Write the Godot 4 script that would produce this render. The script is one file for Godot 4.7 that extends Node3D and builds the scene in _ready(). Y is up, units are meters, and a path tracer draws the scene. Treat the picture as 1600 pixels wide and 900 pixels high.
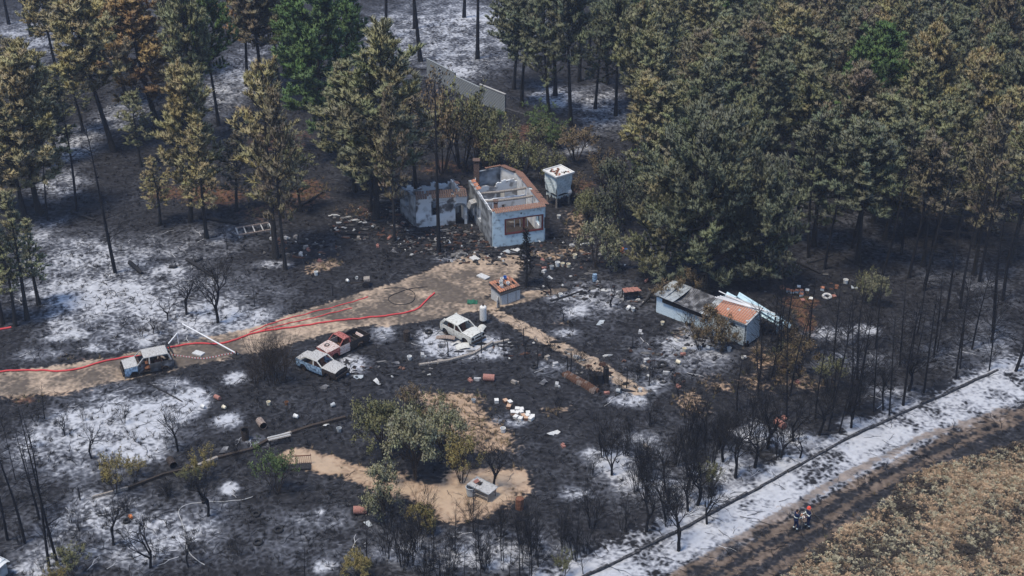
extends Node3D
# A burnt-out smallholding in a pine wood, seen from a drone. Units are metres, y is up; x runs along the picture, z towards the camera.

class MB:
	var v := PackedVector3Array()
	var n := PackedVector3Array()
	var c := PackedColorArray()
	func tri(a: Vector3, b: Vector3, d: Vector3, col := Color.WHITE) -> void:
		var nn := (d - a).cross(b - a).normalized()
		v.append(a); v.append(b); v.append(d)
		n.append(nn); n.append(nn); n.append(nn)
		c.append(col); c.append(col); c.append(col)
	func blade(a: Vector3, b: Vector3, d: Vector3, nn: Vector3, col: Color) -> void:   # a needle or leaf whose normal follows its clump
		var q := (d - a).cross(b - a).dot(nn) < 0.0
		v.append(a); v.append(d if q else b); v.append(b if q else d)
		n.append(nn); n.append(nn); n.append(nn)
		c.append(col); c.append(col); c.append(col)
	func quad(a: Vector3, b: Vector3, d: Vector3, e: Vector3, col := Color.WHITE) -> void:
		tri(a, b, d, col); tri(a, d, e, col)
	func box(t: Transform3D, s: Vector3, col := Color.WHITE) -> void:   # s: full size, centre at the origin of t
		var p: Array[Vector3] = []
		for i in 8:
			p.append(t * (Vector3((i & 1) - .5, ((i >> 1) & 1) - .5, ((i >> 2) & 1) - .5) * s))
		for f in [[0, 2, 3, 1], [5, 7, 6, 4], [4, 6, 2, 0], [1, 3, 7, 5], [2, 6, 7, 3], [4, 0, 1, 5]]:
			quad(p[f[0]], p[f[3]], p[f[2]], p[f[1]], col)
	func bar(a: Vector3, b: Vector3, w: float, h: float, col := Color.WHITE) -> void:   # a beam from a to b
		var z := (b - a)
		var l := z.length()
		z = z / l
		var x := Vector3.UP.cross(z)
		x = Vector3.RIGHT if x.length() < .01 else x.normalized()
		box(Transform3D(Basis(x, z.cross(x), z), (a + b) * .5), Vector3(w, h, l), col)
	func tube(p: PackedVector3Array, r: PackedFloat32Array, sides := 6, col := Color.WHITE, caps := false) -> void:
		var rings: Array[PackedVector3Array] = []
		var norms: Array[PackedVector3Array] = []
		var ref := Vector3(.31, .2, .93)
		for i in p.size():
			var d := (p[mini(i + 1, p.size() - 1)] - p[maxi(i - 1, 0)]).normalized()
			if absf(d.dot(ref)) > .95: ref = Vector3(.93, .1, -.3)
			var x := d.cross(ref).normalized()
			var y := x.cross(d)
			var ring := PackedVector3Array(); var nr := PackedVector3Array()
			for s in sides:
				var a := TAU * s / sides
				var o := x * cos(a) + y * sin(a)
				ring.append(p[i] + o * r[i]); nr.append(o)
			rings.append(ring); norms.append(nr)
		for i in p.size() - 1:
			for s in sides:
				var s2 := (s + 1) % sides
				var q := [rings[i][s], rings[i + 1][s], rings[i + 1][s2], rings[i][s2]]
				var w := [norms[i][s], norms[i + 1][s], norms[i + 1][s2], norms[i][s2]]
				for k in [0, 3, 2, 0, 2, 1]:
					v.append(q[k]); n.append(w[k]); c.append(col)
		if caps:
			for s in sides:
				var s2 := (s + 1) % sides
				tri(p[0], rings[0][s2], rings[0][s], col)
				tri(p[-1], rings[-1][s], rings[-1][s2], col)
	func lathe(t: Transform3D, prof: Array, sides := 16, col := Color.WHITE) -> void:   # prof: [radius, y], flat between rings
		for i in prof.size() - 1:
			for s in sides:
				var a := TAU * s / sides
				var b := TAU * (s + 1) / sides
				var p0 := t * Vector3(prof[i][0] * cos(a), prof[i][1], prof[i][0] * sin(a))
				var p1 := t * Vector3(prof[i][0] * cos(b), prof[i][1], prof[i][0] * sin(b))
				var p2 := t * Vector3(prof[i + 1][0] * cos(b), prof[i + 1][1], prof[i + 1][0] * sin(b))
				var p3 := t * Vector3(prof[i + 1][0] * cos(a), prof[i + 1][1], prof[i + 1][0] * sin(a))
				if prof[i][0] > 0.0: tri(p0, p1, p2, col)
				if prof[i + 1][0] > 0.0: tri(p0, p2, p3, col)
	func grid(f: Callable, nu: int, nv: int, thick := 0.0, col := Color.WHITE) -> void:   # a bent sheet with thickness
		var p: Array[PackedVector3Array] = []
		for i in nu + 1:
			var row := PackedVector3Array()
			for j in nv + 1: row.append(f.call(float(i) / nu, float(j) / nv))
			p.append(row)
		var q: Array[PackedVector3Array] = []
		for i in nu + 1:
			var row := PackedVector3Array()
			for j in nv + 1:
				var du := p[mini(i + 1, nu)][j] - p[maxi(i - 1, 0)][j]
				var dv := p[i][mini(j + 1, nv)] - p[i][maxi(j - 1, 0)]
				row.append(p[i][j] - dv.cross(du).normalized() * thick)
			q.append(row)
		for i in nu:
			for j in nv:
				quad(p[i][j], p[i + 1][j], p[i + 1][j + 1], p[i][j + 1], col)
				if thick != 0.0: quad(q[i][j], q[i][j + 1], q[i + 1][j + 1], q[i + 1][j], col)
		if thick != 0.0:
			for i in nu:
				quad(p[i][0], q[i][0], q[i + 1][0], p[i + 1][0], col)
				quad(p[i][nv], p[i + 1][nv], q[i + 1][nv], q[i][nv], col)
			for j in nv:
				quad(p[0][j], p[0][j + 1], q[0][j + 1], q[0][j], col)
				quad(p[nu][j], q[nu][j], q[nu][j + 1], p[nu][j + 1], col)
	func prism(t: Transform3D, poly: PackedVector2Array, depth: float, col := Color.WHITE) -> void:   # polygon in xy, pushed along z
		var idx := Geometry2D.triangulate_polygon(poly)
		for k in range(0, idx.size(), 3):
			var a := poly[idx[k]]; var b := poly[idx[k + 1]]; var d := poly[idx[k + 2]]
			tri(t * Vector3(a.x, a.y, depth), t * Vector3(b.x, b.y, depth), t * Vector3(d.x, d.y, depth), col)
			tri(t * Vector3(a.x, a.y, 0), t * Vector3(d.x, d.y, 0), t * Vector3(b.x, b.y, 0), col)
		for i in poly.size():
			var a := poly[i]; var b := poly[(i + 1) % poly.size()]
			quad(t * Vector3(a.x, a.y, 0), t * Vector3(b.x, b.y, 0), t * Vector3(b.x, b.y, depth), t * Vector3(a.x, a.y, depth), col)
	func mesh() -> ArrayMesh:
		var m := ArrayMesh.new()
		if v.is_empty(): return m
		var arr := []; arr.resize(Mesh.ARRAY_MAX)
		arr[Mesh.ARRAY_VERTEX] = v; arr[Mesh.ARRAY_NORMAL] = n; arr[Mesh.ARRAY_COLOR] = c
		m.add_surface_from_arrays(Mesh.PRIMITIVE_TRIANGLES, arr)
		return m

var M := {}
var taken := {}
var autos := []       # things that still need a label: [node, description, position]
var marks := []       # landmarks that labels refer to
var hills := FastNoiseLite.new()
var bumps := FastNoiseLite.new()

func _ready() -> void:
	sky_and_camera()
	materials()
	ground()
	marks_list()
	house()
	annex()
	block_shed()
	back_wall()
	tank_stand()
	coop()
	cars()
	people()
	hoses()
	yard_things()
	small_things()
	trees()
	litter()
	write_labels()

func sky_and_camera() -> void:
	var cam := Camera3D.new(); cam.name = "camera"
	cam.fov = 22.0; cam.near = 1.0; cam.far = 2500.0
	cam.position = Vector3(0, 62.0, 116.605); cam.rotation_degrees = Vector3(-28, 0, 0)
	add_child(cam); cam.current = true
	var e := Environment.new()
	e.background_mode = Environment.BG_SKY
	var sm := ProceduralSkyMaterial.new()
	sm.sky_top_color = Color(.42, .52, .68); sm.sky_horizon_color = Color(.60, .645, .70); sm.sky_curve = .3
	sm.ground_horizon_color = Color(.3, .3, .31); sm.ground_bottom_color = Color(.12, .12, .12)
	var sky := Sky.new(); sky.sky_material = sm
	e.sky = sky
	e.tonemap_mode = Environment.TONE_MAPPER_LINEAR
	e.tonemap_exposure = 2.6
	e.fog_enabled = true; e.fog_density = .00022; e.fog_light_color = Color(.78, .84, .95)
	e.sdfgi_enabled = true; e.ssao_enabled = true; e.ssil_enabled = true
	var w := WorldEnvironment.new(); w.name = "world"; w.environment = e; add_child(w)
	var s := DirectionalLight3D.new(); s.name = "sun"
	s.light_energy = .5; s.light_angular_distance = 12.0; s.light_color = Color(1.0, .95, .87); s.shadow_enabled = true
	s.position = Vector3(0, 80, 0); add_child(s)
	s.look_at_from_position(Vector3(-25, 80, 18), Vector3.ZERO)

# ---------------------------------------------------------------- helpers
func rnd(k: int) -> RandomNumberGenerator:
	var r := RandomNumberGenerator.new(); r.seed = k; return r
func numbered(called: String) -> String:
	taken[called] = taken.get(called, -1) + 1
	return called if taken[called] == 0 else "%s_%03d" % [called, taken[called]]
func tag(o: Node, label: String, category: String, group := "") -> Node:
	if label: o.set_meta("label", label)
	if category: o.set_meta("category", category)
	if group: o.set_meta("group", group)
	return o
func thing(called: String, label: String, category: String, at := Vector3.ZERO, turn := 0.0, group := "") -> Node3D:
	var o := Node3D.new(); o.name = numbered(called); add_child(o)
	o.position = at; o.rotation.y = turn
	tag(o, label, category, group)
	return o
func put(called: String, mesh: Mesh, m: Material, parent: Node = self) -> MeshInstance3D:
	var o := MeshInstance3D.new()
	o.name = numbered(called) if parent == self else called
	o.mesh = mesh; o.material_override = m
	parent.add_child(o, true)
	return o
func part(called: String, b: MB, m: Material, parent: Node = self) -> MeshInstance3D:
	return put(called, b.mesh(), m, parent)
func auto(o: Node3D, desc: String, category: String, group: String) -> void:
	tag(o, "", category, group); autos.append([o, desc, o.position])
func L(r: float, g: float, b: float) -> Color: return Color(r, g, b).linear_to_srgb()
func mat(called: String, col: Color, rough := .9, metal := 0.0) -> StandardMaterial3D:
	var m := StandardMaterial3D.new(); m.resource_name = called
	m.albedo_color = col; m.roughness = rough; m.metallic = metal; m.metallic_specular = .3
	M[called] = m; return m
func noisy(called: String, cols: Array, offs: Array, freq: float, size: float, rough := .9, metal := 0.0, bump := 0.0, k := 1) -> StandardMaterial3D:
	var m := mat(called, Color.WHITE, rough, metal)
	var t := NoiseTexture2D.new(); t.width = 256; t.height = 256; t.seamless = true; t.seamless_blend_skirt = .3
	var f := FastNoiseLite.new(); f.seed = k; f.frequency = freq; f.fractal_octaves = 5; f.noise_type = FastNoiseLite.TYPE_SIMPLEX_SMOOTH
	t.noise = f; t.normalize = true
	var g := Gradient.new(); g.offsets = PackedFloat32Array(offs); g.colors = PackedColorArray(cols)
	t.color_ramp = g
	m.albedo_texture = t; m.uv1_triplanar = true; m.uv1_scale = Vector3.ONE / size; m.uv1_offset = Vector3(.37, .13, .71)
	if bump > 0.0:
		m.heightmap_enabled = true; m.heightmap_texture = t; m.heightmap_scale = bump
	return m
func vcol(called: String, tint := Color.WHITE, rough := .95) -> StandardMaterial3D:
	var m := mat(called, tint, rough); m.vertex_color_use_as_albedo = true; return m
func gy(x: float, z: float) -> float:
	var edge := clampf((72.0 - absf(x)) / 10.0, 0, 1) * clampf((z + 94.0) / 10.0, 0, 1) * clampf((54.0 - z) / 8.0, 0, 1)
	return (hills.get_noise_2d(x, z) * .16 + bumps.get_noise_2d(x, z) * .07) * edge
func on(p: Array, lift := 0.0) -> Vector3: return Vector3(p[0], gy(p[0], p[1]) + lift, p[1])

func materials() -> void:
	hills.seed = 5; hills.frequency = 1.0 / 14.0; hills.fractal_octaves = 2
	bumps.seed = 9; bumps.frequency = 1.0 / 1.7; bumps.fractal_octaves = 2
	noisy("blue_limewash", [L(.06, .065, .07), L(.30, .37, .41), L(.46, .58, .64), L(.54, .66, .71)], [0, .24, .42, 1], .02, 3.2, .9, 0, .6, 3)
	noisy("smoked_plaster", [L(.02, .02, .022), L(.085, .09, .095), L(.20, .215, .23), L(.42, .45, .48)], [0, .28, .5, 1], .010, 3.2, .95, 0, 1.0, 4)
	noisy("peeling_plaster", [L(.035, .033, .032), L(.15, .14, .135), L(.42, .43, .44), L(.54, .57, .59)], [0, .3, .42, .62], .010, 3.4, .95, 0, 1.5, 5)
	noisy("room_plaster", [L(.12, .12, .12), L(.45, .45, .45), L(.62, .63, .64), L(.7, .71, .72)], [0, .28, .45, 1], .012, 3.4, .95, 0, .8, 6)
	noisy("old_tile", [L(.05, .035, .03), L(.15, .08, .06), L(.25, .14, .10), L(.32, .24, .20)], [0, .3, .6, 1], .03, .9, .9, 0, .5, 7)
	noisy("burnt_tile", [L(.02, .018, .018), L(.07, .05, .042), L(.16, .10, .075), L(.25, .18, .14)], [0, .35, .65, 1], .03, .9, .9, 0, .5, 8)
	noisy("orange_tile", [L(.12, .05, .033), L(.32, .13, .075), L(.40, .18, .11), L(.42, .28, .2)], [0, .3, .6, 1], .03, 1.1, .9, 0, .5, 9)
	noisy("pale_block", [L(.22, .25, .27), L(.36, .41, .44), L(.44, .50, .53), L(.55, .6, .62)], [0, .3, .6, 1], .02, 1.4, .95, 0, .6, 10)
	noisy("grey_block", [L(.10, .11, .12), L(.20, .22, .23), L(.28, .30, .31), L(.36, .37, .37)], [0, .3, .6, 1], .02, 1.8, .95, 0, .6, 11)
	mat("mortar", L(.07, .075, .08))
	noisy("charred_wood", [L(.008, .008, .009), L(.018, .018, .02), L(.035, .034, .036), L(.08, .08, .085)], [0, .4, .7, 1], .03, .8, .9, 0, 1.0, 12)
	noisy("weathered_wood", [L(.06, .05, .045), L(.16, .14, .12), L(.30, .27, .24), L(.42, .39, .35)], [0, .35, .65, 1], .03, .9, .9, 0, .6, 13)
	noisy("grey_sheet", [L(.06, .06, .06), L(.22, .235, .245), L(.34, .37, .39), L(.45, .48, .50)], [0, .25, .5, 1], .015, 2.6, .7, .2, 0, 14)
	noisy("sooty_sheet", [L(.015, .015, .016), L(.05, .05, .052), L(.18, .18, .19), L(.40, .41, .42)], [0, .45, .65, 1], .012, 3.0, .75, .1, 0, 15)
	noisy("blue_sheet", [L(.12, .17, .20), L(.26, .37, .44), L(.34, .46, .53), L(.44, .55, .6)], [0, .3, .6, 1], .015, 2.2, .5, .35, 0, 16)
	noisy("ash_white_metal", [L(.12, .09, .07), L(.34, .325, .295), L(.47, .47, .43), L(.52, .52, .49)], [0, .22, .42, 1], .03, 1.9, .75, 0, 0, 17)
	noisy("chalky_metal", [L(.05, .045, .04), L(.20, .185, .175), L(.36, .355, .34), L(.48, .48, .47)], [0, .2, .5, .9], .045, 1.6, .8, 0, 0, 18)
	noisy("red_paint", [L(.04, .025, .022), L(.18, .05, .042), L(.31, .095, .08), L(.42, .28, .24)], [0, .25, .55, 1], .03, 1.5, .7, 0, 0, 19)
	noisy("pink_bleached", [L(.08, .05, .045), L(.32, .18, .15), L(.44, .38, .35), L(.52, .50, .48)], [0, .28, .5, 1], .03, 1.4, .75, 0, 0, 20)
	noisy("blue_paint", [L(.03, .03, .033), L(.11, .17, .25), L(.22, .33, .46), L(.40, .50, .58)], [0, .34, .6, 1], .018, 1.3, .7, 0, 0, 21)
	noisy("burnt_metal", [L(.012, .011, .011), L(.03, .026, .024), L(.07, .05, .04), L(.16, .13, .11)], [0, .4, .7, 1], .03, .8, .8, .2, 0, 22)
	noisy("rust", [L(.03, .018, .014), L(.10, .045, .03), L(.19, .085, .05), L(.27, .16, .11)], [0, .3, .6, 1], .03, .8, .85, .1, 0, 23)
	noisy("pink_rust", [L(.10, .05, .04), L(.24, .11, .085), L(.34, .17, .14), L(.40, .25, .21)], [0, .3, .6, 1], .03, .8, .85, .1, 0, 24)
	noisy("brown_drum", [L(.05, .035, .03), L(.14, .10, .085), L(.25, .20, .17), L(.34, .3, .27)], [0, .3, .6, 1], .02, .9, .8, .1, 0, 25)
	noisy("white_hive", [L(.30, .26, .22), L(.48, .46, .42), L(.56, .55, .52), L(.62, .61, .58)], [0, .2, .45, 1], .02, .7, .8, 0, 0, 26)
	noisy("tan_hive", [L(.10, .06, .04), L(.33, .20, .13), L(.46, .30, .20), L(.52, .38, .28)], [0, .25, .5, 1], .02, .7, .85, 0, 0, 27)
	noisy("brown_hive", [L(.02, .015, .013), L(.09, .05, .035), L(.17, .09, .06), L(.22, .14, .1)], [0, .3, .6, 1], .02, .7, .85, 0, 0, 28)
	noisy("blue_hive", [L(.22, .25, .27), L(.40, .50, .56), L(.50, .60, .66), L(.6, .67, .7)], [0, .2, .45, 1], .02, .8, .8, 0, 0, 29)
	noisy("red_hose", [L(.36, .035, .04), L(.46, .05, .055), L(.52, .075, .075), L(.55, .14, .12)], [0, .35, .7, 1], .05, .8, .75, 0, 0, 30)
	noisy("plastic_wrap", [L(.28, .36, .38), L(.42, .50, .52), L(.58, .64, .65), L(.72, .76, .76)], [0, .35, .6, 1], .02, 1.4, .35, 0, 0, 31)
	noisy("bark", [L(.012, .011, .011), L(.02, .019, .019), L(.034, .032, .031), L(.06, .056, .054)], [0, .4, .7, 1], .04, 1.0, .95, 0, 0, 32)
	noisy("brown_bark", [L(.016, .013, .011), L(.035, .027, .022), L(.06, .047, .038), L(.10, .08, .066)], [0, .4, .7, 1], .04, 1.0, .95, 0, 0, 33)
	noisy("char_bark", [L(.006, .006, .007), L(.011, .011, .013), L(.02, .02, .023), L(.05, .05, .056)], [0, .45, .75, 1], .05, 1.0, .9, 0, 0, 34)
	noisy("concrete", [L(.16, .16, .16), L(.28, .28, .28), L(.36, .36, .36), L(.44, .44, .43)], [0, .3, .6, 1], .02, 1.5, .9, 0, .4, 35)
	noisy("kerb_stone", [L(.012, .012, .013), L(.03, .03, .033), L(.06, .06, .065), L(.2, .2, .21)], [0, .4, .7, 1], .02, 1.5, .95, 0, 1.0, 36)
	mat("white_plastic", L(.60, .60, .58), .5); mat("cream_plastic", L(.62, .56, .42), .55); mat("grey_plastic", L(.34, .36, .37), .6)
	mat("blue_plastic", L(.06, .16, .42), .5); mat("orange_plastic", L(.5, .17, .06), .6); mat("black_plastic", L(.015, .015, .016), .6); mat("brown_plastic", L(.17, .085, .05), .7)
	mat("soot", L(.008, .008, .009), .95); mat("rubber", L(.02, .02, .021), .9); mat("steel_wire", L(.25, .22, .20), .6, .5)
	mat("pale_pipe", L(.62, .63, .64), .6); mat("dark_pipe", L(.02, .02, .022), .6); mat("red_frame", L(.13, .035, .032), .7); mat("tape_white", L(.75, .75, .73), .6); mat("tape_red", L(.5, .05, .05), .6)
	mat("green_cloth", L(.02, .10, .06), .8)
	noisy("ash_slab", [L(.22, .21, .20), L(.38, .38, .37), L(.48, .48, .47), L(.55, .55, .54)], [0, .3, .6, 1], .03, .8, .9, 0, 0, 37)
	vcol("needles_tan", L(1, 1, 1)); vcol("leaves", L(1, 1, 1)); vcol("mixed")

# ---------------------------------------------------------------- the ground: what covers it, where
const N := 320            # cells of half a metre
const X0 := -80.0
const Z0 := -100.0
const TEX := 2048
var ASH: Array = [[-32.0,2.39,13.47,8.82,0.5],[-38.85,-2.47,8.7,10.04,0.5],[-31.24,23.55,7.69,7.8,0.5],[-26.15,35.28,9.59,5.75,0.45],[-25.76,5.84,6.58,4.49,0.62],[-34.8,2.39,6.17,4.71,0.62],[-30.42,20.91,5.89,5.42,0.62],[9.23,28.52,5.54,4.81,0.42],[7.3,2.39,6.17,4.71,0.42],[13.62,12.27,5.76,5.13,0.38],[-13.0,35.99,6.93,4.26,0.3],[-1.71,37.37,8.56,3.47,0.42],[-37.08,0.0,3.42,3.04,0.75],[-34.23,0.0,2.28,2.43,0.85],[-30.99,-3.74,2.34,2.3,0.65],[-36.77,2.39,1.96,1.76,0.85],[-38.9,11.76,2.63,1.55,0.45],[-38.92,5.84,1.64,1.35,0.65],[-25.97,4.71,2.76,2.85,0.75],[-22.48,5.84,2.74,2.81,0.6],[-31.07,9.13,3.21,2.14,0.65],[-37.78,8.05,3.24,2.18,0.65],[-30.51,4.14,3.33,2.87,0.6],[-21.76,-4.64,2.35,1.03,0.8],[-40.43,-6.33,4.76,5.28,0.5],[-44.76,-9.02,3.63,8.2,0.4],[-30.24,-9.02,7.26,5.47,0.4],[-33.89,10.72,2.12,1.05,0.7],[-35.08,-6.33,2.97,2.64,0.5],[-26.19,20.0,2.72,3.2,0.95],[-27.59,22.68,2.9,3.51,0.9],[-31.9,20.91,3.44,3.16,0.8],[-24.97,18.62,2.0,2.34,0.85],[-27.08,26.08,2.35,2.08,0.9],[-22.28,15.27,1.28,1.37,0.95],[-21.69,21.8,1.46,1.6,0.85],[-27.2,16.25,2.54,1.45,0.5],[-20.01,30.32,0.82,0.94,0.95],[-28.87,33.11,4.0,3.73,0.6],[-23.68,36.68,4.31,3.16,0.55],[-31.29,38.72,2.54,2.04,0.75],[-13.32,33.11,0.67,0.6,0.75],[-12.43,39.06,1.05,0.81,0.75],[-19.1,24.4,1.91,0.86,0.55],[-35.09,25.25,2.84,3.38,0.5],[-5.87,9.66,2.4,2.98,0.95],[-3.46,10.19,3.46,2.53,1.1],[-2.12,10.72,2.38,2.31,1.0],[-7.29,8.05,1.62,1.63,0.6],[-13.25,13.29,2.08,2.02,1.0],[-14.5,13.79,1.29,1.5,0.85],[-10.8,8.05,1.35,2.18,0.5],[5.55,4.14,1.66,1.38,0.8],[3.95,1.8,1.69,1.42,0.6],[6.79,1.21,2.83,3.59,0.5],[13.34,9.66,2.4,1.28,0.7],[15.83,11.24,2.64,2.6,0.6],[15.65,8.05,2.7,2.18,0.55],[10.17,16.25,3.05,2.42,0.55],[9.24,18.62,2.0,1.4,0.75],[4.32,8.05,1.62,1.09,0.65],[0.49,21.8,0.97,0.71,1.0],[-0.49,21.35,1.47,1.08,0.65],[3.11,13.79,2.07,2.01,0.45],[7.44,27.72,1.63,2.03,0.9],[6.12,26.08,1.41,1.0,0.65],[4.53,30.86,1.58,1.16,0.55],[9.55,24.4,2.86,1.71,0.45],[-0.85,38.05,2.98,2.06,0.65],[-4.25,38.05,3.4,2.06,0.5],[-7.7,37.37,2.57,2.08,0.4],[8.31,28.52,2.77,3.21,0.55],[11.85,30.09,2.73,3.13,0.5],[18.75,23.55,2.4,2.17,0.95],[21.48,24.4,2.86,1.71,0.85],[26.28,21.98,1.46,1.07,0.95],[16.16,28.52,2.77,4.01,0.75],[12.13,35.99,3.47,2.84,0.8],[26.99,8.05,2.7,1.63,0.7],[29.8,7.5,1.63,1.1,0.85],[27.75,12.27,4.19,3.08,0.35],[30.07,18.15,3.51,2.35,0.5],[36.66,12.27,4.19,4.1,0.3],[-8.45,-72.0,16.9,20.3,0.55],[-4.76,-77.47,5.2,3.41,0.75],[-6.31,-57.08,3.94,4.69,0.7],[5.28,-48.2,4.53,5.36,0.65],[10.34,-44.04,4.43,10.25,0.5],[-59.15,-72.0,14.37,16.24,0.5],[-47.93,-32.55,4.17,7.24,0.55],[-44.58,-42.03,4.38,8.03,0.5],[-33.51,-54.79,4.68,18.33,0.5],[-46.55,-22.35,3.93,4.83,0.55],[32.62,-11.8,7.39,7.08,0.2],[40.59,-2.47,6.96,7.53,0.2],[40.4,10.19,3.19,6.34,0.28],[6.95,-32.55,2.78,2.71,0.55],[-10.11,-16.16,2.53,2.24,0.3],[-5.92,-5.68,2.37,1.05,0.5],[1.19,-6.33,2.38,1.58,0.4],[27.8,-23.97,5.29,6.56,0.2]]
var TRACK: Array = [[[-43.57,16.73,1.5],[-37.74,15.86,1.7],[-34.88,15.08,1.8],[-28.76,12.47,1.7],[-21.43,9.13,1.8],[-17.43,6.73,1.9],[-13.28,4.48,2.2],[-8.45,1.92,2.6],[-4.57,-0.24,2.6],[-1.46,-3.1,2.0],[0.0,-5.28,1.0]],[[-18.09,5.84,1.2],[-13.45,2.63,1.2],[-9.11,0.24,1.5],[-5.8,-2.47,1.6],[-3.26,-5.68,1.0]],[[-10.96,5.84,0.8],[-7.74,4.71,1.0],[-2.24,2.86,0.8],[1.69,1.44,0.6],[4.56,0.24,0.3]]]
var FOOTPATH: Array = [[[-1.67,4.02,0.35],[2.68,9.13,0.55],[6.76,13.29,0.55],[10.08,17.4,0.5]]]
var CLEARING: Array = [[-15.48,26.58,2.11,1.49,1],[-12.53,27.88,2.09,1.05,1],[-10.6,28.68,1.84,1.2,1],[-14.02,27.07,2.34,1.31,1],[-7.74,30.25,2.28,1.25,1],[-9.17,29.31,2.06,1.35,1],[-4.97,31.01,2.71,1.85,1],[-1.81,31.01,3.17,2.62,1],[-3.55,33.11,2.66,1.64,0.8],[0.0,29.31,1.83,2.22,0.9],[-2.76,28.92,2.76,1.59,0.8]]
var ROAD: Array = [[[2.46,42.28,2.1],[5.21,40.37,2.1],[12.17,35.64,2.1],[18.59,30.71,2.2],[25.05,25.67,2.2],[33.6,20.0,2.2],[42.31,14.29,2.4],[47.66,10.72,2.4]]]
var RUT: Array = [[[7.0,42.9,0.17],[11.43,39.39,0.17],[17.43,34.42,0.25],[23.0,29.47,0.18],[26.83,26.58,0.19],[30.82,23.72,0.18],[38.15,20.0,0.15]],[[8.63,42.9,0.19],[13.11,39.39,0.16],[19.19,34.42,0.22],[24.83,29.47,0.18],[28.71,26.58,0.15],[32.74,23.72,0.18],[40.13,20.0,0.22]],[[10.37,42.9,0.15],[14.92,39.39,0.18],[21.08,34.42,0.24],[26.8,29.47,0.28],[30.73,26.58,0.2],[34.8,23.72,0.18],[42.25,20.0,0.24]],[[14.32,42.28,0.2],[18.18,38.72,0.2],[23.32,34.21,0.2],[28.25,30.09,0.1]]]
var SOIL: Array = [[-4.42,20.91,3.68,3.07,0.95],[-1.92,23.98,2.63,2.24,1.0],[-3.39,22.5,2.42,1.94,0.95],[-4.98,18.9,2.99,1.3,0.85],[-6.01,18.15,2.0,1.13,0.7],[-3.0,18.62,1.75,0.93,0.6],[13.94,19.08,1.99,2.32,0.6],[20.42,12.27,1.57,1.85,0.9],[22.25,15.47,1.79,1.37,0.9],[23.81,16.73,2.03,0.96,0.7],[3.57,-6.33,2.38,1.32,0.6],[6.0,-7.66,2.4,1.07,0.6],[6.21,-13.23,1.55,4.32,0.55],[3.46,20.0,1.48,0.91,0.55],[-8.18,30.48,0.91,0.78,0.6],[13.98,8.59,0.81,1.08,0.7],[-17.07,-4.76,1.77,1.94,0.6],[-2.22,4.14,1.11,0.69,0.7],[4.37,6.4,0.82,0.67,0.6],[-18.13,-3.74,1.17,1.28,0.5],[-7.8,21.8,1.46,1.78,0.5],[-38.73,17.68,3.02,1.14,0.8],[-35.29,17.4,2.02,0.76,0.6],[16.27,16.25,2.03,1.93,0.45],[18.81,16.25,3.05,1.93,0.4]]
var REDSOIL: Array = [[25.11,2.63,2.13,1.88,1],[25.22,5.84,0.99,2.81,0.9],[-30.39,-19.97,4.53,3.13,0.85],[-34.75,-20.76,2.92,2.37,0.7],[-20.79,-20.76,2.6,3.95,0.65],[-0.35,-34.37,3.16,3.32,0.8],[2.15,-38.12,2.15,1.92,0.6],[-24.02,-16.16,3.79,2.99,0.5],[-15.17,-16.16,2.53,2.24,0.4],[-6.75,-27.3,4.05,2.56,0.5],[-37.96,18.62,1.5,0.75,0.7],[-25.96,-34.37,4.91,5.54,0.45],[6.56,-22.35,3.28,2.41,0.5],[-35.09,12.27,3.14,1.03,0.3]]
var FIELD: Array = [[15.93,43.82],[17.7,40.37],[21.1,36.68],[25.4,32.74],[29.65,28.12],[33.8,26.5],[39.15,24.4],[51.89,20.0],[42.35,43.82]]
var cover := {}

func patches(l: Array) -> PackedFloat32Array:
	var f := PackedFloat32Array(); f.resize(N * N)
	for b in l:
		var rx: float = b[2] * 1.25; var rz: float = b[3] * 1.25
		for j in range(maxi(0, int((b[1] - rz - Z0) * 2)), mini(N, int((b[1] + rz - Z0) * 2) + 2)):
			for i in range(maxi(0, int((b[0] - rx - X0) * 2)), mini(N, int((b[0] + rx - X0) * 2) + 2)):
				var d := Vector2((X0 + (i + .5) * .5 - b[0]) / b[2], (Z0 + (j + .5) * .5 - b[1]) / b[3]).length()
				var w: float = b[4] * (1.0 - smoothstep(.3, 1.2, d))
				f[j * N + i] = maxf(f[j * N + i], w) + .25 * minf(f[j * N + i], w)
	return f
func strips(ls: Array) -> PackedFloat32Array:
	var f := PackedFloat32Array(); f.resize(N * N)
	for l in ls:
		for k in l.size() - 1:
			var a := Vector2(l[k][0], l[k][1]); var b := Vector2(l[k + 1][0], l[k + 1][1])
			var w := maxf(l[k][2], l[k + 1][2]) * 1.6 + 1.0
			var lo := a.min(b) - Vector2(w, w); var hi := a.max(b) + Vector2(w, w)
			for j in range(maxi(0, int((lo.y - Z0) * 2)), mini(N, int((hi.y - Z0) * 2) + 2)):
				for i in range(maxi(0, int((lo.x - X0) * 2)), mini(N, int((hi.x - X0) * 2) + 2)):
					var p := Vector2(X0 + (i + .5) * .5, Z0 + (j + .5) * .5)
					var t := clampf((p - a).dot(b - a) / (b - a).length_squared(), 0, 1)
					var ww := lerpf(l[k][2], l[k + 1][2], t)
					var d := p.distance_to(a.lerp(b, t))
					f[j * N + i] = maxf(f[j * N + i], 1.0 - smoothstep(ww * .7, ww * 1.35 + .25, d))
	return f
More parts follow.
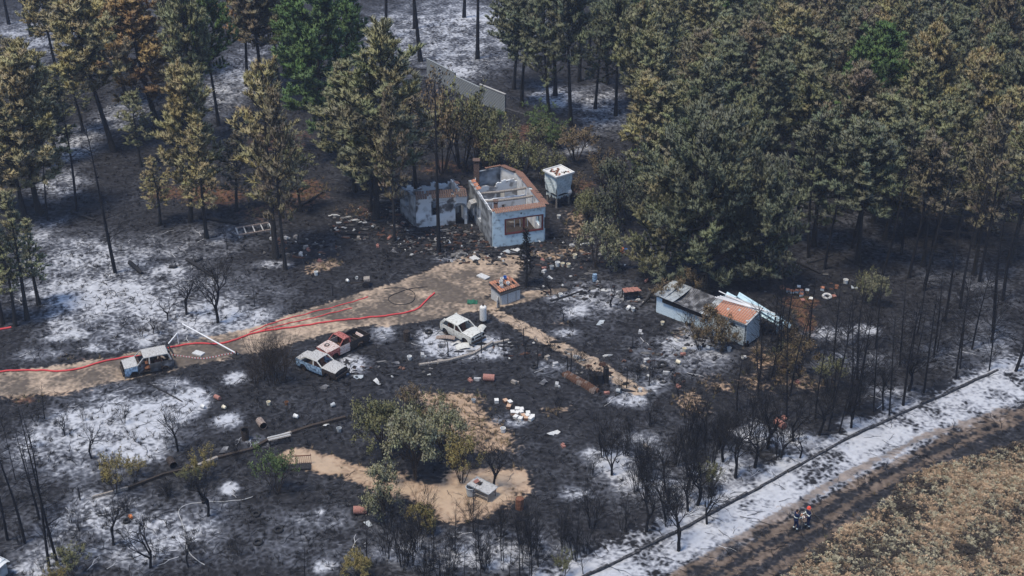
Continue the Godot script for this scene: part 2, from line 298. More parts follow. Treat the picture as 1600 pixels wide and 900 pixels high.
func area(l: Array) -> PackedFloat32Array:
	var f := PackedFloat32Array(); f.resize(N * N)
	var poly := PackedVector2Array()
	for p in l: poly.append(Vector2(p[0], p[1]))
	for j in N:
		for i in N:
			var p := Vector2(X0 + (i + .5) * .5, Z0 + (j + .5) * .5)
			if p.x > 5 and p.y > 5 and Geometry2D.is_point_in_polygon(p, poly): f[j * N + i] = 1.0
	for k in 3:
		var g := f.duplicate()
		for j in range(1, N - 1):
			for i in range(170, N - 1):
				f[j * N + i] = (g[j * N + i] * 2 + g[j * N + i - 1] + g[j * N + i + 1] + g[(j - 1) * N + i] + g[(j + 1) * N + i]) / 6.0
	return f
func cov(what: String, x: float, z: float) -> float:
	var i := int((x - X0) * 2); var j := int((z - Z0) * 2)
	return cover[what][j * N + i] if i >= 0 and j >= 0 and i < N and j < N else 0.0
func wide(f: PackedFloat32Array) -> PackedFloat32Array:
	var im := Image.create_from_data(N, N, false, Image.FORMAT_RF, f.to_byte_array())
	im.resize(TEX, TEX, Image.INTERPOLATE_BILINEAR)
	return im.get_data().to_float32_array()
func grain(k: int, freq: float, kind: int, oct: int, fractal := FastNoiseLite.FRACTAL_FBM) -> PackedByteArray:
	var f := FastNoiseLite.new(); f.seed = k; f.frequency = freq; f.noise_type = kind; f.fractal_octaves = oct; f.fractal_type = fractal
	f.domain_warp_enabled = false
	var im := f.get_image(TEX, TEX, false, false, true)
	im.convert(Image.FORMAT_L8)
	return im.get_data()

var rows := []
func ground() -> void:
	cover = {"ash": patches(ASH), "soil": patches(SOIL), "red": patches(REDSOIL), "clearing": patches(CLEARING), "track": strips(TRACK), "footpath": strips(FOOTPATH), "road": strips(ROAD), "rut": strips(RUT), "field": area(FIELD)}
	var w := {}
	for k in cover: w[k] = wide(cover[k])
	var g1 := grain(1, .085, FastNoiseLite.TYPE_SIMPLEX, 3, FastNoiseLite.FRACTAL_RIDGED)
	var g2 := grain(2, .022, FastNoiseLite.TYPE_SIMPLEX, 4)
	var g3 := grain(3, .33, FastNoiseLite.TYPE_VALUE, 2)
	var g4 := grain(4, .006, FastNoiseLite.TYPE_SIMPLEX, 3)
	var lut := PackedByteArray(); lut.resize(1025)
	for i in 1025: lut[i] = clampi(roundi(Color(i / 1024.0, 0, 0).linear_to_srgb().r * 255), 0, 255)
	var band := 64
	rows.resize(TEX / band)
	var task := func(b: int) -> void:
		var ash: PackedFloat32Array = w.ash; var soil: PackedFloat32Array = w.soil; var red: PackedFloat32Array = w.red; var clr: PackedFloat32Array = w.clearing
		var trk: PackedFloat32Array = w.track; var foot: PackedFloat32Array = w.footpath; var road: PackedFloat32Array = w.road; var rut: PackedFloat32Array = w.rut; var fld: PackedFloat32Array = w.field
		var out := PackedByteArray(); out.resize(TEX * band * 3)
		for p in TEX * band:
			var q: int = b * band * TEX + p
			var n1 := g1[q] / 255.0; var n2 := g2[q] / 255.0; var n3 := g3[q] / 255.0; var n4 := g4[q] / 255.0
			var mix := (n2 - .5) * .9 + (n1 - .5) * .75 + (n3 - .5) * .65
			var d := .007 + .024 * n3 * n3 + .017 * n1 * n1
			var r := d; var gg := d * 1.0; var bb := d * 1.14
			var av := ash[q]
			var a := av * 1.3 + mix * (.42 + 1.0 * minf(av, 1.0)) + (n4 - .5) * .3
			var t := smoothstep(.0, .75, a) * .85
			r += (.10 - r) * t; gg += (.106 - gg) * t; bb += (.124 - bb) * t
			t = smoothstep(.48, 1.3, a) * (.6 + .6 * n3)
			r += (.39 - r) * t; gg += (.40 - gg) * t; bb += (.425 - bb) * t
			if red[q] > .01:
				t = smoothstep(.3, .8, red[q] + mix * .7)
				d = .6 + .8 * n3
				r += (.10 * d - r) * t; gg += (.052 * d - gg) * t; bb += (.033 * d - bb) * t
			if soil[q] > .01 or clr[q] > .01:
				var sv := maxf(soil[q] * .8, clr[q] * 1.15)
				t = smoothstep(.32, .78, sv + mix * .75)
				d = .5 + .7 * n3 + .35 * n2
				r += (.29 * d - r) * t; gg += (.205 * d - gg) * t; bb += (.14 * d - bb) * t
				t = smoothstep(.75, 1.2, clr[q] * 1.1 + mix * .7)
				r += (.36 - r) * t * .7; gg += (.275 - gg) * t * .7; bb += (.195 - bb) * t * .7
			if trk[q] > .01 or foot[q] > .01:
				t = smoothstep(.3, .65, maxf(trk[q], foot[q]) + mix * .5)
				d = clampf(.06 + (n1 - .45) * .5 + (n2 - .38) * 1.5 + (n3 - .5) * .7 + (n4 - .5) * 1.5 + (1.0 - trk[q]) * .5 + foot[q] * .3, 0, 1)
				var s := .62 + .75 * n3 * (.6 + .4 * n1)
				r += ((.105 + .24 * d) * s - r) * t; gg += ((.086 + .178 * d) * s - gg) * t; bb += ((.07 + .125 * d) * s - bb) * t
			if road[q] > .01:
				a = road[q] * .95 + mix * 1.25 + (n4 - .5) * .8
				t = smoothstep(.3, .62, a)
				r += (.15 - r) * t; gg += (.157 - gg) * t; bb += (.178 - bb) * t
				t = smoothstep(.5, 1.15, a) * (.6 + .55 * n3)
				r += (.39 - r) * t; gg += (.40 - gg) * t; bb += (.425 - bb) * t
			if rut[q] > .01:
				t = smoothstep(.35, .8, rut[q] + mix * .8) * .8
				d = .5 + .9 * n3 * n2 * 2.0
				r += (.125 * d - r) * t; gg += (.093 * d - gg) * t; bb += (.07 * d - bb) * t
			if fld[q] > .01:
				t = smoothstep(.25, .7, fld[q] + mix * .5)
				d = .4 + 1.0 * n3
				r += (.17 * d - r) * t; gg += (.12 * d - gg) * t; bb += (.078 * d - bb) * t
			var o := p * 3
			out[o] = lut[clampi(int(r * 1024), 0, 1024)]; out[o + 1] = lut[clampi(int(gg * 1024), 0, 1024)]; out[o + 2] = lut[clampi(int(bb * 1024), 0, 1024)]
		rows[b] = out
	var id := WorkerThreadPool.add_group_task(task, TEX / band)
	WorkerThreadPool.wait_for_group_task_completion(id)
	var all := PackedByteArray()
	for r in rows: all.append_array(r)
	rows.clear()
	var im := Image.create_from_data(TEX, TEX, false, Image.FORMAT_RGB8, all)
	var m := mat("burnt_ground", Color.WHITE, .97)
	m.albedo_texture = ImageTexture.create_from_image(im)
	m.heightmap_enabled = true
	m.heightmap_texture = ImageTexture.create_from_image(Image.create_from_data(TEX, TEX, false, Image.FORMAT_L8, g3)); m.heightmap_scale = 6.0
	# the sheet itself, cut into the burnt ground, the track, the path, the clearing and the road
	var bins := {"ground": [], "dirt_track": [], "path": [], "clearing": [], "road": []}
	var step := .4; var cells := 380
	var vs := PackedVector3Array(); var ns := PackedVector3Array()
	for j in cells + 1:
		for i in cells + 1:
			var x := -76.0 + i * step; var z := -96.0 + j * step
			vs.append(Vector3(x, gy(x, z), z))
	for j in cells + 1:
		for i in cells + 1:
			var a := vs[j * (cells + 1) + mini(i + 1, cells)] - vs[j * (cells + 1) + maxi(i - 1, 0)]
			var b := vs[mini(j + 1, cells) * (cells + 1) + i] - vs[maxi(j - 1, 0) * (cells + 1) + i]
			ns.append(b.cross(a).normalized())
	var idx := {}
	for k in bins: idx[k] = PackedInt32Array()
	for j in cells:
		for i in cells:
			var x := -75.8 + i * step; var z := -95.8 + j * step
			var k := "ground"
			if cov("track", x, z) > .5: k = "dirt_track"
			elif cov("road", x, z) > .5: k = "road"
			elif cov("footpath", x, z) > .5: k = "path"
			elif cov("clearing", x, z) > .55: k = "clearing"
			var p := j * (cells + 1) + i
			idx[k].append_array(PackedInt32Array([p, p + 1, p + cells + 2, p, p + cells + 2, p + cells + 1]))
	for k in idx:
		var use := {}; var v2 := PackedVector3Array(); var n2 := PackedVector3Array(); var uv := PackedVector2Array(); var ii := PackedInt32Array()
		for q in idx[k]:
			if not use.has(q):
				use[q] = v2.size(); v2.append(vs[q]); n2.append(ns[q]); uv.append(Vector2((vs[q].x - X0) / 160.0, (vs[q].z - Z0) / 160.0))
			ii.append(use[q])
		if k == "ground":   # and on to the horizon
			for e in [[-900, -900, 900, -96], [-900, 56, 900, 900], [-900, -96, -76, 56], [76, -96, 900, 56]]:
				var s := v2.size()
				for c in [[e[0], e[1]], [e[2], e[1]], [e[2], e[3]], [e[0], e[3]]]:
					v2.append(Vector3(c[0], 0, c[1])); n2.append(Vector3.UP); uv.append(Vector2((c[0] - X0) / 160.0, (c[1] - Z0) / 160.0))
				ii.append_array(PackedInt32Array([s, s + 1, s + 2, s, s + 2, s + 3]))
		var arr := []; arr.resize(Mesh.ARRAY_MAX)
		arr[Mesh.ARRAY_VERTEX] = v2; arr[Mesh.ARRAY_NORMAL] = n2; arr[Mesh.ARRAY_TEX_UV] = uv; arr[Mesh.ARRAY_INDEX] = ii
		var me := ArrayMesh.new(); me.add_surface_from_arrays(Mesh.PRIMITIVE_TRIANGLES, arr)
		var o := put(k, me, m)
		o.set_meta("kind", "structure")
		tag(o, {"ground": "burnt black ground with drifts of white ash", "dirt_track": "pale dirt track running past the burnt cars to the house", "path": "narrow bare earth path between the burnt plots", "clearing": "sandy bare clearing around the metal-topped table", "road": "ash covered farm road beside the low kerb"}[k], k.replace("_", " "))

# ---------------------------------------------------------------- buildings
var HOUSE: Array = [[-1.84,-8.07],[3.0,-9.62],[0.57,-17.1],[-1.14,-18.84],[-3.41,-17.73],[-4.11,-15.55]]
var HOUSE_H: float = 3.65
var ANNEX: Array = [[-9.24,-12.65],[-4.37,-13.39],[-5.92,-17.21],[-10.84,-15.51]]
var ANNEX_H: float = 3.32
var SHED: Array = [[19.28,10.3],[21.01,9.02],[17.04,7.86],[13.27,4.56]]
var BACKWALL: Array = [[-10.29,-54.79],[-6.69,-49.7],[-3.73,-45.89],[-0.73,-42.43],[4.44,-38.12]]
var TANK: Array = [[4.6,-17.97]]
var COOP: Array = [[-0.56,1.92]]
var AT: Dictionary = {"hatch":[-4.2,8.48],"sedan":[-15.32,14.29],"pickup":[-13.97,10.82],"suv":[-29.35,14.09],"person_a":[19.28,35.21],"person_b":[20.16,34.93],"table":[-2.08,31.17],"bin":[-2.89,31.17],"heater":[-2.46,6.29],"bench":[-17.31,24.57],"grate":[-15.21,27.23],"axle":[-13.02,-0.12],"bedframe":[-24.72,-11.23],"wheelbarrow":[21.67,14.58],"rack":[10.47,1.92],"corner":[-32.97,40.69],"stump":[6.93,16.05],"dog":[-3.72,30.55],"sheet_a":[-6.77,15.08],"sheet_b":[-2.18,30.25],"tarp":[-3.47,2.74],"panel_a":[-4.09,10.4],"panel_b":[-2.6,7.61],"panel_c":[-5.52,9.02]}
var LINES: Dictionary = {"hose":[[-44.11,15.08],[-41.22,14.49],[-38.18,14.29],[-35.6,14.29],[-33.79,13.29],[-31.94,12.27],[-29.43,11.76],[-28.49,10.72],[-26.64,9.87],[-23.99,9.77],[-21.84,8.16],[-19.52,7.39],[-15.31,6.17],[-12.09,5.5],[-9.94,4.82],[-8.23,3.79],[-7.42,2.16],[-6.86,0.97]],"thin_a":[[-22.15,7.94],[-20.22,6.29],[-17.68,4.71],[-15.06,3.33],[-12.68,1.8]],"thin_b":[[-21.61,7.94],[-19.61,6.73],[-17.03,5.5],[-14.95,4.36],[-13.9,3.79]],"loop":[[-11.39,0.24],[-9.98,0.0],[-8.8,0.73],[-8.56,1.92],[-8.95,2.86],[-9.94,3.09],[-10.78,2.39],[-10.62,1.44],[-9.11,0.24],[-7.54,-0.24]],"pole":[[-27.6,8.48],[-22.48,11.86]],"bar":[[-27.78,9.77],[-28.43,11.03]],"bar2":[[-28.41,11.13],[-27.59,12.06]],"tape":[[-28.07,12.27],[-25.38,12.37],[-22.58,11.86]],"white_hose":[[-18.28,31.24],[-19.32,31.77],[-21.61,32.0],[-22.8,32.37],[-23.14,33.11],[-22.7,34.21],[-22.16,35.64],[-21.8,37.03],[-21.27,38.05],[-20.23,39.06]],"timber":[[-29.5,31.47],[-27.25,30.48],[-24.96,28.84],[-23.16,28.12],[-21.55,26.74],[-19.29,25.58],[-18.24,24.4],[-16.61,23.37],[-15.02,22.5],[-12.71,21.35]],"kerb":[[0.81,43.57],[5.23,39.85],[8.56,37.37],[12.27,34.71],[18.83,29.15],[25.42,23.81],[29.44,20.91],[34.21,17.68],[39.21,14.29]],"ledge":[[-7.53,13.49],[-5.22,12.78],[-3.26,11.76],[-1.59,10.19],[-0.27,9.55]],"hollow":[[4.32,14.88],[6.55,17.49]],"red_left":[[-43.31,7.61],[-42.44,7.28]],"pipe_dark":[[23.69,2.39],[24.82,3.33],[26.13,3.79],[27.29,3.56],[28.58,2.63]]}

func frame(a: Vector3, b: Vector3) -> Transform3D:   # x runs from a to b, z out of the wall to its left-hand side seen from a
	var x := (b - a); x.y = 0; x = x.normalized()
	return Transform3D(Basis(x, Vector3.UP, x.cross(Vector3.UP)), a)
func wall(parent: Node, a: Vector3, b: Vector3, h: float, th: float, m: Material, holes: Array, inner: Material = null, ragged := 0.0, k := 1) -> MeshInstance3D:
	# holes: [x0, x1, y0, y1] along the wall; the top edge steps up and down by ragged
	var t := frame(a, b); var l := Vector2(b.x - a.x, b.z - a.z).length()
	var xs := [0.0, l]; var ys := [-.4, h]
	for o in holes: xs.append_array([o[0], o[1]]); ys.append_array([o[2], o[3]])
	if ragged > 0.0:
		var q := .22
		while q < l: xs.append(q); q += .22
	xs.sort(); ys.sort()
	var r := rnd(k); var mb := MB.new(); var mi := MB.new(); var jag := FastNoiseLite.new(); jag.seed = k; jag.frequency = .55
	for i in xs.size() - 1:
		var top: float = -ragged * clampf(.5 + jag.get_noise_1d(xs[i]) * 1.3 + r.randf_range(-.12, .12), 0.0, 1.2)
		for j in ys.size() - 1:
			if xs[i + 1] - xs[i] < .01 or ys[j + 1] - ys[j] < .01: continue
			var cx: float = (xs[i] + xs[i + 1]) * .5; var cy: float = (ys[j] + ys[j + 1]) * .5
			var open := false
			for o in holes: open = open or (cx > o[0] and cx < o[1] and cy > o[2] and cy < o[3])
			if open: continue
			var y1: float = ys[j + 1] + (top if j == ys.size() - 2 else 0.0)
			var sz := Vector3(xs[i + 1] - xs[i], y1 - ys[j], th * (.7 if inner else 1.0))
			mb.box(t * Transform3D(Basis(), Vector3(cx, (ys[j] + y1) * .5, th * (.15 if inner else 0.0))), sz)
			if inner: mi.box(t * Transform3D(Basis(), Vector3(cx, (ys[j] + y1) * .5, -th * .35 - .001)), Vector3(sz.x, sz.y - .01, th * .3))
	var o := part("wall", mb, m, parent)
	if inner: part("inner_plaster", mi, inner, o)
	return o
func tile_mesh() -> Mesh:   # a half round clay tile along z
	var mb := MB.new()
	mb.grid(func(u, v): return Vector3(cos(PI * (1 - u)) * .10 * (1.0 - .12 * v), sin(PI * u) * .065, (v - .5) * .42), 5, 1, .016)
	return mb.mesh()
func tiles_along(parent: Node, a: Vector3, b: Vector3, m: Material, skip: float, k: int, out := .1, pitch := .3, rowsn := 2) -> void:
	var t := frame(a, b); var l := a.distance_to(b); var r := rnd(k); var me := tile_mesh()
	var x := .1
	while x < l:
		for row in rowsn:
			if r.randf() > skip:
				var o := put("tile", me, m, parent)
				o.transform = t * Transform3D(Basis.from_euler(Vector3(pitch + r.randf_range(-.05, .05), r.randf_range(-.06, .06), 0)), Vector3(x, .10 - pitch * (row - .5) * .36 * (1.0 if pitch > 0 else 1.0), out + (row - .5) * .36))
		x += .215

func house() -> void:
	var o := thing("roofless_house", "roofless pale blue burnt house with red framed front window and tiled wall tops", "house", on(HOUSE[0]), 0)
	var org := o.position
	var p: Array[Vector3] = []
	for c in HOUSE: p.append(Vector3(c[0], 0, c[1]) - Vector3(org.x, 0, org.z))
	var h := HOUSE_H
	var fw := p[0].distance_to(p[1])
	# front, right side, chamfered back, back, left side
	var win := [fw * .24, fw * .98 - .06, 1.25, 2.75]
	wall(o, p[0], p[1], h, .28, M.blue_limewash, [win], M.room_plaster)
	var rl := p[1].distance_to(p[2])
	wall(o, p[1], p[2], h, .28, M.blue_limewash, [[.9, 2.0, 1.1, 2.4]], M.room_plaster)
	wall(o, p[2], p[3], h - .1, .26, M.smoked_plaster, [], M.room_plaster)
	wall(o, p[3], p[4], h - .1, .26, M.smoked_plaster, [], M.smoked_plaster)
	wall(o, p[4], p[5], h - .25, .26, M.smoked_plaster, [], M.room_plaster, .3, 3)
	var ll := p[5].distance_to(p[0])
	wall(o, p[5], p[0], h, .28, M.smoked_plaster, [[1.0, 2.0, -.4, 2.2], [3.2, 4.3, 1.0, 2.3]], M.room_plaster, .12, 5)
	# partitions inside
	wall(o, p[2].lerp(p[1], .02), p[5].lerp(p[0], .02), h - .45, .2, M.peeling_plaster, [[1.4, 2.3, -.4, 2.1]], null, .5, 8)
	wall(o, p[1].lerp(p[2], .64) + Vector3(-.2, 0, 0), p[0].lerp(p[5], .64) + Vector3(.2, 0, 0), h - 1.0, .2, M.room_plaster, [[2.0, 2.4, 1.3, 1.9], [3.4, 4.3, -.4, 2.2]], null, .1, 9)
	# wooden window: outer frame, mullion and hanging shutters
	var t := frame(p[0], p[1])
	var f := MB.new()
	for q in [[win[0], 2.0, .12, 1.6], [win[1], 2.0, .12, 1.6], [(win[0] + win[1]) * .5, 2.0, .14, 1.5]]:
		f.box(t * Transform3D(Basis(), Vector3(q[0], q[1], .06)), Vector3(q[2], q[3], .24))
	for y in [1.24, 2.76]: f.box(t * Transform3D(Basis(), Vector3((win[0] + win[1]) * .5, y, .07)), Vector3(win[1] - win[0] + .12, .1, .26))
	var wf := part("window_frame", f, M.red_frame, o)
	for x in [.25, .4, .6, .8]:
		var s2 := MB.new()
		s2.box(t * Transform3D(Basis(Vector3.BACK, .1 * x), Vector3(lerpf(win[0], win[1], x), 2.3 - x * .3, .05)), Vector3(.04, .8, .03))
		part("hanging_strip", s2, M.pale_pipe, wf)
	var sh := MB.new()
	sh.box(t * Transform3D(Basis(Vector3.UP, -.5), Vector3(fw + .22, 1.9, .25)), Vector3(.5, 1.1, .05))
	for y in [1.6, 1.95, 2.3]: sh.box(t * Transform3D(Basis(Vector3.UP, -.5), Vector3(fw + .22, y, .29)), Vector3(.5, .03, .04))
	part("shutter", sh, M.burnt_metal, o)
	var vent := MB.new()
	vent.lathe(t * Transform3D(Basis(Vector3.RIGHT, PI / 2), Vector3(fw * .55, h - .45, .12)), [[0, .02], [.1, .02], [.1, -.03]], 12)
	part("vent_hole", vent, M.soot, o)
	# sooty floor full of rubble
	var fl := MB.new()
	var poly := PackedVector2Array()
	for q in p: poly.append(Vector2(q.x, -q.z))
	fl.prism(Transform3D(Basis(Vector3.RIGHT, -PI / 2), Vector3(0, -.05, 0)), poly, .3)
	part("floor", fl, M.burnt_metal, o)
	# tiles left on the wall tops
	var up := Vector3(0, h, 0)
	tiles_along(o, p[0] + up, p[1] + up, M.old_tile, .05, 11, .1, .2)
	tiles_along(o, p[1] + up, p[2] + up, M.old_tile, .08, 12, .1, .2)
	tiles_along(o, p[2] + up, p[3] + up, M.old_tile, .1, 13, .05, .2)
	tiles_along(o, p[3] + up, p[4] + up, M.old_tile, .3, 14, .05, .2, 1)
	tiles_along(o, p[5] + up, p[5].lerp(p[0], .35) + up, M.orange_tile, .5, 15, .0, .2, 1)
	# roof timbers that still span the rooms
	for q in [[.12, .06, -.35, .12], [.40, .36, -.3, .13], [.66, .62, -.35, .13], [.2, .2, -.7, .1]]:
		var b := MB.new()
		var a0: Vector3 = p[0].lerp(p[5], q[0]) + Vector3(0, h + q[2], 0); var a1: Vector3 = p[1].lerp(p[2], q[1]) + Vector3(0, h + q[2] + .05, 0)
		b.tube(PackedVector3Array([a0, a0.lerp(a1, .35) + Vector3(0, -.08, 0), a0.lerp(a1, .7) + Vector3(0, -.06, 0), a1]), PackedFloat32Array([q[3] * .9, q[3], q[3], q[3] * .85]), 7, Color.WHITE, true)
		part("roof_timber", b, M.weathered_wood, o)
	# two chimneys with cap slabs
	for q in [[p[0].lerp(p[5], .10) + Vector3(.55, 0, 0), h + .55, .38, M.old_tile], [p[5].lerp(p[4], .75) + Vector3(.1, 0, 0), h + 1.1, .55, M.burnt_tile]]:
		var ch := MB.new()
		ch.box(Transform3D(Basis(), q[0] + Vector3(0, q[1] * .5, 0)), Vector3(q[2], q[1], q[2]))
		var co := part("chimney", ch, q[3], o)
		var cp := MB.new()
		for sx in [-1, 1]: cp.box(Transform3D(Basis(), q[0] + Vector3(sx * q[2] * .4, q[1] + .12, 0)), Vector3(.09, .24, q[2] * .8))
		cp.box(Transform3D(Basis(), q[0] + Vector3(0, q[1] + .28, 0)), Vector3(q[2] * 1.3, .09, q[2] * 1.3))
		part("chimney_cap", cp, M.burnt_tile, co)
	# a tilted boiler hood hanging off the left wall
	var hd := MB.new()
	hd.box(Transform3D(Basis(Vector3.UP, .7) * Basis(Vector3.RIGHT, .5), p[5].lerp(p[0], .35) + Vector3(-.55, 2.3, .1)), Vector3(.7, .8, .5))
	part("hood", hd, M.chalky_metal, o)

func annex() -> void:
	var o := thing("ruined_annex", "ruined side wing with flaking white plaster and an arched doorway", "house wing", on(ANNEX[0]), 0)
	var p: Array[Vector3] = []
	for c in ANNEX: p.append(Vector3(c[0], 0, c[1]) - Vector3(o.position.x, 0, o.position.z))
	var h := ANNEX_H; var l := p[0].distance_to(p[1])
	wall(o, p[0], p[1], h, .3, M.peeling_plaster, [[l * .30, l * .42, 1.1, 2.7], [l * .77, l * .95, -.4, 2.05]], M.smoked_plaster, .1, 21)
	wall(o, p[1], p[2], h - .1, .28, M.smoked_plaster, [[1.2, 2.2, -.4, 2.1]], M.room_plaster, .6, 22)
	wall(o, p[2], p[3], h - .3, .28, M.smoked_plaster, [[1.0, 2.4, 1.0, 2.2]], M.peeling_plaster, .5, 23)
	wall(o, p[3], p[0], h, .28, M.smoked_plaster, [[1.2, 1.9, 1.5, 2.4]], M.smoked_plaster, .4, 24)
	wall(o, p[2].lerp(p[1], .5) + Vector3(-.2, 0, 0), p[3].lerp(p[0], .5) + Vector3(.2, 0, 0), h - .9, .18, M.smoked_plaster, [[1.6, 2.5, -.4, 2.0]], null, .5, 25)
	var t := frame(p[0], p[1]); var ar := MB.new()
	for k in 9:
		var a := PI * (k + .5) / 9
		ar.box(t * Transform3D(Basis(Vector3.BACK, a), Vector3(l * .86 + cos(a) * .52, 1.85 + sin(a) * .42, .09)), Vector3(.2, .2, .36))
	part("door_arch", ar, M.smoked_plaster, o)
	var up := Vector3(0, h, 0)
	tiles_along(o, p[0] + up, p[1] + up, M.burnt_tile, .12, 26, .0, .3, 3)
	tiles_along(o, p[1] + up, p[1].lerp(p[2], .6) + up, M.old_tile, .5, 27, .0, .2, 1)
	var fl := MB.new(); var poly := PackedVector2Array()
	for q in p: poly.append(Vector2(q.x, -q.z))
	fl.prism(Transform3D(Basis(Vector3.RIGHT, -PI / 2), Vector3(0, -.05, 0)), poly, .3)
	part("floor", fl, M.soot, o)
	for q in [[.1, .3, .2, 1.2], [.5, .4, .7, 1.5], [.9, .6, .75, .2]]:
		var b := MB.new()
		b.bar(p[0].lerp(p[1], q[0]) + Vector3(0, h - .3, -.3), p[3].lerp(p[2], q[1]) + Vector3(0, q[3], 1.2), .13, .13)
		part("fallen_timber", b, M.weathered_wood, o)

func block_wall(parent: Node, a: Vector3, b: Vector3, h: float, m: Material, r: RandomNumberGenerator, hole := []) -> void:
	var t := frame(a, b); var l := a.distance_to(b); var y := .0; var row := 0
	var core := MB.new()
	if hole.is_empty():
		core.box(t * Transform3D(Basis(), Vector3(l * .5, h * .5 - .15, 0)), Vector3(l - .02, h + .26, .15))
	else:
		for q in [[0.0, hole[0], -.28, h], [hole[1], l, -.28, h], [hole[0], hole[1], -.28, hole[2]], [hole[0], hole[1], hole[3], h]]:
			core.box(t * Transform3D(Basis(), Vector3((q[0] + q[1]) * .5, (q[2] + q[3]) * .5 - .01, 0)), Vector3(q[1] - q[0], q[3] - q[2], .15))
	var c := part("mortar_core", core, M.mortar, parent)
	var meshes := {}
	while y < h - .05:
		var x := 0.0 if row % 2 == 0 else -.2
		while x < l - .02:
			var x0 := maxf(x, 0.0); var x1 := minf(x + .4, l)
			if x1 - x0 > .06 and not (hole.size() and (x0 + x1) * .5 > hole[0] and (x0 + x1) * .5 < hole[1] and y + .1 > hole[2] and y + .1 < hole[3]):
				var wdt: float = snappedf(x1 - x0 - .03, .02); var hh := minf(.2, h - y) - .028
				var key := "%.2f_%.2f" % [wdt, hh]
				if not meshes.has(key):
					var mb := MB.new(); mb.box(Transform3D(), Vector3(wdt, hh, .19)); meshes[key] = mb.mesh()
				var o := put("block", meshes[key], m, parent)
				o.transform = t * Transform3D(Basis(), Vector3((x0 + x1) * .5, y + .1, r.randf_range(-.006, .006)))
			x += .4
		y += .2; row += 1

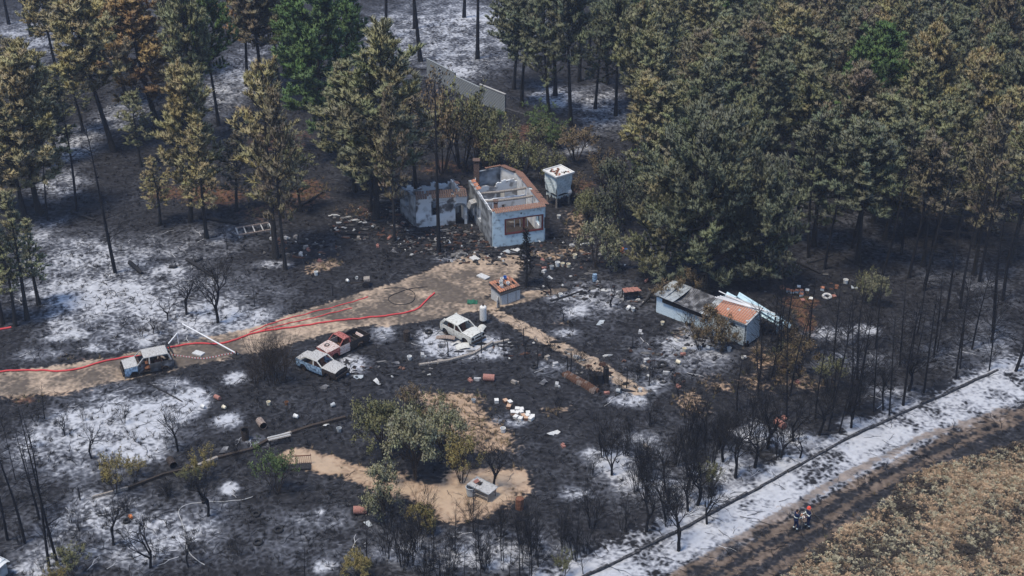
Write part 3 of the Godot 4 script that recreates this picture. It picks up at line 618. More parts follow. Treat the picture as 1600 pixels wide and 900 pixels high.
func block_shed() -> void:
	# the tiled blockwork end and the long sheet-roofed run behind it share one line of walls
	var a := on(SHED[0]); var dirr := Vector3(SHED[3][0] - SHED[2][0], 0, SHED[3][1] - SHED[2][1]).normalized()   # towards the far left end
	var right := Vector3(-dirr.z, 0, dirr.x)
	if right.x < 0: right = -right
	var w := 2.1; var h := 2.05
	var o := thing("block_shed", "pale blockwork shed with a small orange tiled roof", "shed", a)
	var r := rnd(31)
	var c0 := Vector3.ZERO; var c1 := right * w; var tl := 3.4
	var c3 := dirr * tl; var c2 := c1 + dirr * tl
	block_wall(o, c3, c0, h, M.pale_block, r, [tl - 1.5, tl - .9, 1.3, 1.9])
	block_wall(o, c0, c1, h + .25, M.pale_block, r)
	block_wall(o, c1, c2, h + .5, M.pale_block, r)
	var deck := MB.new()
	var e0 := c0 - right * .25 - dirr * .2 + Vector3(0, h + .02, 0); var e1 := c1 + right * .1 - dirr * .2 + Vector3(0, h + .62, 0)
	deck.grid(func(u, v): return e0.lerp(e1, u) + dirr * (tl + .2) * v, 1, 1, .09)
	part("roof_slab", deck, M.concrete, o)
	var tile := tile_mesh(); var sx := (e1 - e0).normalized(); var along := dirr
	var nb := int((tl - .1) / .22); var nr := 5
	for i in nb:
		for j in nr:
			if r.randf() < .04: continue
			var tb := put("roof_tile", tile, M.orange_tile, o)
			tb.transform = Transform3D(Basis(along, sx.cross(along).normalized() * (1.0 if sx.cross(along).y > 0 else -1.0), sx), e0 + sx * (.2 + j * .36) + along * (.25 + i * .22) + Vector3(0, .06 + .01 * (nr - j), 0))
			tb.rotate_object_local(Vector3.UP, r.randf_range(-.04, .04))
	# the long sheet-roofed run
	var s := thing("sheet_roofed_pen", "long low pen with sagging soot-streaked grey sheet roof behind the blockwork shed", "shed", a + c3)
	var run := 5.6
	var long := MB.new(); long.box(frame(Vector3.ZERO, dirr * run) * Transform3D(Basis(), Vector3(run * .5, .6, 0)), Vector3(run, 1.6, .16))
	part("wall", long, M.blue_hive, s)
	var back := MB.new(); back.box(frame(right * w, right * w + dirr * run) * Transform3D(Basis(), Vector3(run * .5, .7, 0)), Vector3(run, 1.7, .16))
	part("wall", back, M.grey_block, s)
	var endw := MB.new(); endw.box(frame(dirr * run, dirr * run + right * w) * Transform3D(Basis(), Vector3(w * .5, .7, 0)), Vector3(w, 1.6, .16))
	part("wall", endw, M.grey_block, s)
	var fas := MB.new(); fas.box(frame(Vector3.ZERO, dirr * run) * Transform3D(Basis(), Vector3(run * .45, 1.42, -.22)), Vector3(run * .85, .4, .05))
	part("fascia", fas, M.soot, s)
	for i in 6:
		var sh := MB.new()
		var y0 := 1.66 + r.randf_range(-.03, .03); var tilt := r.randf_range(-.12, .12) - (.35 if i == 2 or i == 3 else 0.0)
		var l0 := run * i / 6.0; var l1 := run * (i + 1.12) / 6.0
		sh.grid(func(u, v): return -right * .35 + right * (w + .7) * u + dirr * lerpf(l0, l1, v) + Vector3(0, y0 + .3 * u + sin(u * PI) * tilt + .02 * sin(v * 40.0) + i * .012, 0), 8, 18, .012)
		part("roof_sheet", sh, M.sooty_sheet if i > 0 and i < 4 else M.grey_sheet, s)
	# loose sheets and pipes slid off the roof on the far side
	for q in [[.1, 4.8, -1.2, .42, .2], [.75, 4.0, -1.9, .4, -.05]]:
		var st: Vector3 = a + c1 + right * (.3 + q[0]) + dirr * (q[1] - 1.0) + Vector3(0, 2.3, 0)
		var en: Vector3 = a + c1 + right * (1.1 + q[0] * .8) + dirr * q[2] + Vector3(0, .75 + q[4], 0)
		var lo := MB.new(); var side := (en - st).cross(Vector3.UP).normalized()
		lo.grid(func(u, v): return st.lerp(en, v) + side * (u - .5) * q[3] * 2.0 + Vector3(0, absf(u - .5) * .5, 0), 6, 4, .012)
		var ob := part("loose_sheet", lo, M.blue_sheet)
		tag(ob, "long bent pale blue metal sheet %s" % ("sliding off the tiled shed roof" if q[0] < .5 else "lying outside the one against the shed roof"), "metal sheet")
	var fl := MB.new(); var fc := a + c1 + right * 1.9 - dirr * 1.0
	fl.grid(func(u, v): return fc + right * (u - .5) * 1.3 + Vector3(0, .05 + 1.15 * v, 0) + dirr * (.25 * v + .18 * sin(u * PI)), 5, 3, .015)
	tag(part("bent_panel", fl, M.blue_sheet), "upright bent blue metal panel at the foot of the fallen sheets", "metal panel")
	for i in 4:
		var pp := MB.new(); var q0 := a + c2 + right * (-1.3 + i * .22) + dirr * (.3 - .1 * i) + Vector3(0, 2.95, 0); var q1 := a + c1 + right * (-.1 + i * .24) - dirr * (.9 + .25 * i) + Vector3(0, 2.72 - .12 * i, 0)
		if i == 3: q0 += right * .2 + dirr * .5 + Vector3(0, .15, 0); q1 -= right * .55
		pp.tube(PackedVector3Array([q0, q0.lerp(q1, .5) + Vector3(0, -.05, 0), q1]), PackedFloat32Array([.045, .045, .045]), 6, Color.WHITE, true)
		tag(part("roof_pipe", pp, M.pale_pipe), ["white pipe over the middle of the orange tiled roof", "white pipe second up from the tiled roof middle", "white pipe along the ridge of the tiled shed roof", "loose white pipe crossing the others on the shed roof"][i], "pipe", "white pipes on the shed roof")
	var jm := MB.new(); var rr := rnd(77)
	for i in 26:
		var b0 := a + c1 + right * rr.randf_range(.3, 1.6) + dirr * rr.randf_range(-.6, 2.4); var b1 := b0 + Vector3(rr.randf_range(-.7, .7), rr.randf_range(.5, 1.6), rr.randf_range(-.5, .5))
		jm.bar(b0, b1, .06, .06)
	var jo := part("timber_heap", jm, M.charred_wood); jo.set_meta("kind", "stuff"); tag(jo, "tangle of charred timber heaped under the fallen metal sheets", "timber heap")

func back_wall() -> void:
	var o := thing("block_boundary_wall", "grey blockwork boundary wall at the forest edge behind the house", "wall", Vector3.ZERO)
	var r := rnd(41)
	var hs := [2.3, 2.0, 2.3]
	for i in 3:
		block_wall(o, on(BACKWALL[i]), on(BACKWALL[i + 1]), hs[i], M.grey_block, r, [2.6, 3.3, .0, 2.0] if i == 0 else [])
	var cp := MB.new(); var a := on(BACKWALL[2], 2.34); var b := on(BACKWALL[3], 2.34)
	cp.bar(a, b, .24, .07); part("coping", cp, M.concrete, o)
	var lo := MB.new(); lo.bar(on(BACKWALL[3], .3), on(BACKWALL[4], .3), .25, .8)
	var l := part("low_wall", lo, M.kerb_stone); tag(l, "low dark retaining wall continuing from the pale end of the boundary wall", "wall")

func tank_stand() -> void:
	var o := thing("tank_stand", "square tank on legs wrapped in torn pale plastic with a white tray top", "tank stand", on(TANK[0]), .62)
	for q in [[-.75, -.75], [.75, -.75], [-.75, .75], [.75, .75]]:
		var lg := MB.new(); lg.bar(Vector3(q[0], -.2, q[1]), Vector3(q[0], 2.0, q[1]), .14, .14); part("leg", lg, M.weathered_wood, o)
	var fb := MB.new(); fb.box(Transform3D(Basis(), Vector3(0, 1.35, 0)), Vector3(1.8, .14, 1.8)); part("platform", fb, M.charred_wood, o)
	var r := rnd(51); var wob := FastNoiseLite.new(); wob.seed = 3; wob.frequency = 1.1
	for side in 4:
		var w := MB.new(); var bs := Basis(Vector3.UP, side * PI / 2)
		w.grid(func(u, v):
			var x: float = (u - .5) * 1.94 * (1.0 - .12 * (1 - v))
			return bs * Vector3(x, 1.0 + 2.35 * v + (1 - v) * wob.get_noise_1d(side * 9 + u * 4.0) * .6, .97 - .12 * (1 - v) + .12 * sin(u * 9.0 + v * 7.0 + side) * (1 - v) * v * 3.0), 12, 10, .006)
		part("plastic_sheet", w, M.plastic_wrap, o)
	var tr := MB.new(); tr.box(Transform3D(Basis(), Vector3(0, 3.4, 0)), Vector3(2.1, .08, 2.1))
	var tro := part("tray", tr, M.white_hive, o)
	var rim := MB.new()
	for s in [-1, 1]:
		rim.box(Transform3D(Basis(), Vector3(s * 1.08, 3.47, 0)), Vector3(.1, .16, 2.26)); rim.box(Transform3D(Basis(), Vector3(0, 3.47, s * 1.08)), Vector3(2.06, .16, .1))
	part("tray_rim", rim, M.white_plastic, tro)
	for i in 22:
		var st := MB.new(); var c := Vector3(r.randf_range(-.85, .85), 3.45, r.randf_range(-.85, .85))
		st.box(Transform3D(Basis.from_euler(Vector3(r.randf(), r.randf() * 3, r.randf())), c), Vector3(r.randf_range(.14, .34), r.randf_range(.06, .16), r.randf_range(.12, .28)))
		var ro := part("lump", st, [M.rust, M.burnt_metal, M.pink_rust][i % 3], tro)
	var bag := MB.new(); bag.grid(func(u, v): return Vector3(.75 + .28 * sin(v * PI) * cos(u * TAU), 1.0 + .75 * v, .9 + .2 * sin(v * PI) * sin(u * TAU)), 10, 6)
	part("torn_flap", bag, M.white_plastic, o)

func coop() -> void:
	var o := thing("hen_house", "knee-high white walled coop with a littered clay tile roof", "coop", on(COOP[0]), .62)
	var w := 2.0; var d := 1.5; var h := 1.0
	for q in [[Vector3(0, h / 2, d / 2), Vector3(w, h, .1)], [Vector3(0, h / 2, -d / 2), Vector3(w, h, .1)], [Vector3(-w / 2, h / 2, 0), Vector3(.1, h, d - .1)], [Vector3(w / 2, h / 2, 0), Vector3(.1, h, d - .1)]]:
		var b := MB.new(); b.box(Transform3D(Basis(), q[0]), q[1] + Vector3(0, .2, 0)); part("wall", b, M.ash_slab, o)
	for x in [-.35, .55]:
		var g := MB.new(); g.box(Transform3D(Basis(), Vector3(x, .5, d / 2 + .06)), Vector3(.05, .9, .03)); part("batten", g, M.weathered_wood, o)
	var rf := MB.new(); rf.grid(func(u, v): return Vector3((u - .5) * (w + .35), h + .12 + .3 * (1 - v), (v - .5) * (d + .35)), 1, 1, .06)
	part("roof_deck", rf, M.charred_wood, o)
	var tm := tile_mesh(); var r := rnd(61)
	for i in 10:
		for j in 4:
			if r.randf() < .08: continue
			var t := put("roof_tile", tm, M.old_tile if r.randf() < .5 else M.orange_tile, o)
			t.transform = Transform3D(Basis.from_euler(Vector3(.17, r.randf_range(-.06, .06), 0)), Vector3(-w / 2 + .02 + i * .222, h + .5 - j * .07, -d / 2 - .02 + j * .42))
	var dr := MB.new(); dr.box(Transform3D(Basis(Vector3.UP, .9), Vector3(-w / 2 - .35, .4, d / 2 - .1)), Vector3(.8, .75, .05)); part("door", dr, M.ash_slab, o)
	for q in [[-.5, .2, "white"], [.2, .1, "white"], [-.2, -.35, "white"], [.1, -.65, "white"], [.45, -.72, "blue"], [-.35, -.1, "grey"]]:
		var b := bucket(q[2], .15); b.position = o.to_global(Vector3(q[0], h + .38 - q[1] * .17, q[1])); b.rotation = Vector3(.25, q[0], .12)
		if q[2] == "blue": tag(b, "bright blue tub on the back edge of the coop roof", "tub")
		elif q[2] == "grey": tag(b, "grey pot among the white pots on the coop roof", "pot")
		else: tag(b, "small white pot on the coop roof, " + {-.5: "at its front corner", .2: "at the middle of the front", -.2: "behind the grey pot", .1: "next to the blue tub"}[q[0]], "pot", "white pots on the coop roof")

func bucket(col: String, r: float) -> Node3D:
	var o := thing("bucket", "", "bucket")
	var b := MB.new()
	b.lathe(Transform3D(), [[0, .01], [r * .8, .01], [r, r * 1.9], [r * 1.08, r * 1.9], [r * 1.08, r * 2.0], [r * .93, r * 2.0], [r * .74, .05], [0, .05]], 14)
	part("shell", b, M[col + "_plastic"], o)
	var hn := MB.new(); var p := PackedVector3Array(); var rr := PackedFloat32Array()
	for k in 9: p.append(Vector3(cos(PI * k / 8) * r * 1.05, r * 1.9 - sin(PI * k / 8) * r * .5, r * 1.0 * sin(PI * k / 8))); rr.append(.008)
	hn.tube(p, rr, 4); part("handle", hn, M.steel_wire, o)
	return o

# ---------------------------------------------------------------- burnt cars: front towards +x, wheels on y = 0
func car(called: String, label: String, at: Array, heading: Vector2, k: Dictionary) -> Node3D:
	var o := thing(called, label, k.get("category", "car"), on(at), atan2(-heading.y, heading.x))
	var Ln: float = k.L; var W: float = k.W; var belt: float = k.belt; var hood: float = k.hood; var roof: float = k.roof; var sill: float = .24
	var ax0: float = k.axles[0]; var ax1: float = k.axles[1]; var ar := .36
	var xf := Ln * .5; var xr := -Ln * .5
	var top := func(x: float) -> float:      # the shoulder line
		if x > k.cowl: return lerpf(belt, hood - .12, smoothstep(k.cowl, xf, x))
		if x < k.deck: return lerpf(belt, k.tail, smoothstep(k.deck, xr, x))
		return belt
	var low := func(x: float) -> float:
		var y := sill
		for a in [ax0, ax1]:
			var q: float = absf(x - a)
			if q < ar: y = maxf(y, .30 + sqrt(ar * ar - q * q) * .95 - .02)
		return y
	var halfw := func(x: float) -> float: return W * .5 * (1.0 - .10 * pow(absf(x) / xf, 4.0))
	var side := func(nm: String, x0: float, x1: float, s: float, m: Material, swing := 0.0, parent: Node = o) -> Node3D:
		var b := MB.new(); var nx := maxi(3, int((x1 - x0) / .09))
		b.grid(func(u, v):
			var x := lerpf(x0, x1, u if s > 0 else 1.0 - u); var y0: float = low.call(x); var y1: float = top.call(x)
			var y := lerpf(y0, y1, v); var bulge := -.05 * pow((y - .62) / .4, 2.0)
			return Vector3(x, y, s * (halfw.call(x) + bulge)), nx, 5, .02)
		var p := part(nm, b, m, parent)
		if swing != 0.0:      # a door standing open on its front hinge
			var h := Vector3(x1, 0, s * W * .5)
			p.transform = Transform3D(Basis(), h) * Transform3D(Basis(Vector3.UP, swing), Vector3.ZERO) * Transform3D(Basis(), -h)
		return p
	var bs: Array = k.doors
	for s in [-1.0, 1.0]:
		side.call("front_wing", bs[0] + .012, xf, s, k.m_wing if not (k.has("m_wing_l") and s < 0) else k.m_wing_l)
		for d in bs.size() - 1:
			side.call("door", bs[d + 1] + .012, bs[d] - .012, s, k.m_door, k.get("swing", 0.0) * s if d == 0 and s == k.get("swing_side", 9.0) else 0.0)
		side.call("rear_wing", xr, bs[-1] - .012, s, k.m_rear)
	# bonnet, nose, tail
	var b := MB.new()
	b.grid(func(u, v):
		var x: float = lerpf(k.cowl, xf, u); var z: float = (v - .5) * 2.0 * (halfw.call(x) - .04)
		return Vector3(x, top.call(x) + .10 * (1.0 - pow(absf(v - .5) * 2.0, 2.5)) + .02, z), 8, 10, -.02)
	var bon := part("bonnet", b, k.m_bonnet, o)
	if k.get("scar", false):
		var sc := MB.new(); sc.lathe(Transform3D(Basis(Vector3.FORWARD, .06), Vector3(k.cowl + .62, hood + .07, .1)), [[.13, .03], [.2, .06], [.24, .02]], 12); part("air_cleaner", sc, M.burnt_metal, bon)
	b = MB.new()
	b.grid(func(u, v):
		var z: float = (u - .5) * 2.0 * (halfw.call(xf) - .02); var y := lerpf(sill + .02, top.call(xf) + .02, v)
		return Vector3(xf + .07 * sin(v * PI) - .05 * pow(absf(u - .5) * 2.0, 3.0), y, z), 10, 5, .02)
	var nose := part("front_panel", b, k.m_nose, o)
	for s in [-1.0, 1.0]:
		b = MB.new(); b.lathe(Transform3D(Basis(Vector3.BACK, -PI / 2), Vector3(xf + .05, hood - .24, s * W * .36)), [[0, .02], [.1, .02], [.12, .05], [.12, -.02]], 12); part("headlight_hole", b, M.soot, nose)
	b = MB.new(); b.box(Transform3D(Basis(), Vector3(xf + .085, hood - .26, 0)), Vector3(.03, .14, W * .42)); part("grille", b, M.soot, nose)
	b = MB.new(); b.box(Transform3D(Basis(Vector3.RIGHT, k.get("droop", .0)), Vector3(xf + .12, .40, 0)), Vector3(.1, .16, W * .96)); part("bumper", b, k.m_bumper, o)
	b = MB.new()
	b.grid(func(u, v):
		var z: float = -(u - .5) * 2.0 * (halfw.call(xr) - .02); var y := lerpf(sill + .04, k.tail + .02, v)
		return Vector3(xr - .05 * sin(v * PI), y, z), 10, 5, .02)
	part("tail_panel", b, k.m_rear, o)
	b = MB.new(); b.box(Transform3D(Basis(), Vector3(xr - .08, .42, 0)), Vector3(.09, .15, W * .94)); part("bumper", b, M.burnt_metal, o)
	# floor, bulkhead, seats' frames and dashboard, all burnt black
	b = MB.new(); b.box(Transform3D(Basis(), Vector3(0, .30, 0)), Vector3(Ln * .9, .06, W * .84)); part("floor_pan", b, M.burnt_metal, o)
	b = MB.new(); b.box(Transform3D(Basis(), Vector3(k.cowl - .06, .62, 0)), Vector3(.05, .6, W * .88)); b.box(Transform3D(Basis(), Vector3(k.cowl - .16, belt - .12, 0)), Vector3(.22, .16, W * .84)); part("dashboard", b, M.burnt_metal, o)
	for sx in k.seats:
		for s in [-1.0, 1.0]:
			b = MB.new(); b.box(Transform3D(Basis(), Vector3(sx, .48, s * W * .22)), Vector3(.44, .08, .44)); b.box(Transform3D(Basis(Vector3.BACK, .25), Vector3(sx - .24, .76, s * W * .22)), Vector3(.05, .55, .42)); part("seat", b, M.rust, o)
	# roof and pillars
	var rx0: float = k.roof_x[0]; var rx1: float = k.roof_x[1]; var rw := W * .5 - .16
	b = MB.new()
	b.grid(func(u, v):
		var x: float = lerpf(rx1, rx0, u); var z: float = (v - .5) * 2.0 * rw
		var cave: float = -k.get("cave", 0.0) * exp(-18.0 * (pow(u - .55, 2.0) + pow(v - .45, 2.0)))
		return Vector3(x, roof - .07 * pow(absf(v - .5) * 2.0, 3.0) - .05 * pow(absf(u - .5) * 2.0, 2.0) + cave + (k.get("ribs", 0.0) * .02 * sin(v * 34.0)), z), 8, 24 if k.get("ribs", 0.0) > 0 else 10, -.025)
	part("roof", b, k.m_roof, o)
	for s in [-1.0, 1.0]:
		var list := [[Vector3(k.cowl + .02, belt - .02, s * (W * .5 - .08)), Vector3(rx0 + .02, roof - .09, s * rw), .07]]
		for d in bs.size() - 2: list.append([Vector3(bs[d + 1], belt - .02, s * (W * .5 - .06)), Vector3(bs[d + 1] - .04, roof - .07, s * (rw + .01)), .09])
		list.append([Vector3(k.rear_foot, belt - .02, s * (W * .5 - .09)), Vector3(rx1, roof - .09, s * rw), k.get("c_wide", .1)])
		list.append([Vector3(rx0 + .02, roof - .09, s * (rw + .005)), Vector3(rx1, roof - .09, s * (rw + .005)), .06])
		for q in list:
			b = MB.new(); var d: Vector3 = q[1] - q[0]
			b.bar(q[0], q[1], q[2], q[2]); part("pillar", b, k.m_pillar, o)
	b = MB.new(); b.bar(Vector3(k.cowl, belt + .02, -W * .44), Vector3(k.cowl, belt + .02, W * .44), .1, .05); part("cowl", b, k.m_pillar, o)
	if k.deck > xr + .12:      # boot lid
		b = MB.new()
		b.grid(func(u, v):
			var x: float = lerpf(xr, k.deck, u); var z: float = (v - .5) * 2.0 * (halfw.call(x) - .05)
			return Vector3(x, top.call(x) + .04 * (1.0 - pow(absf(v - .5) * 2.0, 2.0)) + .015, z), 5, 8, -.02)
		part("boot_lid", b, k.m_roof, o)
	# bare rims, the tyres are gone
	for a in [ax0, ax1]:
		for s in [-1.0, 1.0]:
			b = MB.new()
			var t := Transform3D(Basis(Vector3.RIGHT, PI / 2), Vector3(a, .235, s * (W * .5 - .13)))
			b.lathe(t, [[0, .06 * s], [.07, .06 * s], [.1, .03 * s], [.2, .03 * s], [.235, .1 * s], [.235, -.1 * s], [.2, -.06 * s], [0, -.06 * s]], 16)
			part("wheel_rim", b, M.burnt_metal, o)
	return o

func cars() -> void:
	var hb := {"L": 3.75, "W": 1.66, "belt": .92, "hood": .95, "roof": 1.42, "tail": .90, "axles": [1.16, -1.22], "cowl": .82, "deck": -1.75, "doors": [.86, -.1, -.92], "roof_x": [.18, -1.35], "rear_foot": -1.72, "c_wide": .22, "seats": [.05, -.8],
		"m_wing": M.ash_white_metal, "m_door": M.ash_white_metal, "m_rear": M.ash_white_metal, "m_bonnet": M.ash_white_metal, "m_nose": M.ash_white_metal, "m_roof": M.ash_white_metal, "m_pillar": M.ash_white_metal, "m_bumper": M.burnt_metal}
	car("hatchback", "burnt-out cream white hatchback standing on pale ash", AT.hatch, Vector2(.72, .70), hb)
	var sd := {"L": 4.15, "W": 1.64, "belt": .88, "hood": .90, "roof": 1.36, "tail": .88, "axles": [1.28, -1.26], "cowl": .72, "deck": -1.5, "doors": [.74, -.18, -1.02], "roof_x": [.12, -1.1], "rear_foot": -1.62, "seats": [0.0], "cave": .06,
		"m_wing": M.burnt_metal, "m_door": M.blue_paint, "m_rear": M.blue_paint, "m_bonnet": M.chalky_metal, "m_nose": M.burnt_metal, "m_roof": M.chalky_metal, "m_pillar": M.ash_white_metal, "m_bumper": M.burnt_metal}
	car("saloon_car", "burnt white car shell with scorched blue doors, no glass and no tyres", AT.sedan, Vector2(.82, .57), sd)
	var pk := {"L": 4.4, "W": 1.62, "belt": .98, "hood": 1.0, "roof": 1.52, "tail": .80, "axles": [1.42, -1.25], "cowl": .92, "deck": -.2, "doors": [.94, -.12], "roof_x": [.42, -.22], "rear_foot": -.24, "seats": [.15], "scar": true, "category": "pickup truck",
		"m_wing": M.red_paint, "m_door": M.pink_bleached, "m_rear": M.burnt_metal, "m_bonnet": M.pink_bleached, "m_nose": M.red_paint, "m_roof": M.red_paint, "m_pillar": M.red_paint, "m_bumper": M.burnt_metal}
	pk.deck = -2.19
	var t := car("pickup_truck", "burnt red pickup with bleached bonnet and gutted black load bed", AT.pickup, Vector2(-.70, .71), pk)
	# cab back wall and what is left of the load bed
	var b := MB.new(); b.box(Transform3D(Basis(), Vector3(-.27, .8, 0)), Vector3(.05, .95, 1.4)); part("cab_back", b, M.red_paint, t)
	for x in [-.6, -.95, -1.3, -1.65, -2.0]:
		b = MB.new(); b.bar(Vector3(x, .56, -.7), Vector3(x, .56, .7), .1, .07); part("bed_rib", b, M.burnt_metal, t)
	b = MB.new(); b.grid(func(u, v): return Vector3(-1.9 + .3 * u, .74 + .2 * sin(u * 3.0), -.6 + .9 * v), 4, 4, .02); part("crumpled_sheet", b, M.pink_bleached, t)
	b = MB.new(); b.bar(Vector3(-.4, .99, -.78), Vector3(-2.25, .95, -.80), .05, .09); part("bed_rail", b, M.burnt_metal, t)
	b = MB.new(); b.box(Transform3D(Basis(Vector3.BACK, -.5), Vector3(-2.35, .72, 0)), Vector3(.05, .45, 1.4)); part("tailgate", b, M.burnt_metal, t)
	var sv := {"L": 3.9, "W": 1.7, "belt": 1.02, "hood": 1.05, "roof": 1.66, "tail": 1.0, "axles": [1.2, -1.2], "cowl": .9, "deck": -1.85, "doors": [.92, -.05, -.95], "roof_x": [.35, -1.6], "rear_foot": -1.8, "seats": [.1, -.8], "ribs": 1.0, "swing": -.75, "swing_side": -1.0,
		"m_wing": M.chalky_metal, "m_wing_l": M.blue_paint, "m_door": M.sooty_sheet, "m_rear": M.sooty_sheet, "m_bonnet": M.chalky_metal, "m_nose": M.burnt_metal, "m_roof": M.chalky_metal, "m_pillar": M.chalky_metal, "m_bumper": M.burnt_metal}
	car("burnt_suv", "burnt out tall estate car with ribbed pale roof on the dirt track", AT.suv, Vector2(-.92, .39), sv)
	# panels lying beside the hatchback
	for q in [[on(AT.panel_a, .1), .2, "white car door lying flat by the front of the white hatchback", Vector2(1.1, .8)], [on(AT.panel_b, .15), 1.2, "white wing panel leaning behind the bonnet of the white hatchback", Vector2(.9, .6)], [on(AT.panel_c, .15), -.3, "olive stained bumper skin lying beside the white hatchback", Vector2(1.7, .5)]]:
		b = MB.new(); var s: Vector2 = q[3]
		b.grid(func(u, v): return Vector3((u - .5) * s.x, .14 * sin(v * PI) + .1 * sin(u * 3.0), (v - .5) * s.y), 8, 6, .03)
		var o := part("car_panel", b, M.ash_white_metal if not "olive" in q[2] else M.brown_drum); o.position = q[0]; o.rotation = Vector3(.1, q[1], .12); tag(o, q[2], "car panel")

# ---------------------------------------------------------------- people: bones with radii, joined by a smooth minimum and meshed as surface nets
func nets(mb: MB, bones: Array, cell: float, k: float, paint: Callable, lo: Vector3, hi: Vector3) -> void:
	var dim := Vector3i(((hi - lo) / cell).ceil()) + Vector3i.ONE
	var f := PackedFloat32Array(); f.resize(dim.x * dim.y * dim.z)
	for b in bones:
		var a: Vector3 = b[0]; var d: Vector3 = b[1] - b[0]; var rm := maxf(b[2], b[3]) + k * 5.0; var dd := maxf(d.length_squared(), 1e-6)
		var p0 := Vector3i(((a.min(b[1]) - Vector3.ONE * rm - lo) / cell).floor()).clamp(Vector3i.ZERO, dim - Vector3i.ONE); var p1 := Vector3i(((a.max(b[1]) + Vector3.ONE * rm - lo) / cell).ceil()).clamp(Vector3i.ZERO, dim - Vector3i.ONE)
		for z in range(p0.z, p1.z + 1):
			for y in range(p0.y, p1.y + 1):
				for x in range(p0.x, p1.x + 1):
					var p := lo + Vector3(x, y, z) * cell - a
					var t := clampf(p.dot(d) / dd, 0, 1)
					f[(z * dim.y + y) * dim.x + x] += exp(-((p - d * t).length() - lerpf(b[2], b[3], t)) / k)
	var vert := {}; var pos := []
	var corner := [Vector3i(0, 0, 0), Vector3i(1, 0, 0), Vector3i(0, 1, 0), Vector3i(1, 1, 0), Vector3i(0, 0, 1), Vector3i(1, 0, 1), Vector3i(0, 1, 1), Vector3i(1, 1, 1)]
	for z in dim.z - 1:
		for y in dim.y - 1:
			for x in dim.x - 1:
				var i0 := (z * dim.y + y) * dim.x + x
				var n := 0
				var g := PackedFloat32Array()
				for c in corner:
					var w := f[i0 + (c.z * dim.y + c.y) * dim.x + c.x]; g.append(w); n += 1 if w > 1.0 else 0
				if n == 0 or n == 8: continue
				var s := Vector3.ZERO; var m := 0
				for e in [[0, 1], [2, 3], [4, 5], [6, 7], [0, 2], [1, 3], [4, 6], [5, 7], [0, 4], [1, 5], [2, 6], [3, 7]]:
					var ga := log(maxf(g[e[0]], 1e-9)); var gb := log(maxf(g[e[1]], 1e-9))
					if (ga > 0) != (gb > 0):
						s += Vector3(corner[e[0]]).lerp(Vector3(corner[e[1]]), ga / (ga - gb)); m += 1
				vert[i0] = pos.size(); pos.append(lo + (Vector3(x, y, z) + s / m) * cell)
	var st := [1, dim.x, dim.x * dim.y]
	for z in range(1, dim.z - 1):
		for y in range(1, dim.y - 1):
			for x in range(1, dim.x - 1):
				var i0 := (z * dim.y + y) * dim.x + x
				for ax in 3:
					var ins := f[i0] > 1.0
					if ins == (f[i0 + st[ax]] > 1.0): continue
					var u: int = st[(ax + 1) % 3]; var w: int = st[(ax + 2) % 3]
					if not (vert.has(i0) and vert.has(i0 - u) and vert.has(i0 - w) and vert.has(i0 - u - w)): continue
					var q := [pos[vert[i0]], pos[vert[i0 - u]], pos[vert[i0 - u - w]], pos[vert[i0 - w]]]
					if ins: q.reverse()
					mb.quad(q[0], q[1], q[2], q[3], paint.call((q[0] + q[2]) * .5))

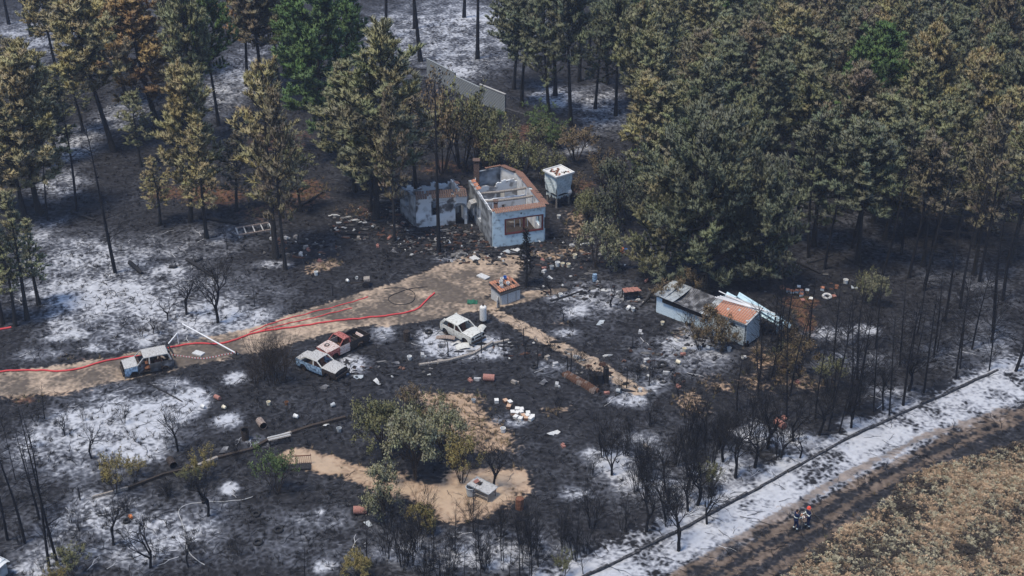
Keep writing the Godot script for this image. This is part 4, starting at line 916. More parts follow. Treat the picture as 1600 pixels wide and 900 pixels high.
func person(called_label: String, at: Vector3, face: float, arms: Array, helmet: bool) -> Node3D:
	# the figure looks along +x; arms: [elbow, hand] for its left and right arm
	var o := thing("person", called_label, "person", at, face)
	var navy := Color(.010, .016, .05); var band := Color(.62, .66, .60); var skin := Color(.42, .24, .16); var black := Color(.012, .012, .013)
	var hips := [Vector3(0, .93, -.1), Vector3(0, .93, .1)]; var feet := [Vector3(-.06, .09, -.13), Vector3(.08, .09, .13)]; var knees := [Vector3(.03, .50, -.12), Vector3(.11, .50, .13)]
	var sh := [Vector3(.0, 1.42, -.19), Vector3(.0, 1.42, .19)]
	var bones := [[Vector3(0, .95, -.06), Vector3(0, .95, .06), .15, .15], [Vector3(0, .98, 0), Vector3(.0, 1.18, 0), .15, .155], [Vector3(0, 1.2, -.05), Vector3(0, 1.36, -.09), .14, .11], [Vector3(0, 1.2, .05), Vector3(0, 1.36, .09), .14, .11],
		[sh[0], sh[1], .075, .075], [Vector3(0, 1.42, 0), Vector3(.02, 1.55, 0), .06, .055]]
	for i in 2:
		bones.append_array([[hips[i], knees[i], .105, .07], [knees[i], feet[i] + Vector3(-.02, .03, 0), .072, .055], [feet[i] + Vector3(-.05, -.03, 0), feet[i] + Vector3(.15, -.045, 0), .055, .042], [sh[i], arms[i][0], .068, .054], [arms[i][0], arms[i][1], .054, .036]])
	var mb := MB.new()
	var paint := func(p: Vector3) -> Color:
		if p.y < .19: return black
		if p.y > .24 and p.y < .32: return band
		if p.y > 1.18 and p.y < 1.25 and absf(p.z) < .19: return band
		if p.y > 1.5: return skin
		for i in 2:
			if p.distance_to(arms[i][1]) < .05: return skin
			if p.distance_to(arms[i][0].lerp(sh[i], .3)) < .07: return band
		return navy
	nets(mb, bones, .022, .014, paint, Vector3(-.35, -.04, -.5), Vector3(.7, 1.62, .5))
	# head with brow, nose, chin and ears
	var hc := Vector3(.04, 1.66, 0)
	var head := [[hc + Vector3(-.015, .03, 0), hc + Vector3(-.01, .02, 0), .1, .1], [hc + Vector3(.03, -.05, 0), hc + Vector3(.05, -.07, 0), .062, .05], [hc + Vector3(.09, .0, 0), hc + Vector3(.112, -.03, 0), .012, .018], [hc + Vector3(.085, .025, -.035), hc + Vector3(.085, .025, .035), .02, .02],
		[hc + Vector3(-.01, .0, -.1), hc + Vector3(-.01, -.03, -.1), .016, .014], [hc + Vector3(-.01, .0, .1), hc + Vector3(-.01, -.03, .1), .016, .014], [hc + Vector3(-.02, -.1, 0), hc + Vector3(-.01, -.04, 0), .055, .06]]
	nets(mb, head, .01, .006, func(p: Vector3) -> Color:
		var q := p - hc
		if q.x > .08 and absf(q.y - .005) < .012 and absf(absf(q.z) - .035) < .014: return black
		if q.x > .07 and absf(q.y + .062) < .009 and absf(q.z) < .03: return Color(.3, .1, .09)
		if q.y > .05 + (q.x - .02) * .6 or (q.x < -.03 and q.y > -.07): return Color(.02, .015, .012)
		return skin, hc - Vector3(.16, .2, .16), hc + Vector3(.18, .18, .16))
	# hands: a palm, four curled fingers and a thumb from the side of the palm
	for i in 2:
		var w: Vector3 = arms[i][1]; var d: Vector3 = (arms[i][1] - arms[i][0]).normalized(); var acr := Vector3.UP.cross(d).normalized() * (1.0 if i == 0 else -1.0); var dn := d.cross(acr) * (1.0 if i == 0 else -1.0)
		if dn.y > 0: dn = -dn
		var hb := [[w, w + d * .08, .03, .034], [w + d * .03 + acr * .02, w + d * .08 + acr * .028, .022, .018], [w + d * .03 - acr * .02, w + d * .08 - acr * .028, .022, .018]]
		for q in 4:
			var base := w + d * .085 + acr * (q - 1.5) * .021; var len: float = [.07, .08, .075, .058][q]
			var mid := base + d * len * .5 + dn * .012; var tip := mid + d * len * .12 + dn * len * .5
			hb.append([base, mid, .0105, .0095]); hb.append([mid, tip, .0095, .008])
		var tb := w + d * .03 + acr * .03
		hb.append([tb, tb + d * .03 + acr * .022, .012, .011]); hb.append([tb + d * .03 + acr * .022, tb + d * .058 + acr * .012 + dn * .02, .011, .009])
		nets(mb, hb, .006, .003, func(_p: Vector3) -> Color: return skin, w - Vector3.ONE * .19, w + Vector3.ONE * .19)
	part("body", mb, M.mixed, o)
	if helmet:
		var hm := MB.new()
		hm.lathe(Transform3D(Basis(Vector3.BACK, -.08), hc + Vector3(-.01, .03, 0)), [[.15, 0], [.125, .02], [.12, .06], [.1, .11], [.065, .135], [0, .145]], 16)
		hm.bar(hc + Vector3(-.11, .15, 0), hc + Vector3(.09, .17, 0), .03, .03)
		part("helmet", hm, M.helmet_red, o)
	return o

func people() -> void:
	mat("helmet_red", L(.62, .07, .04), .4)
	var a := person("firefighter in navy overalls, bareheaded and dark haired, facing the other", on(AT.person_a), .25, [[Vector3(.16, 1.14, -.24), Vector3(.40, 1.12, -.16)], [Vector3(.18, 1.16, .23), Vector3(.43, 1.16, .14)]], false)
	var b := person("firefighter in navy overalls wearing a red helmet on the farm road", on(AT.person_b), PI + .25, [[Vector3(.12, 1.15, -.25), Vector3(.36, 1.10, -.18)], [Vector3(.14, 1.17, .24), Vector3(.37, 1.18, .15)]], true)
	var t := MB.new(); var p := PackedVector3Array(); var r := PackedFloat32Array()
	var ha := a.to_global(Vector3(.53, 1.14, .14)); var hb := b.to_global(Vector3(.46, 1.14, .15))
	for k in 26:
		var u := k / 25.0
		p.append(ha.lerp(hb, u) + Vector3(0, .10 * sin(u * 9.0) - .1 * sin(u * PI), .09 * cos(u * 11.0))); r.append(.022)
	t.tube(p, r, 7, Color.WHITE, true)
	tag(part("white_hose", t, M.pale_pipe), "short white hose held between the two firefighters", "hose")
	var st := MB.new(); var q := ha.lerp(hb, .45)
	st.tube(PackedVector3Array([Vector3(q.x, gy(q.x, q.z) - .02, q.z), Vector3(q.x, 1.15, q.z - .03)]), PackedFloat32Array([.016, .016]), 6, Color.WHITE, true)
	tag(part("wooden_stake", st, M.weathered_wood), "thin wooden stake standing between the two firefighters", "stake")
	var bx := MB.new(); bx.box(Transform3D(Basis(Vector3.UP, .4), Vector3(q.x + .14, .86, q.z + .05)), Vector3(.2, .3, .16))
	bx.bar(Vector3(q.x + .14, 1.0, q.z + .05), Vector3(q.x + .3, 1.16, q.z + .0), .03, .02)
	tag(part("pouch", bx, M.tan_hive), "tan pouch in the hands of the helmeted firefighter", "pouch")

# ---------------------------------------------------------------- hoses, tape, poles
func rope(l: Array, r: float, lift := 0.0, sub := 8) -> MB:
	var c := Curve3D.new()
	for i in l.size():
		var p := on(l[i], r + lift); var tn := Vector3.ZERO
		if i > 0 and i < l.size() - 1: tn = (on(l[i + 1]) - on(l[i - 1])) * .18
		c.add_point(p, -tn, tn)
	var pts := c.tessellate_even_length(5, .35)
	var p := PackedVector3Array(); var rr := PackedFloat32Array()
	for q in pts: p.append(Vector3(q.x, gy(q.x, q.z) + r * .9 + lift, q.z)); rr.append(r)
	var b := MB.new(); b.tube(p, rr, 7, Color.WHITE, true); return b
func hoses() -> void:
	tag(part("fire_hose", rope(LINES.hose, .075), M.red_hose), "thick red fire hose running the length of the dirt track", "hose")
	tag(part("red_hose_line", rope(LINES.thin_a, .045), M.red_hose), "thin red hose on the upper side of the dirt track", "hose")
	tag(part("red_hose_line", rope(LINES.thin_b, .045), M.red_hose), "shorter thin red hose between the upper hose and the thick one", "hose")
	tag(part("red_bundle", rope(LINES.red_left, .09), M.red_hose), "red hose bundle by the young conifers", "hose")
	tag(part("black_hose", rope(LINES.loop, .035), M.dark_pipe), "black hose curled in a loop on the dirt track near the coop", "hose")
	tag(part("garden_hose", rope(LINES.white_hose, .03), M.concrete), "whitened hose winding down the burnt lower slope", "hose")
	tag(part("water_pipe", rope(LINES.pipe_dark, .04), M.dark_pipe), "dark water pipe looping past the beehives on red soil", "pipe")
	var b := MB.new(); var a0 := on(LINES.pole[0], 1.1); var a1 := on(LINES.pole[1], .25)
	b.tube(PackedVector3Array([a0, a1]), PackedFloat32Array([.06, .06]), 8, Color.WHITE, true)
	tag(part("fallen_lamp_pole", b, M.pale_pipe), "long pale metal pole fallen slantwise over the dirt track", "pole")
	b = MB.new(); b.bar(on(LINES.bar[0], 1.0), on(LINES.bar[1], .5), .07, .07)
	b.bar(on(LINES.bar[0], -.1), on(LINES.bar[0], 1.0), .07, .07)
	tag(part("gate_rail", b, M.pale_pipe), "short pale rail of the broken gate behind the car wreck", "rail")
	b = MB.new(); b.bar(on(LINES.bar2[0], .9), on(LINES.bar2[1], .0), .1, .08); b.bar(on(LINES.bar2[0], .9), on(LINES.bar2[0], -.1), .06, .06)
	tag(part("gate_post", b, M.charred_wood), "charred gate post with a leaning strut behind the car wreck", "post")
	var t := thing("barrier_tape", "red and white barrier tape stretched across the dirt track", "tape")
	var pts: Array = LINES.tape; var n := 46
	for k in n:
		var u := k / float(n); var u2 := (k + 1) / float(n)
		var p := func(w: float) -> Vector3:
			var q: Array = pts[0] if w < .5 else pts[1]; var s: Array = pts[1] if w < .5 else pts[2]; var f := fmod(w * 2.0, 1.0) if w < 1.0 else 1.0
			return on([lerpf(q[0], s[0], f), lerpf(q[1], s[1], f)], .45 - .3 * sin(w * PI))
		var m := MB.new(); m.bar(p.call(u), p.call(u2), .012, .08)
		part("tape_stripe", m, M.tape_red if k % 2 else M.tape_white, t)
	var pb := MB.new(); pb.lathe(Transform3D(Basis(), on(LINES.tape[2])), [[0, 0], [.45, .02], [.4, .12], [.1, .16], [.06, .5], [0, .5]], 14)
	tag(part("pole_base", pb, M.rubber), "black rubber base at the end of the barrier tape", "base")

# ---------------------------------------------------------------- single things of the yard
func drum(kind: String, p: Array, yaw: float) -> Node3D:
	var o := thing("oil_drum", "", "drum", on(p), yaw, "oil drums")
	var col: String = kind.split("_")[0]; var lying := "down" in kind
	var m: Material = {"black": M.burnt_metal, "brown": M.brown_drum, "rust": M.pink_rust, "blue": M.blue_paint}[col]
	if kind == "rust_up": m = M.rust
	var t := Transform3D(Basis(Vector3.RIGHT, PI / 2), Vector3(0, .29, -.45)) if lying else Transform3D()
	var b := MB.new(); b.lathe(t, [[.27, .88], [.285, .9], [.285, .62], [.30, .60], [.285, .58], [.285, .32], [.30, .30], [.285, .28], [.285, 0], [0, 0]], 20)
	part("shell", b, m, o)
	b = MB.new()
	if "open" in kind or kind == "black_down" or kind == "brown_down": b.lathe(t, [[.265, .88], [.262, .05], [0, .05]], 20); part("inside", b, M.soot, o)
	else: b.lathe(t, [[0, .865], [.27, .865], [.27, .88]], 20); part("lid", b, m, o)
	return o
func yard_things() -> void:
	var DR: Array = [["black_up",-8.78,9.23,0],["black_open",-19.89,24.23,0],["brown_down",-18.95,22.5,0.5],["rust_down",-1.84,15.76,1.45],["rust_down",-10.5,33.41,1.6],["rust_up",0.53,32.89,0],["black_down",-24.69,27.64,0.5],["rust_down",20.26,22.5,0.6],["rust_down",-22.99,18.52,0.9],["blue_up",7.42,-1.23,0]]
	var dl := ["upright black drum standing behind the red pickup", "open black drum standing at the edge of white ash", "brown drum lying with its dark open end out", "pinkish rusty drum lying below the white hatchback", "rusty drum lying in the black lower ground near the grey olive sapling", "rusty red drum standing on the clearing's edge", "charred drum lying beside the fallen timber line", "rusty drum lying on ash near the kerb trees", "small rusty drum lying above the open black drum", "blue drum standing by the burnt rack"]
	for i in DR.size():
		var d := drum(DR[i][0], [DR[i][1], DR[i][2]], DR[i][3]); d.set_meta("label", dl[i])
		if i == 8: d.scale = Vector3.ONE * .6
		if i == 9: d.scale = Vector3.ONE * .75
	# boiler standing by the hatchback
	var o := thing("water_heater", "tall white water heater cylinder standing behind the white hatchback", "water heater", on(AT.heater))
	var b := MB.new(); b.lathe(Transform3D(), [[0, .28], [.28, .30], [.30, .34], [.30, 1.5], [.26, 1.6], [.1, 1.66], [0, 1.66]], 20); part("tank", b, M.white_hive, o)
	b = MB.new(); b.lathe(Transform3D(), [[0, 0], [.24, 0], [.24, .29], [0, .29]], 16); part("burner_base", b, M.burnt_metal, o)
	b = MB.new(); b.tube(PackedVector3Array([Vector3(0, 1.64, 0), Vector3(0, 1.85, 0)]), PackedFloat32Array([.07, .07]), 10, Color.WHITE, true); part("flue", b, M.burnt_metal, o)
	b = MB.new(); b.tube(PackedVector3Array([Vector3(-.33, .1, 0), Vector3(-.33, 1.2, 0)]), PackedFloat32Array([.025, .025]), 6, Color.WHITE, true); part("pipe", b, M.burnt_metal, o)
	# metal-topped table
	o = thing("metal_table", "grey metal-topped table with rusty scraps on the sandy clearing", "table", on(AT.table), -.62)
	b = MB.new(); b.box(Transform3D(Basis(Vector3.BACK, -.06), Vector3(0, .8, 0)), Vector3(1.9, .05, 1.15)); var top := part("table_top", b, M.concrete, o)
	b = MB.new()
	for s in [-1, 1]: b.box(Transform3D(Basis(Vector3.BACK, -.06), Vector3(0, .83, s * .56)), Vector3(1.9, .05, .04))
	part("rim", b, M.grey_sheet, top)
	for q in [[-.8, -.45], [.8, -.45], [-.8, .45], [.8, .45]]:
		b = MB.new(); b.bar(Vector3(q[0], -.1, q[1]), Vector3(q[0], .78, q[1]), .07, .07); part("leg", b, M.weathered_wood, o)
	b = MB.new(); b.bar(Vector3(-.8, .3, .45), Vector3(.8, .3, .45), .05, .06); b.bar(Vector3(-.8, .3, -.45), Vector3(.8, .3, -.45), .05, .06); part("stretcher", b, M.weathered_wood, o)
	var tt := o.transform
	b = MB.new(); b.grid(func(u, v): return tt * Vector3(-.75 + .35 * u, .90 + .06 * sin(u * 7) + .05 * v, -.35 + .5 * v), 5, 5, .02); tag(part("scrap_sheet", b, M.pink_rust), "crumpled rusty sheet on the end of the metal-topped table", "metal scrap")
	b = MB.new()
	for k in 6: b.box(tt * Transform3D(Basis(Vector3.UP, k * .9), Vector3(-.3 + .08 * (k % 3), .89 + .03 * (k / 3), -.15 + .12 * (k / 2))), Vector3(.2, .06, .06))
	tag(part("burnt_tool", b, M.burnt_metal), "blackened tool remains in the middle of the metal-topped table", "tool")
	o = thing("grey_bin", "small dented grey tub beside the metal-topped table", "bin", on(AT.bin), .3)
	b = MB.new(); b.lathe(Transform3D(), [[0, .05], [.3, .05], [.36, .7], [.39, .7], [.39, .74], [.33, .74], [.27, .1], [0, .1]], 12); part("shell", b, M.grey_sheet, o)
	b = MB.new(); for k in 3: b.box(Transform3D(Basis(), Vector3(cos(k * 2.1) * .24, .0, sin(k * 2.1) * .24)), Vector3(.07, .14, .07))
	part("foot", b, M.burnt_metal, o)
	# slatted bench on the timber line
	o = thing("slatted_bench", "burnt bench with pale slats on the low timber line", "bench", on(AT.bench), .42)
	for k in 4:
		b = MB.new(); b.box(Transform3D(Basis(), Vector3(0, .55, -.2 + k * .14)), Vector3(1.7, .05, .09)); part("slat", b, M.ash_slab if k % 2 == 0 else M.weathered_wood, o)
	for x in [-.75, .75]:
		for z in [-.2, .2]:
			b = MB.new(); b.bar(Vector3(x, -.1, z), Vector3(x, .54, z), .08, .08); part("leg", b, M.charred_wood, o)
	# rusty grate on the sand
	o = thing("barred_grate", "rusty barred frame standing at the end of the sandy clearing", "grate", on(AT.grate), .1)
	b = MB.new(); b.bar(Vector3(-.6, .05, 0), Vector3(.6, .05, 0), .06, .06); b.bar(Vector3(-.6, .75, 0), Vector3(.6, .75, 0), .06, .06); part("rail", b, M.rust, o)
	for k in 9:
		b = MB.new(); b.bar(Vector3(-.56 + k * .14, .05, 0), Vector3(-.56 + k * .14, .75 + (.15 if k == 8 else 0.0), 0), .03, .03); part("bar", b, M.rust, o)
	b = MB.new(); b.box(Transform3D(Basis(), Vector3(-.2, .08, .45)), Vector3(1.5, .14, .7)); part("base", b, M.charred_wood, o)
	# wheel axle of a cart
	o = thing("cart_axle", "burnt cart axle with one black wheel at the foot of the house slope", "cart", on(AT.axle), .1)
	b = MB.new(); b.lathe(Transform3D(Basis(Vector3.RIGHT, PI / 2), Vector3(0, .32, .25)), [[.18, -.1], [.32, -.09], [.34, 0], [.32, .09], [.18, .1], [.18, -.1]], 18); var wh := part("wheel", b, M.rubber, o)
	b = MB.new(); b.lathe(Transform3D(Basis(Vector3.RIGHT, PI / 2), Vector3(0, .32, .25)), [[0, .04], [.18, .04], [.18, -.04]], 14); part("rim", b, M.burnt_metal, wh)
	b = MB.new(); b.bar(Vector3(-1.5, .42, 0), Vector3(.5, .5, 0), .07, .07); b.bar(Vector3(0, .34, .2), Vector3(0, .34, -.9), .07, .07); part("drawbar", b, M.burnt_metal, o)
	b = MB.new(); b.box(Transform3D(Basis(Vector3.BACK, .1), Vector3(.1, .66, -.2)), Vector3(.55, .25, .6)); part("box", b, M.weathered_wood, o)
	# bed frame
	o = thing("bed_frame", "pale metal bed frame lying collapsed below the scorched pines", "bed frame", on(AT.bedframe), .32)
	for z in [-.8, .8]:
		b = MB.new(); b.bar(Vector3(-1.6, .35, z), Vector3(1.6, .45, z), .12, .1); part("side_rail", b, M.brown_drum, o)
	for x in [-1.6, -.85, 0, .8, 1.6]:
		b = MB.new(); b.bar(Vector3(x, .38, -.8), Vector3(x, .42, .8), .1, .06); part("cross_bar", b, M.concrete, o)
	for q in [[-1.5, -.7], [1.5, -.7], [-1.5, .7], [1.5, .7]]:
		b = MB.new(); b.bar(Vector3(q[0], -.1, q[1]), Vector3(q[0], .36, q[1]), .12, .12); part("leg", b, M.concrete, o)
	# wheelbarrow
	o = thing("wheelbarrow", "rusty brown wheelbarrow tipped on bare earth below the shed", "wheelbarrow", on(AT.wheelbarrow), -.5)
	b = MB.new(); b.grid(func(u, v): return Vector3((u - .5) * .95, .42 + .22 * pow(absf(u - .5) * 2.0, 2.0) + .2 * pow(absf(v - .5) * 2.0, 2.0), (v - .5) * .7), 6, 6, .02); part("tray", b, M.rust, o)
	b = MB.new(); b.lathe(Transform3D(Basis(Vector3.RIGHT, PI / 2), Vector3(.62, .18, 0)), [[.1, -.05], [.18, -.04], [.18, .04], [.1, .05], [.1, -.05]], 14); part("wheel", b, M.rubber, o)
	for s in [-1, 1]:
		b = MB.new(); b.bar(Vector3(.62, .2, s * .08), Vector3(-1.0, .55, s * .3), .04, .04); part("handle", b, M.burnt_metal, o)
		b = MB.new(); b.bar(Vector3(-.35, -.05, s * .25), Vector3(-.3, .42, s * .22), .04, .04); part("leg", b, M.burnt_metal, o)
	# charred rack with a rusty deck
	o = thing("burnt_rack", "charred table-like rack with flaking orange rust on top", "rack", on(AT.rack), .2)
	for k in 5:
		b = MB.new(); b.box(Transform3D(Basis(Vector3.UP, k * .07), Vector3(-.6 + k * .3, .85 + .03 * (k % 2), 0)), Vector3(.27, .04, .8)); part("slat", b, M.pink_rust, o)
	for q in [[-.7, -.35], [.7, -.35], [-.7, .35], [.7, .35]]:
		b = MB.new(); b.bar(Vector3(q[0], -.1, q[1]), Vector3(q[0], .83, q[1]), .08, .08); part("leg", b, M.charred_wood, o)
	b = MB.new(); b.box(Transform3D(Basis(), Vector3(0, .4, 0)), Vector3(1.4, .05, .7)); part("shelf", b, M.charred_wood, o)
	# the corner of a white van roof at the edge of the picture
	o = thing("white_trailer", "rounded white metal roof corner of a trailer at the lower picture edge", "trailer", on(AT.corner), -.35)
	b = MB.new(); b.grid(func(u, v): return Vector3(-2.6 + 2.6 * u, 1.5 - .25 * pow(maxf(u, .0), 6.0) - .2 * pow(absf(v - .5) * 2.0, 6.0), -.9 + 2.6 * v), 10, 10, .04); part("roof", b, M.white_plastic, o)
	b = MB.new(); b.box(Transform3D(Basis(), Vector3(-1.35, .75, .4)), Vector3(2.3, 1.2, 2.3)); part("body", b, M.grey_sheet, o)
	# chopping stump and charred stack at the end of the earth path
	o = thing("charred_stump", "charred hollow stump group at the end of the earth path", "stump", on(AT.stump))
	for q in [[0, 0, .38, .8], [.5, -.1, .2, 1.3], [-.55, .1, .25, .7]]:
		b = MB.new(); b.lathe(Transform3D(Basis(), Vector3(q[0], 0, q[1])), [[q[2] * 1.15, -.1], [q[2], .2], [q[2] * .95, q[3]], [q[2] * .6, q[3] - .12], [0, q[3] - .2]], 11); part("trunk", b, M.charred_wood, o)
	# hollow bricks laid in a double row
	o = thing("hollow_brick_row", "double row of hollow clay bricks standing on end by the earth path", "brick row", Vector3.ZERO)
	var a0 := on(LINES.hollow[0]); var a1 := on(LINES.hollow[1]); var r := rnd(5); var hollow := MB.new()
	for q in [[-.12, 0, .02, .22], [.12, 0, .02, .22], [0, -.12, .22, .02], [0, .12, .22, .02], [0, 0, .2, .02]]: hollow.box(Transform3D(Basis(), Vector3(q[0], .15, q[1])), Vector3(q[2], .3, q[3] + .02))
	var hmesh := hollow.mesh()
	for k in 15:
		for row in 2:
			if r.randf() < .1: continue
			var c := a0.lerp(a1, k / 14.0) + Vector3(.22, 0, -.14) * (row - .5) * 1.3
			var h := put("brick", hmesh, M.brown_drum if r.randf() < .4 else M.brown_hive, o); h.position = Vector3(c.x, gy(c.x, c.z) - .02, c.z); h.rotation.y = -.6 + r.randf_range(-.15, .15)
	# low timber line on the lower slope, and the kerb of the farm road
	o = thing("timber_edging", "line of fallen fence timbers crossing the lower burnt plot", "timber edging")
	for k in LINES.timber.size() - 1:
		b = MB.new(); b.bar(on(LINES.timber[k], .1), on(LINES.timber[k + 1], .12), .24 if k > 2 else .14, .2); part("plank", b, M.brown_bark if k % 3 else M.weathered_wood, o)
	o = thing("stone_kerb", "low dark stone kerb between the burnt plot and the farm road", "kerb")
	for k in LINES.kerb.size() - 1:
		var s0 := on(LINES.kerb[k]); var s1 := on(LINES.kerb[k + 1]); var n := int(s0.distance_to(s1) / 1.6) + 1
		for i in n:
			b = MB.new(); var p0 := s0.lerp(s1, i / float(n)); var p1 := s0.lerp(s1, (i + .97) / float(n)); p0.y = gy(p0.x, p0.z) + .12; p1.y = gy(p1.x, p1.z) + .12
			p0.y += r.randf_range(-.06, .03); p1.y = p0.y + r.randf_range(-.04, .04)
			b.bar(p0 + Vector3(r.randf_range(-.05, .05), -.06, 0), p1 + Vector3(r.randf_range(-.05, .05), -.06, 0), r.randf_range(.13, .2), .3); part("kerb_stone", b, M.kerb_stone, o)
	o = thing("ash_ledge", "broken low ledge of pale planks at the edge of the ash below the white hatchback", "ledge")
	for k in LINES.ledge.size() - 1:
		b = MB.new(); b.bar(on(LINES.ledge[k], .12), on(LINES.ledge[k + 1], .3 if k == 2 else .14), .22, .16); part("plank", b, M.weathered_wood, o)
	var gc := MB.new(); gc.grid(func(u, v): return on(AT.tarp) + Vector3(-.45 + .9 * u, .05 + .2 * sin(u * PI) * sin(v * PI) + .05 * sin(u * 13.0), -.35 + .7 * v), 8, 6, .02)
	tag(part("green_tarp", gc, M.green_cloth), "small crumpled green tarpaulin on the track by the coop", "tarpaulin")

func small_things() -> void:
	var BK: Array = [["white",4.57,-14.53,0.2],["white",-17.74,-2.47,0.2],["white",4.17,-4.25,0.24],["cream",4.63,-4.25,0.2],["cream",5.16,-4.12,0.2],["grey",3.62,-3.61,0.2],["cream",5.81,-5.81,0.22],["orange",10.1,-7.13,0.2],["blue",10.58,-7.13,0.18],["white",-23.75,19.82,0.18],["cream",-18.86,19.45,0.17],["white",-16.32,21.44,0.19],["grey",-14.0,19.82,0.18],["grey",-13.02,23.11,0.2],["white",9.98,4.14,0.2],["white",10.48,4.25,0.18],["brown",-4.77,23.11,0.18],["white",-0.68,23.11,0.22],["cream",14.18,11.34,0.18],["white",19.09,12.47,0.17],["white",29.92,-0.98,0.24],["white",16.33,11.03,0.18],["grey",17.89,11.24,0.2],["cream",-22.09,20.0,0.16],["brown",-17.47,19.45,0.16],["grey",-2.99,19.08,0.17],["white",4.29,1.68,0.2],["white",-8.37,12.47,0.2],["black",-21.6,32.07,0.17],["orange",-26.18,33.99,0.15],["cream",13.67,13.29,0.2],["grey",8.21,17.49,0.2],["white",10.08,17.4,0.16],["white",-14.63,-0.86,0.15],["black",-13.33,-1.1,0.15],["white",-13.96,-1.72,0.14],["black",19.37,10.4,0.25],["cream",12.8,6.73,0.17]]
	for q in BK:
		var b := bucket(q[0], q[3] * .92); b.position = on([q[1], q[2]], -.01); var r := rnd(int(absf(q[1]) * 100)); b.rotation.y = r.randf() * 6.0
		if r.randf() < .3: b.rotation.z = PI / 2 - .12; b.position.y += q[3]
		auto(b, q[0] + " plastic bucket", "bucket", "buckets scattered over the plot")
	var HV: Array = [["brown",-0.25,19.73,-0.21782749575025995],["white",0.4,20.09,-0.08318992346823828],["white",0.74,20.18,0.17011783342014763],["white",0.69,20.54,0.5206302247688109],["tan",0.39,20.64,-0.5344586000046277],["tan",0.05,20.54,0.08100885917682066],["white",0.29,21.17,-0.5527446643284896],["white",0.64,21.44,-0.45738368534645013],["brown",0.88,21.08,0.372398180553956],["tan",1.23,20.73,0.09038559522371414],["white",1.18,21.08,0.502355623882846],["white",1.57,21.17,-0.06423397004110654],["white",1.42,21.44,-0.5830434619191639],["brown",1.08,21.35,-0.1354285902333613],["white",-1.2,18.99,0.11036498838477937],["brown",-0.5,18.9,0.5252632825916751],["tan",-0.15,19.08,0.5769414081152914]]
	for q in HV: hive(q, "beehive box in the pile below the stumps", "beehive boxes piled on the lower plot")
	var H2: Array = [["blue",24.49,0.61,-0.01964126962490892],["blue",24.84,0.85,-0.07006632358547876],["blue",25.26,0.73,-0.3183654422585683],["blue",25.66,0.73,0.11560465974922485],["lid",25.56,0.0,-0.23017846408026055],["lid",26.17,0.73,-0.27858861907187116],["blue",25.54,1.44,-0.3875759516537202],["lid",26.26,2.16,-0.3961733757893595],["dark",25.46,2.51,0.14700886410097014],["blue",27.62,0.24,-0.3026633144220816],["orange",24.05,0.12,0.3730787626413524],["orange",28.95,-0.12,-0.32948856819721944],["dark",28.35,1.8,0.2956393189510552]]
	for q in H2: hive(q, "beehive box on the red soil", "beehives on the red soil")
	var TY: Array = [[27.75,1.68,0.45],[-17.72,33.41,0.32],[-15.92,35.21,0.34],[-17.1,36.61,0.34],[12.21,13.39,0.42],[15.1,6.62,0.36],[-26.47,34.28,0.25],[1.81,13.79,0.3],[-7.02,7.94,0.34]]
	for q in TY:
		var b := MB.new(); var R: float = q[2]
		b.lathe(Transform3D(Basis(Vector3.RIGHT, .12), Vector3.ZERO), [[R * .55, .02], [R * .9, 0], [R, .06], [R, .14], [R * .9, .2], [R * .55, .18], [R * .5, .1], [R * .55, .02]], 18)
		var o := part("tyre", b, M.rubber if R != .45 else M.ash_slab); o.position = on([q[0], q[1]]); auto(o, ("ash-whitened" if R == .45 else "black") + " tyre lying flat", "tyre", "old tyres")
	var DB: Array = [["sheet",-9.48,12.98,0.4],["sheet",-12.29,15.27,0.06],["sheet",-10.69,16.05,2.23],["sheet",-14.83,16.82,0.75],["sheet",-9.87,34.57,2.27],["sheet",-4.69,9.77,0.58],["sheet",-5.74,10.19,0.16],["slab",-2.6,-1.97,2.4],["slab",-3.49,-5.54,2.21],["sheet",-10.93,-7.0,2.65],["sheet",-6.06,-9.29,2.26],["block",10.96,12.78,0.26],["block",9.04,14.09,1.95],["block",10.62,13.79,2.2],["block",3.55,16.44,1.43],["block",4.19,12.27,2.89],["block",2.88,12.27,0.79],["block",12.34,14.78,2.99],["block",11.76,15.47,2.22],["brick",7.44,17.68,0.04],["brick",14.02,11.86,0.05],["brick",20.78,21.35,2.02],["brick",13.17,16.73,2.53],["block",3.53,13.29,0.25],["sheet",2.55,15.96,0.96],["brick",22.68,16.25,2.26],["sheet",3.13,23.37,0.51],["slab",-25.81,11.45,2.67],["block",-14.62,-10.12,1.51],["block",-14.28,-13.23,0.19],["brick",-11.69,-10.12,1.14],["brick",-12.65,-8.34,1.78],["block",-19.66,-6.6,1.36],["brick",-19.04,-7.4,2.1],["block",-19.34,-7.93,0.45],["block",-22.78,-9.7,2.47],["block",-25.29,-8.34,1.13],["block",9.91,25.25,2.0],["brick",3.8,25.0,1.95],["sheet",-21.25,25.75,1.3],["block",-20.59,-10.12,1.2],["block",-21.46,-9.84,2.44],["block",-21.03,-8.88,2.93],["brick",-17.69,-5.02,2.43],["block",-7.35,11.86,1.76],["block",-6.67,12.98,0.91],["block",-5.84,12.88,0.19],["block",-2.81,15.76,3.02],["brick",-3.31,15.96,2.18],["block",0.15,16.05,2.56],["sheet",-14.0,22.15,1.03],["block",30.48,-1.23,1.88],["sheet",30.52,0.0,3.03],["block",5.24,12.27,2.58],["block",6.38,10.19,1.86],["brick",12.08,-1.23,0.96],["block",10.8,8.05,1.33],["block",10.14,5.84,2.75],["sheet",7.54,6.4,1.17],["brick",2.83,-5.28,2.12],["block",-1.49,-7.0,1.87],["sheet",-0.48,-7.0,2.78],["sheet",0.3,-7.4,2.5],["block",2.09,-7.0,0.88],["brick",2.92,-3.74,0.01],["block",2.91,-3.1,0.82]]
	var i := 0
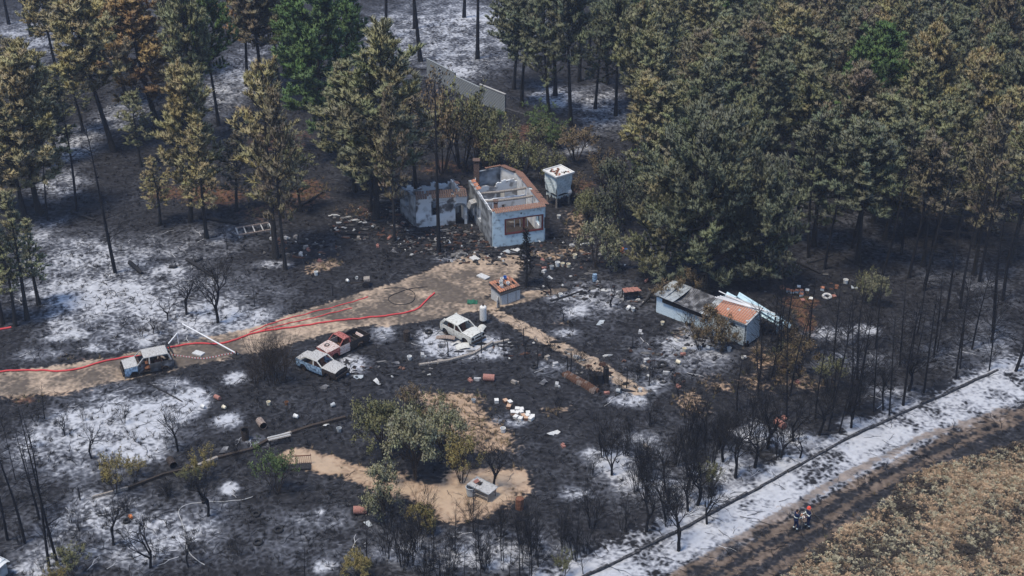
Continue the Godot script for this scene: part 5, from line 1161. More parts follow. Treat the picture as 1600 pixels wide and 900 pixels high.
	for q in DB:
		i += 1
		var r := rnd(i * 17); var b := MB.new(); var m: Material; var desc := ""
		match q[0]:
			"sheet":
				var sx := r.randf_range(.5, 1.0); var sy := r.randf_range(.3, .6)
				b.grid(func(u, v): return Vector3((u - .5) * sx, .08 + .12 * sin(u * 5.0 + i) * v, (v - .5) * sy), 5, 4, .02); m = [M.ash_slab, M.sooty_sheet, M.grey_sheet][i % 3]; desc = ["white", "sooty", "grey"][i % 3] + " crumpled metal sheet"
			"slab": b.box(Transform3D(Basis(), Vector3(0, .05, 0)), Vector3(r.randf_range(.7, 1.1), .12, r.randf_range(.5, .7))); m = M.ash_slab; desc = "pale stone slab"
			"brick":
				b.box(Transform3D(Basis(Vector3.RIGHT, .1), Vector3(0, .08, 0)), Vector3(.42, .17, .24)); b.box(Transform3D(Basis(Vector3.UP, .5), Vector3(.1, .2, .05)), Vector3(.2, .08, .12)); m = M.pink_rust; desc = "broken terracotta brick"
			_:
				b.box(Transform3D(Basis(Vector3.RIGHT, .08), Vector3(0, .11, 0)), Vector3(.44, .24, .26)); b.box(Transform3D(Basis(Vector3.UP, .6), Vector3(-.22, .05, .2)), Vector3(.2, .14, .16)); m = [M.concrete, M.kerb_stone, M.weathered_wood][i % 3]; desc = ["pale", "sooty", "brown"][i % 3] + " rubble block"
		var o := part({"sheet": "metal_sheet", "slab": "stone_slab", "brick": "broken_brick", "block": "rubble_block"}[q[0]], b, m); o.position = on([q[1], q[2]]); o.rotation.y = q[3]
		auto(o, desc, {"sheet": "metal sheet", "slab": "slab", "brick": "brick", "block": "block"}[q[0]], "scattered debris")
	var LG: Array = [[-35.11,-4.64,-33.54,-2.6,0.22],[-30.05,-5.54,-26.77,-1.72,0.18],[-31.33,-3.99,-30.66,-4.12,0.16],[-29.27,-5.15,-28.68,-5.81,0.14],[-30.57,-14.68,-26.55,-13.08,0.2],[-43.41,-15.86,-40.7,-14.09,0.16],[26.25,-4.76,28.0,-2.72,0.15],[30.91,-5.68,32.16,-3.74,0.2],[14.42,-54.79,18.4,-51.44,0.12],[12.5,0.61,11.14,3.56,0.1],[-21.21,-16.91,-19.16,-20.76,0.12],[29.73,-6.33,27.19,-4.76,0.12],[-12.64,-57.54,-7.86,-56.62,0.1],[-28.88,16.25,-25.67,18.9,0.07],[3.37,2.39,6.25,0.61,0.1]]
	for q in LG:
		var b := MB.new(); var a := on([q[0], q[1]], q[4] * .8); var c := on([q[2], q[3]], q[4] * .7); var md := a.lerp(c, .5) + Vector3(.1, .03, .12)
		b.tube(PackedVector3Array([a, a.lerp(md, .5), md, md.lerp(c, .5), c]), PackedFloat32Array([q[4], q[4] * .95, q[4] * .9, q[4] * .8, q[4] * .65]), 9, Color.WHITE, true)
		b.tube(PackedVector3Array([md, md + Vector3(.2, .35, -.1)]), PackedFloat32Array([q[4] * .4, q[4] * .2]), 6, Color.WHITE, true)
		var o := part("fallen_log", b, M.charred_wood); autos.append([o, "charred fallen log", a]); tag(o, "", "log", "charred fallen logs")
	var PO: Array = [[-5.25,11.96,1.4],[-2.53,11.55,2.0],[-0.69,11.03,1.2],[0.96,10.19,1.6],[2.07,13.79,1.7],[4.75,14.09,1.8],[4.43,14.49,1.5],[9.06,16.82,2.0],[10.87,16.44,2.1],[9.96,10.72,1.2],[2.51,12.27,1.3],[-30.37,31.62,1.1],[-15.82,1.44,1.2],[-22.16,-11.8,1.0],[7.63,16.25,1.6],[1.05,12.27,1.5]]
	for q in PO:
		var b := MB.new(); b.tube(PackedVector3Array([Vector3(0, -.2, 0), Vector3(.02, q[2] * .5, .01), Vector3(-.01, q[2], 0)]), PackedFloat32Array([.055, .05, .035]), 6, Color.WHITE, true)
		var o := part("fence_post", b, M.charred_wood); o.position = on([q[0], q[1]]); auto(o, "thin charred fence post", "post", "charred fence posts")
func hive(q: Array, desc: String, group: String) -> void:
	var o := thing("beehive", "", "beehive", on([q[1], q[2]], -.01), q[3])
	o.scale = Vector3.ONE * .68
	var m: Material = {"white": M.white_hive, "tan": M.tan_hive, "brown": M.brown_hive, "blue": M.blue_hive, "lid": M.brown_hive, "dark": M.brown_hive, "orange": M.orange_tile}[q[0]]
	var b := MB.new()
	for s in [-1, 1]:
		b.box(Transform3D(Basis(), Vector3(s * .205, .17, 0)), Vector3(.03, .34, .5)); b.box(Transform3D(Basis(), Vector3(0, .17, s * .235)), Vector3(.38, .34, .03))
	part("box", b, m, o)
	b = MB.new(); b.box(Transform3D(Basis(Vector3.RIGHT, .04), Vector3(0, .37, 0)), Vector3(.48, .06, .56))
	part("lid", b, {"lid": M.white_plastic, "blue": M.orange_tile, "dark": M.pink_rust, "white": M.white_hive, "tan": M.white_hive, "brown": M.tan_hive, "orange": M.rust}[q[0]], o)
	auto(o, {"white": "white", "tan": "tan", "brown": "brown", "blue": "pale blue", "lid": "white lidded brown", "dark": "dark brown", "orange": "orange"}[q[0]] + " " + desc.split(" in ")[0].split(" on ")[0], "beehive", group)

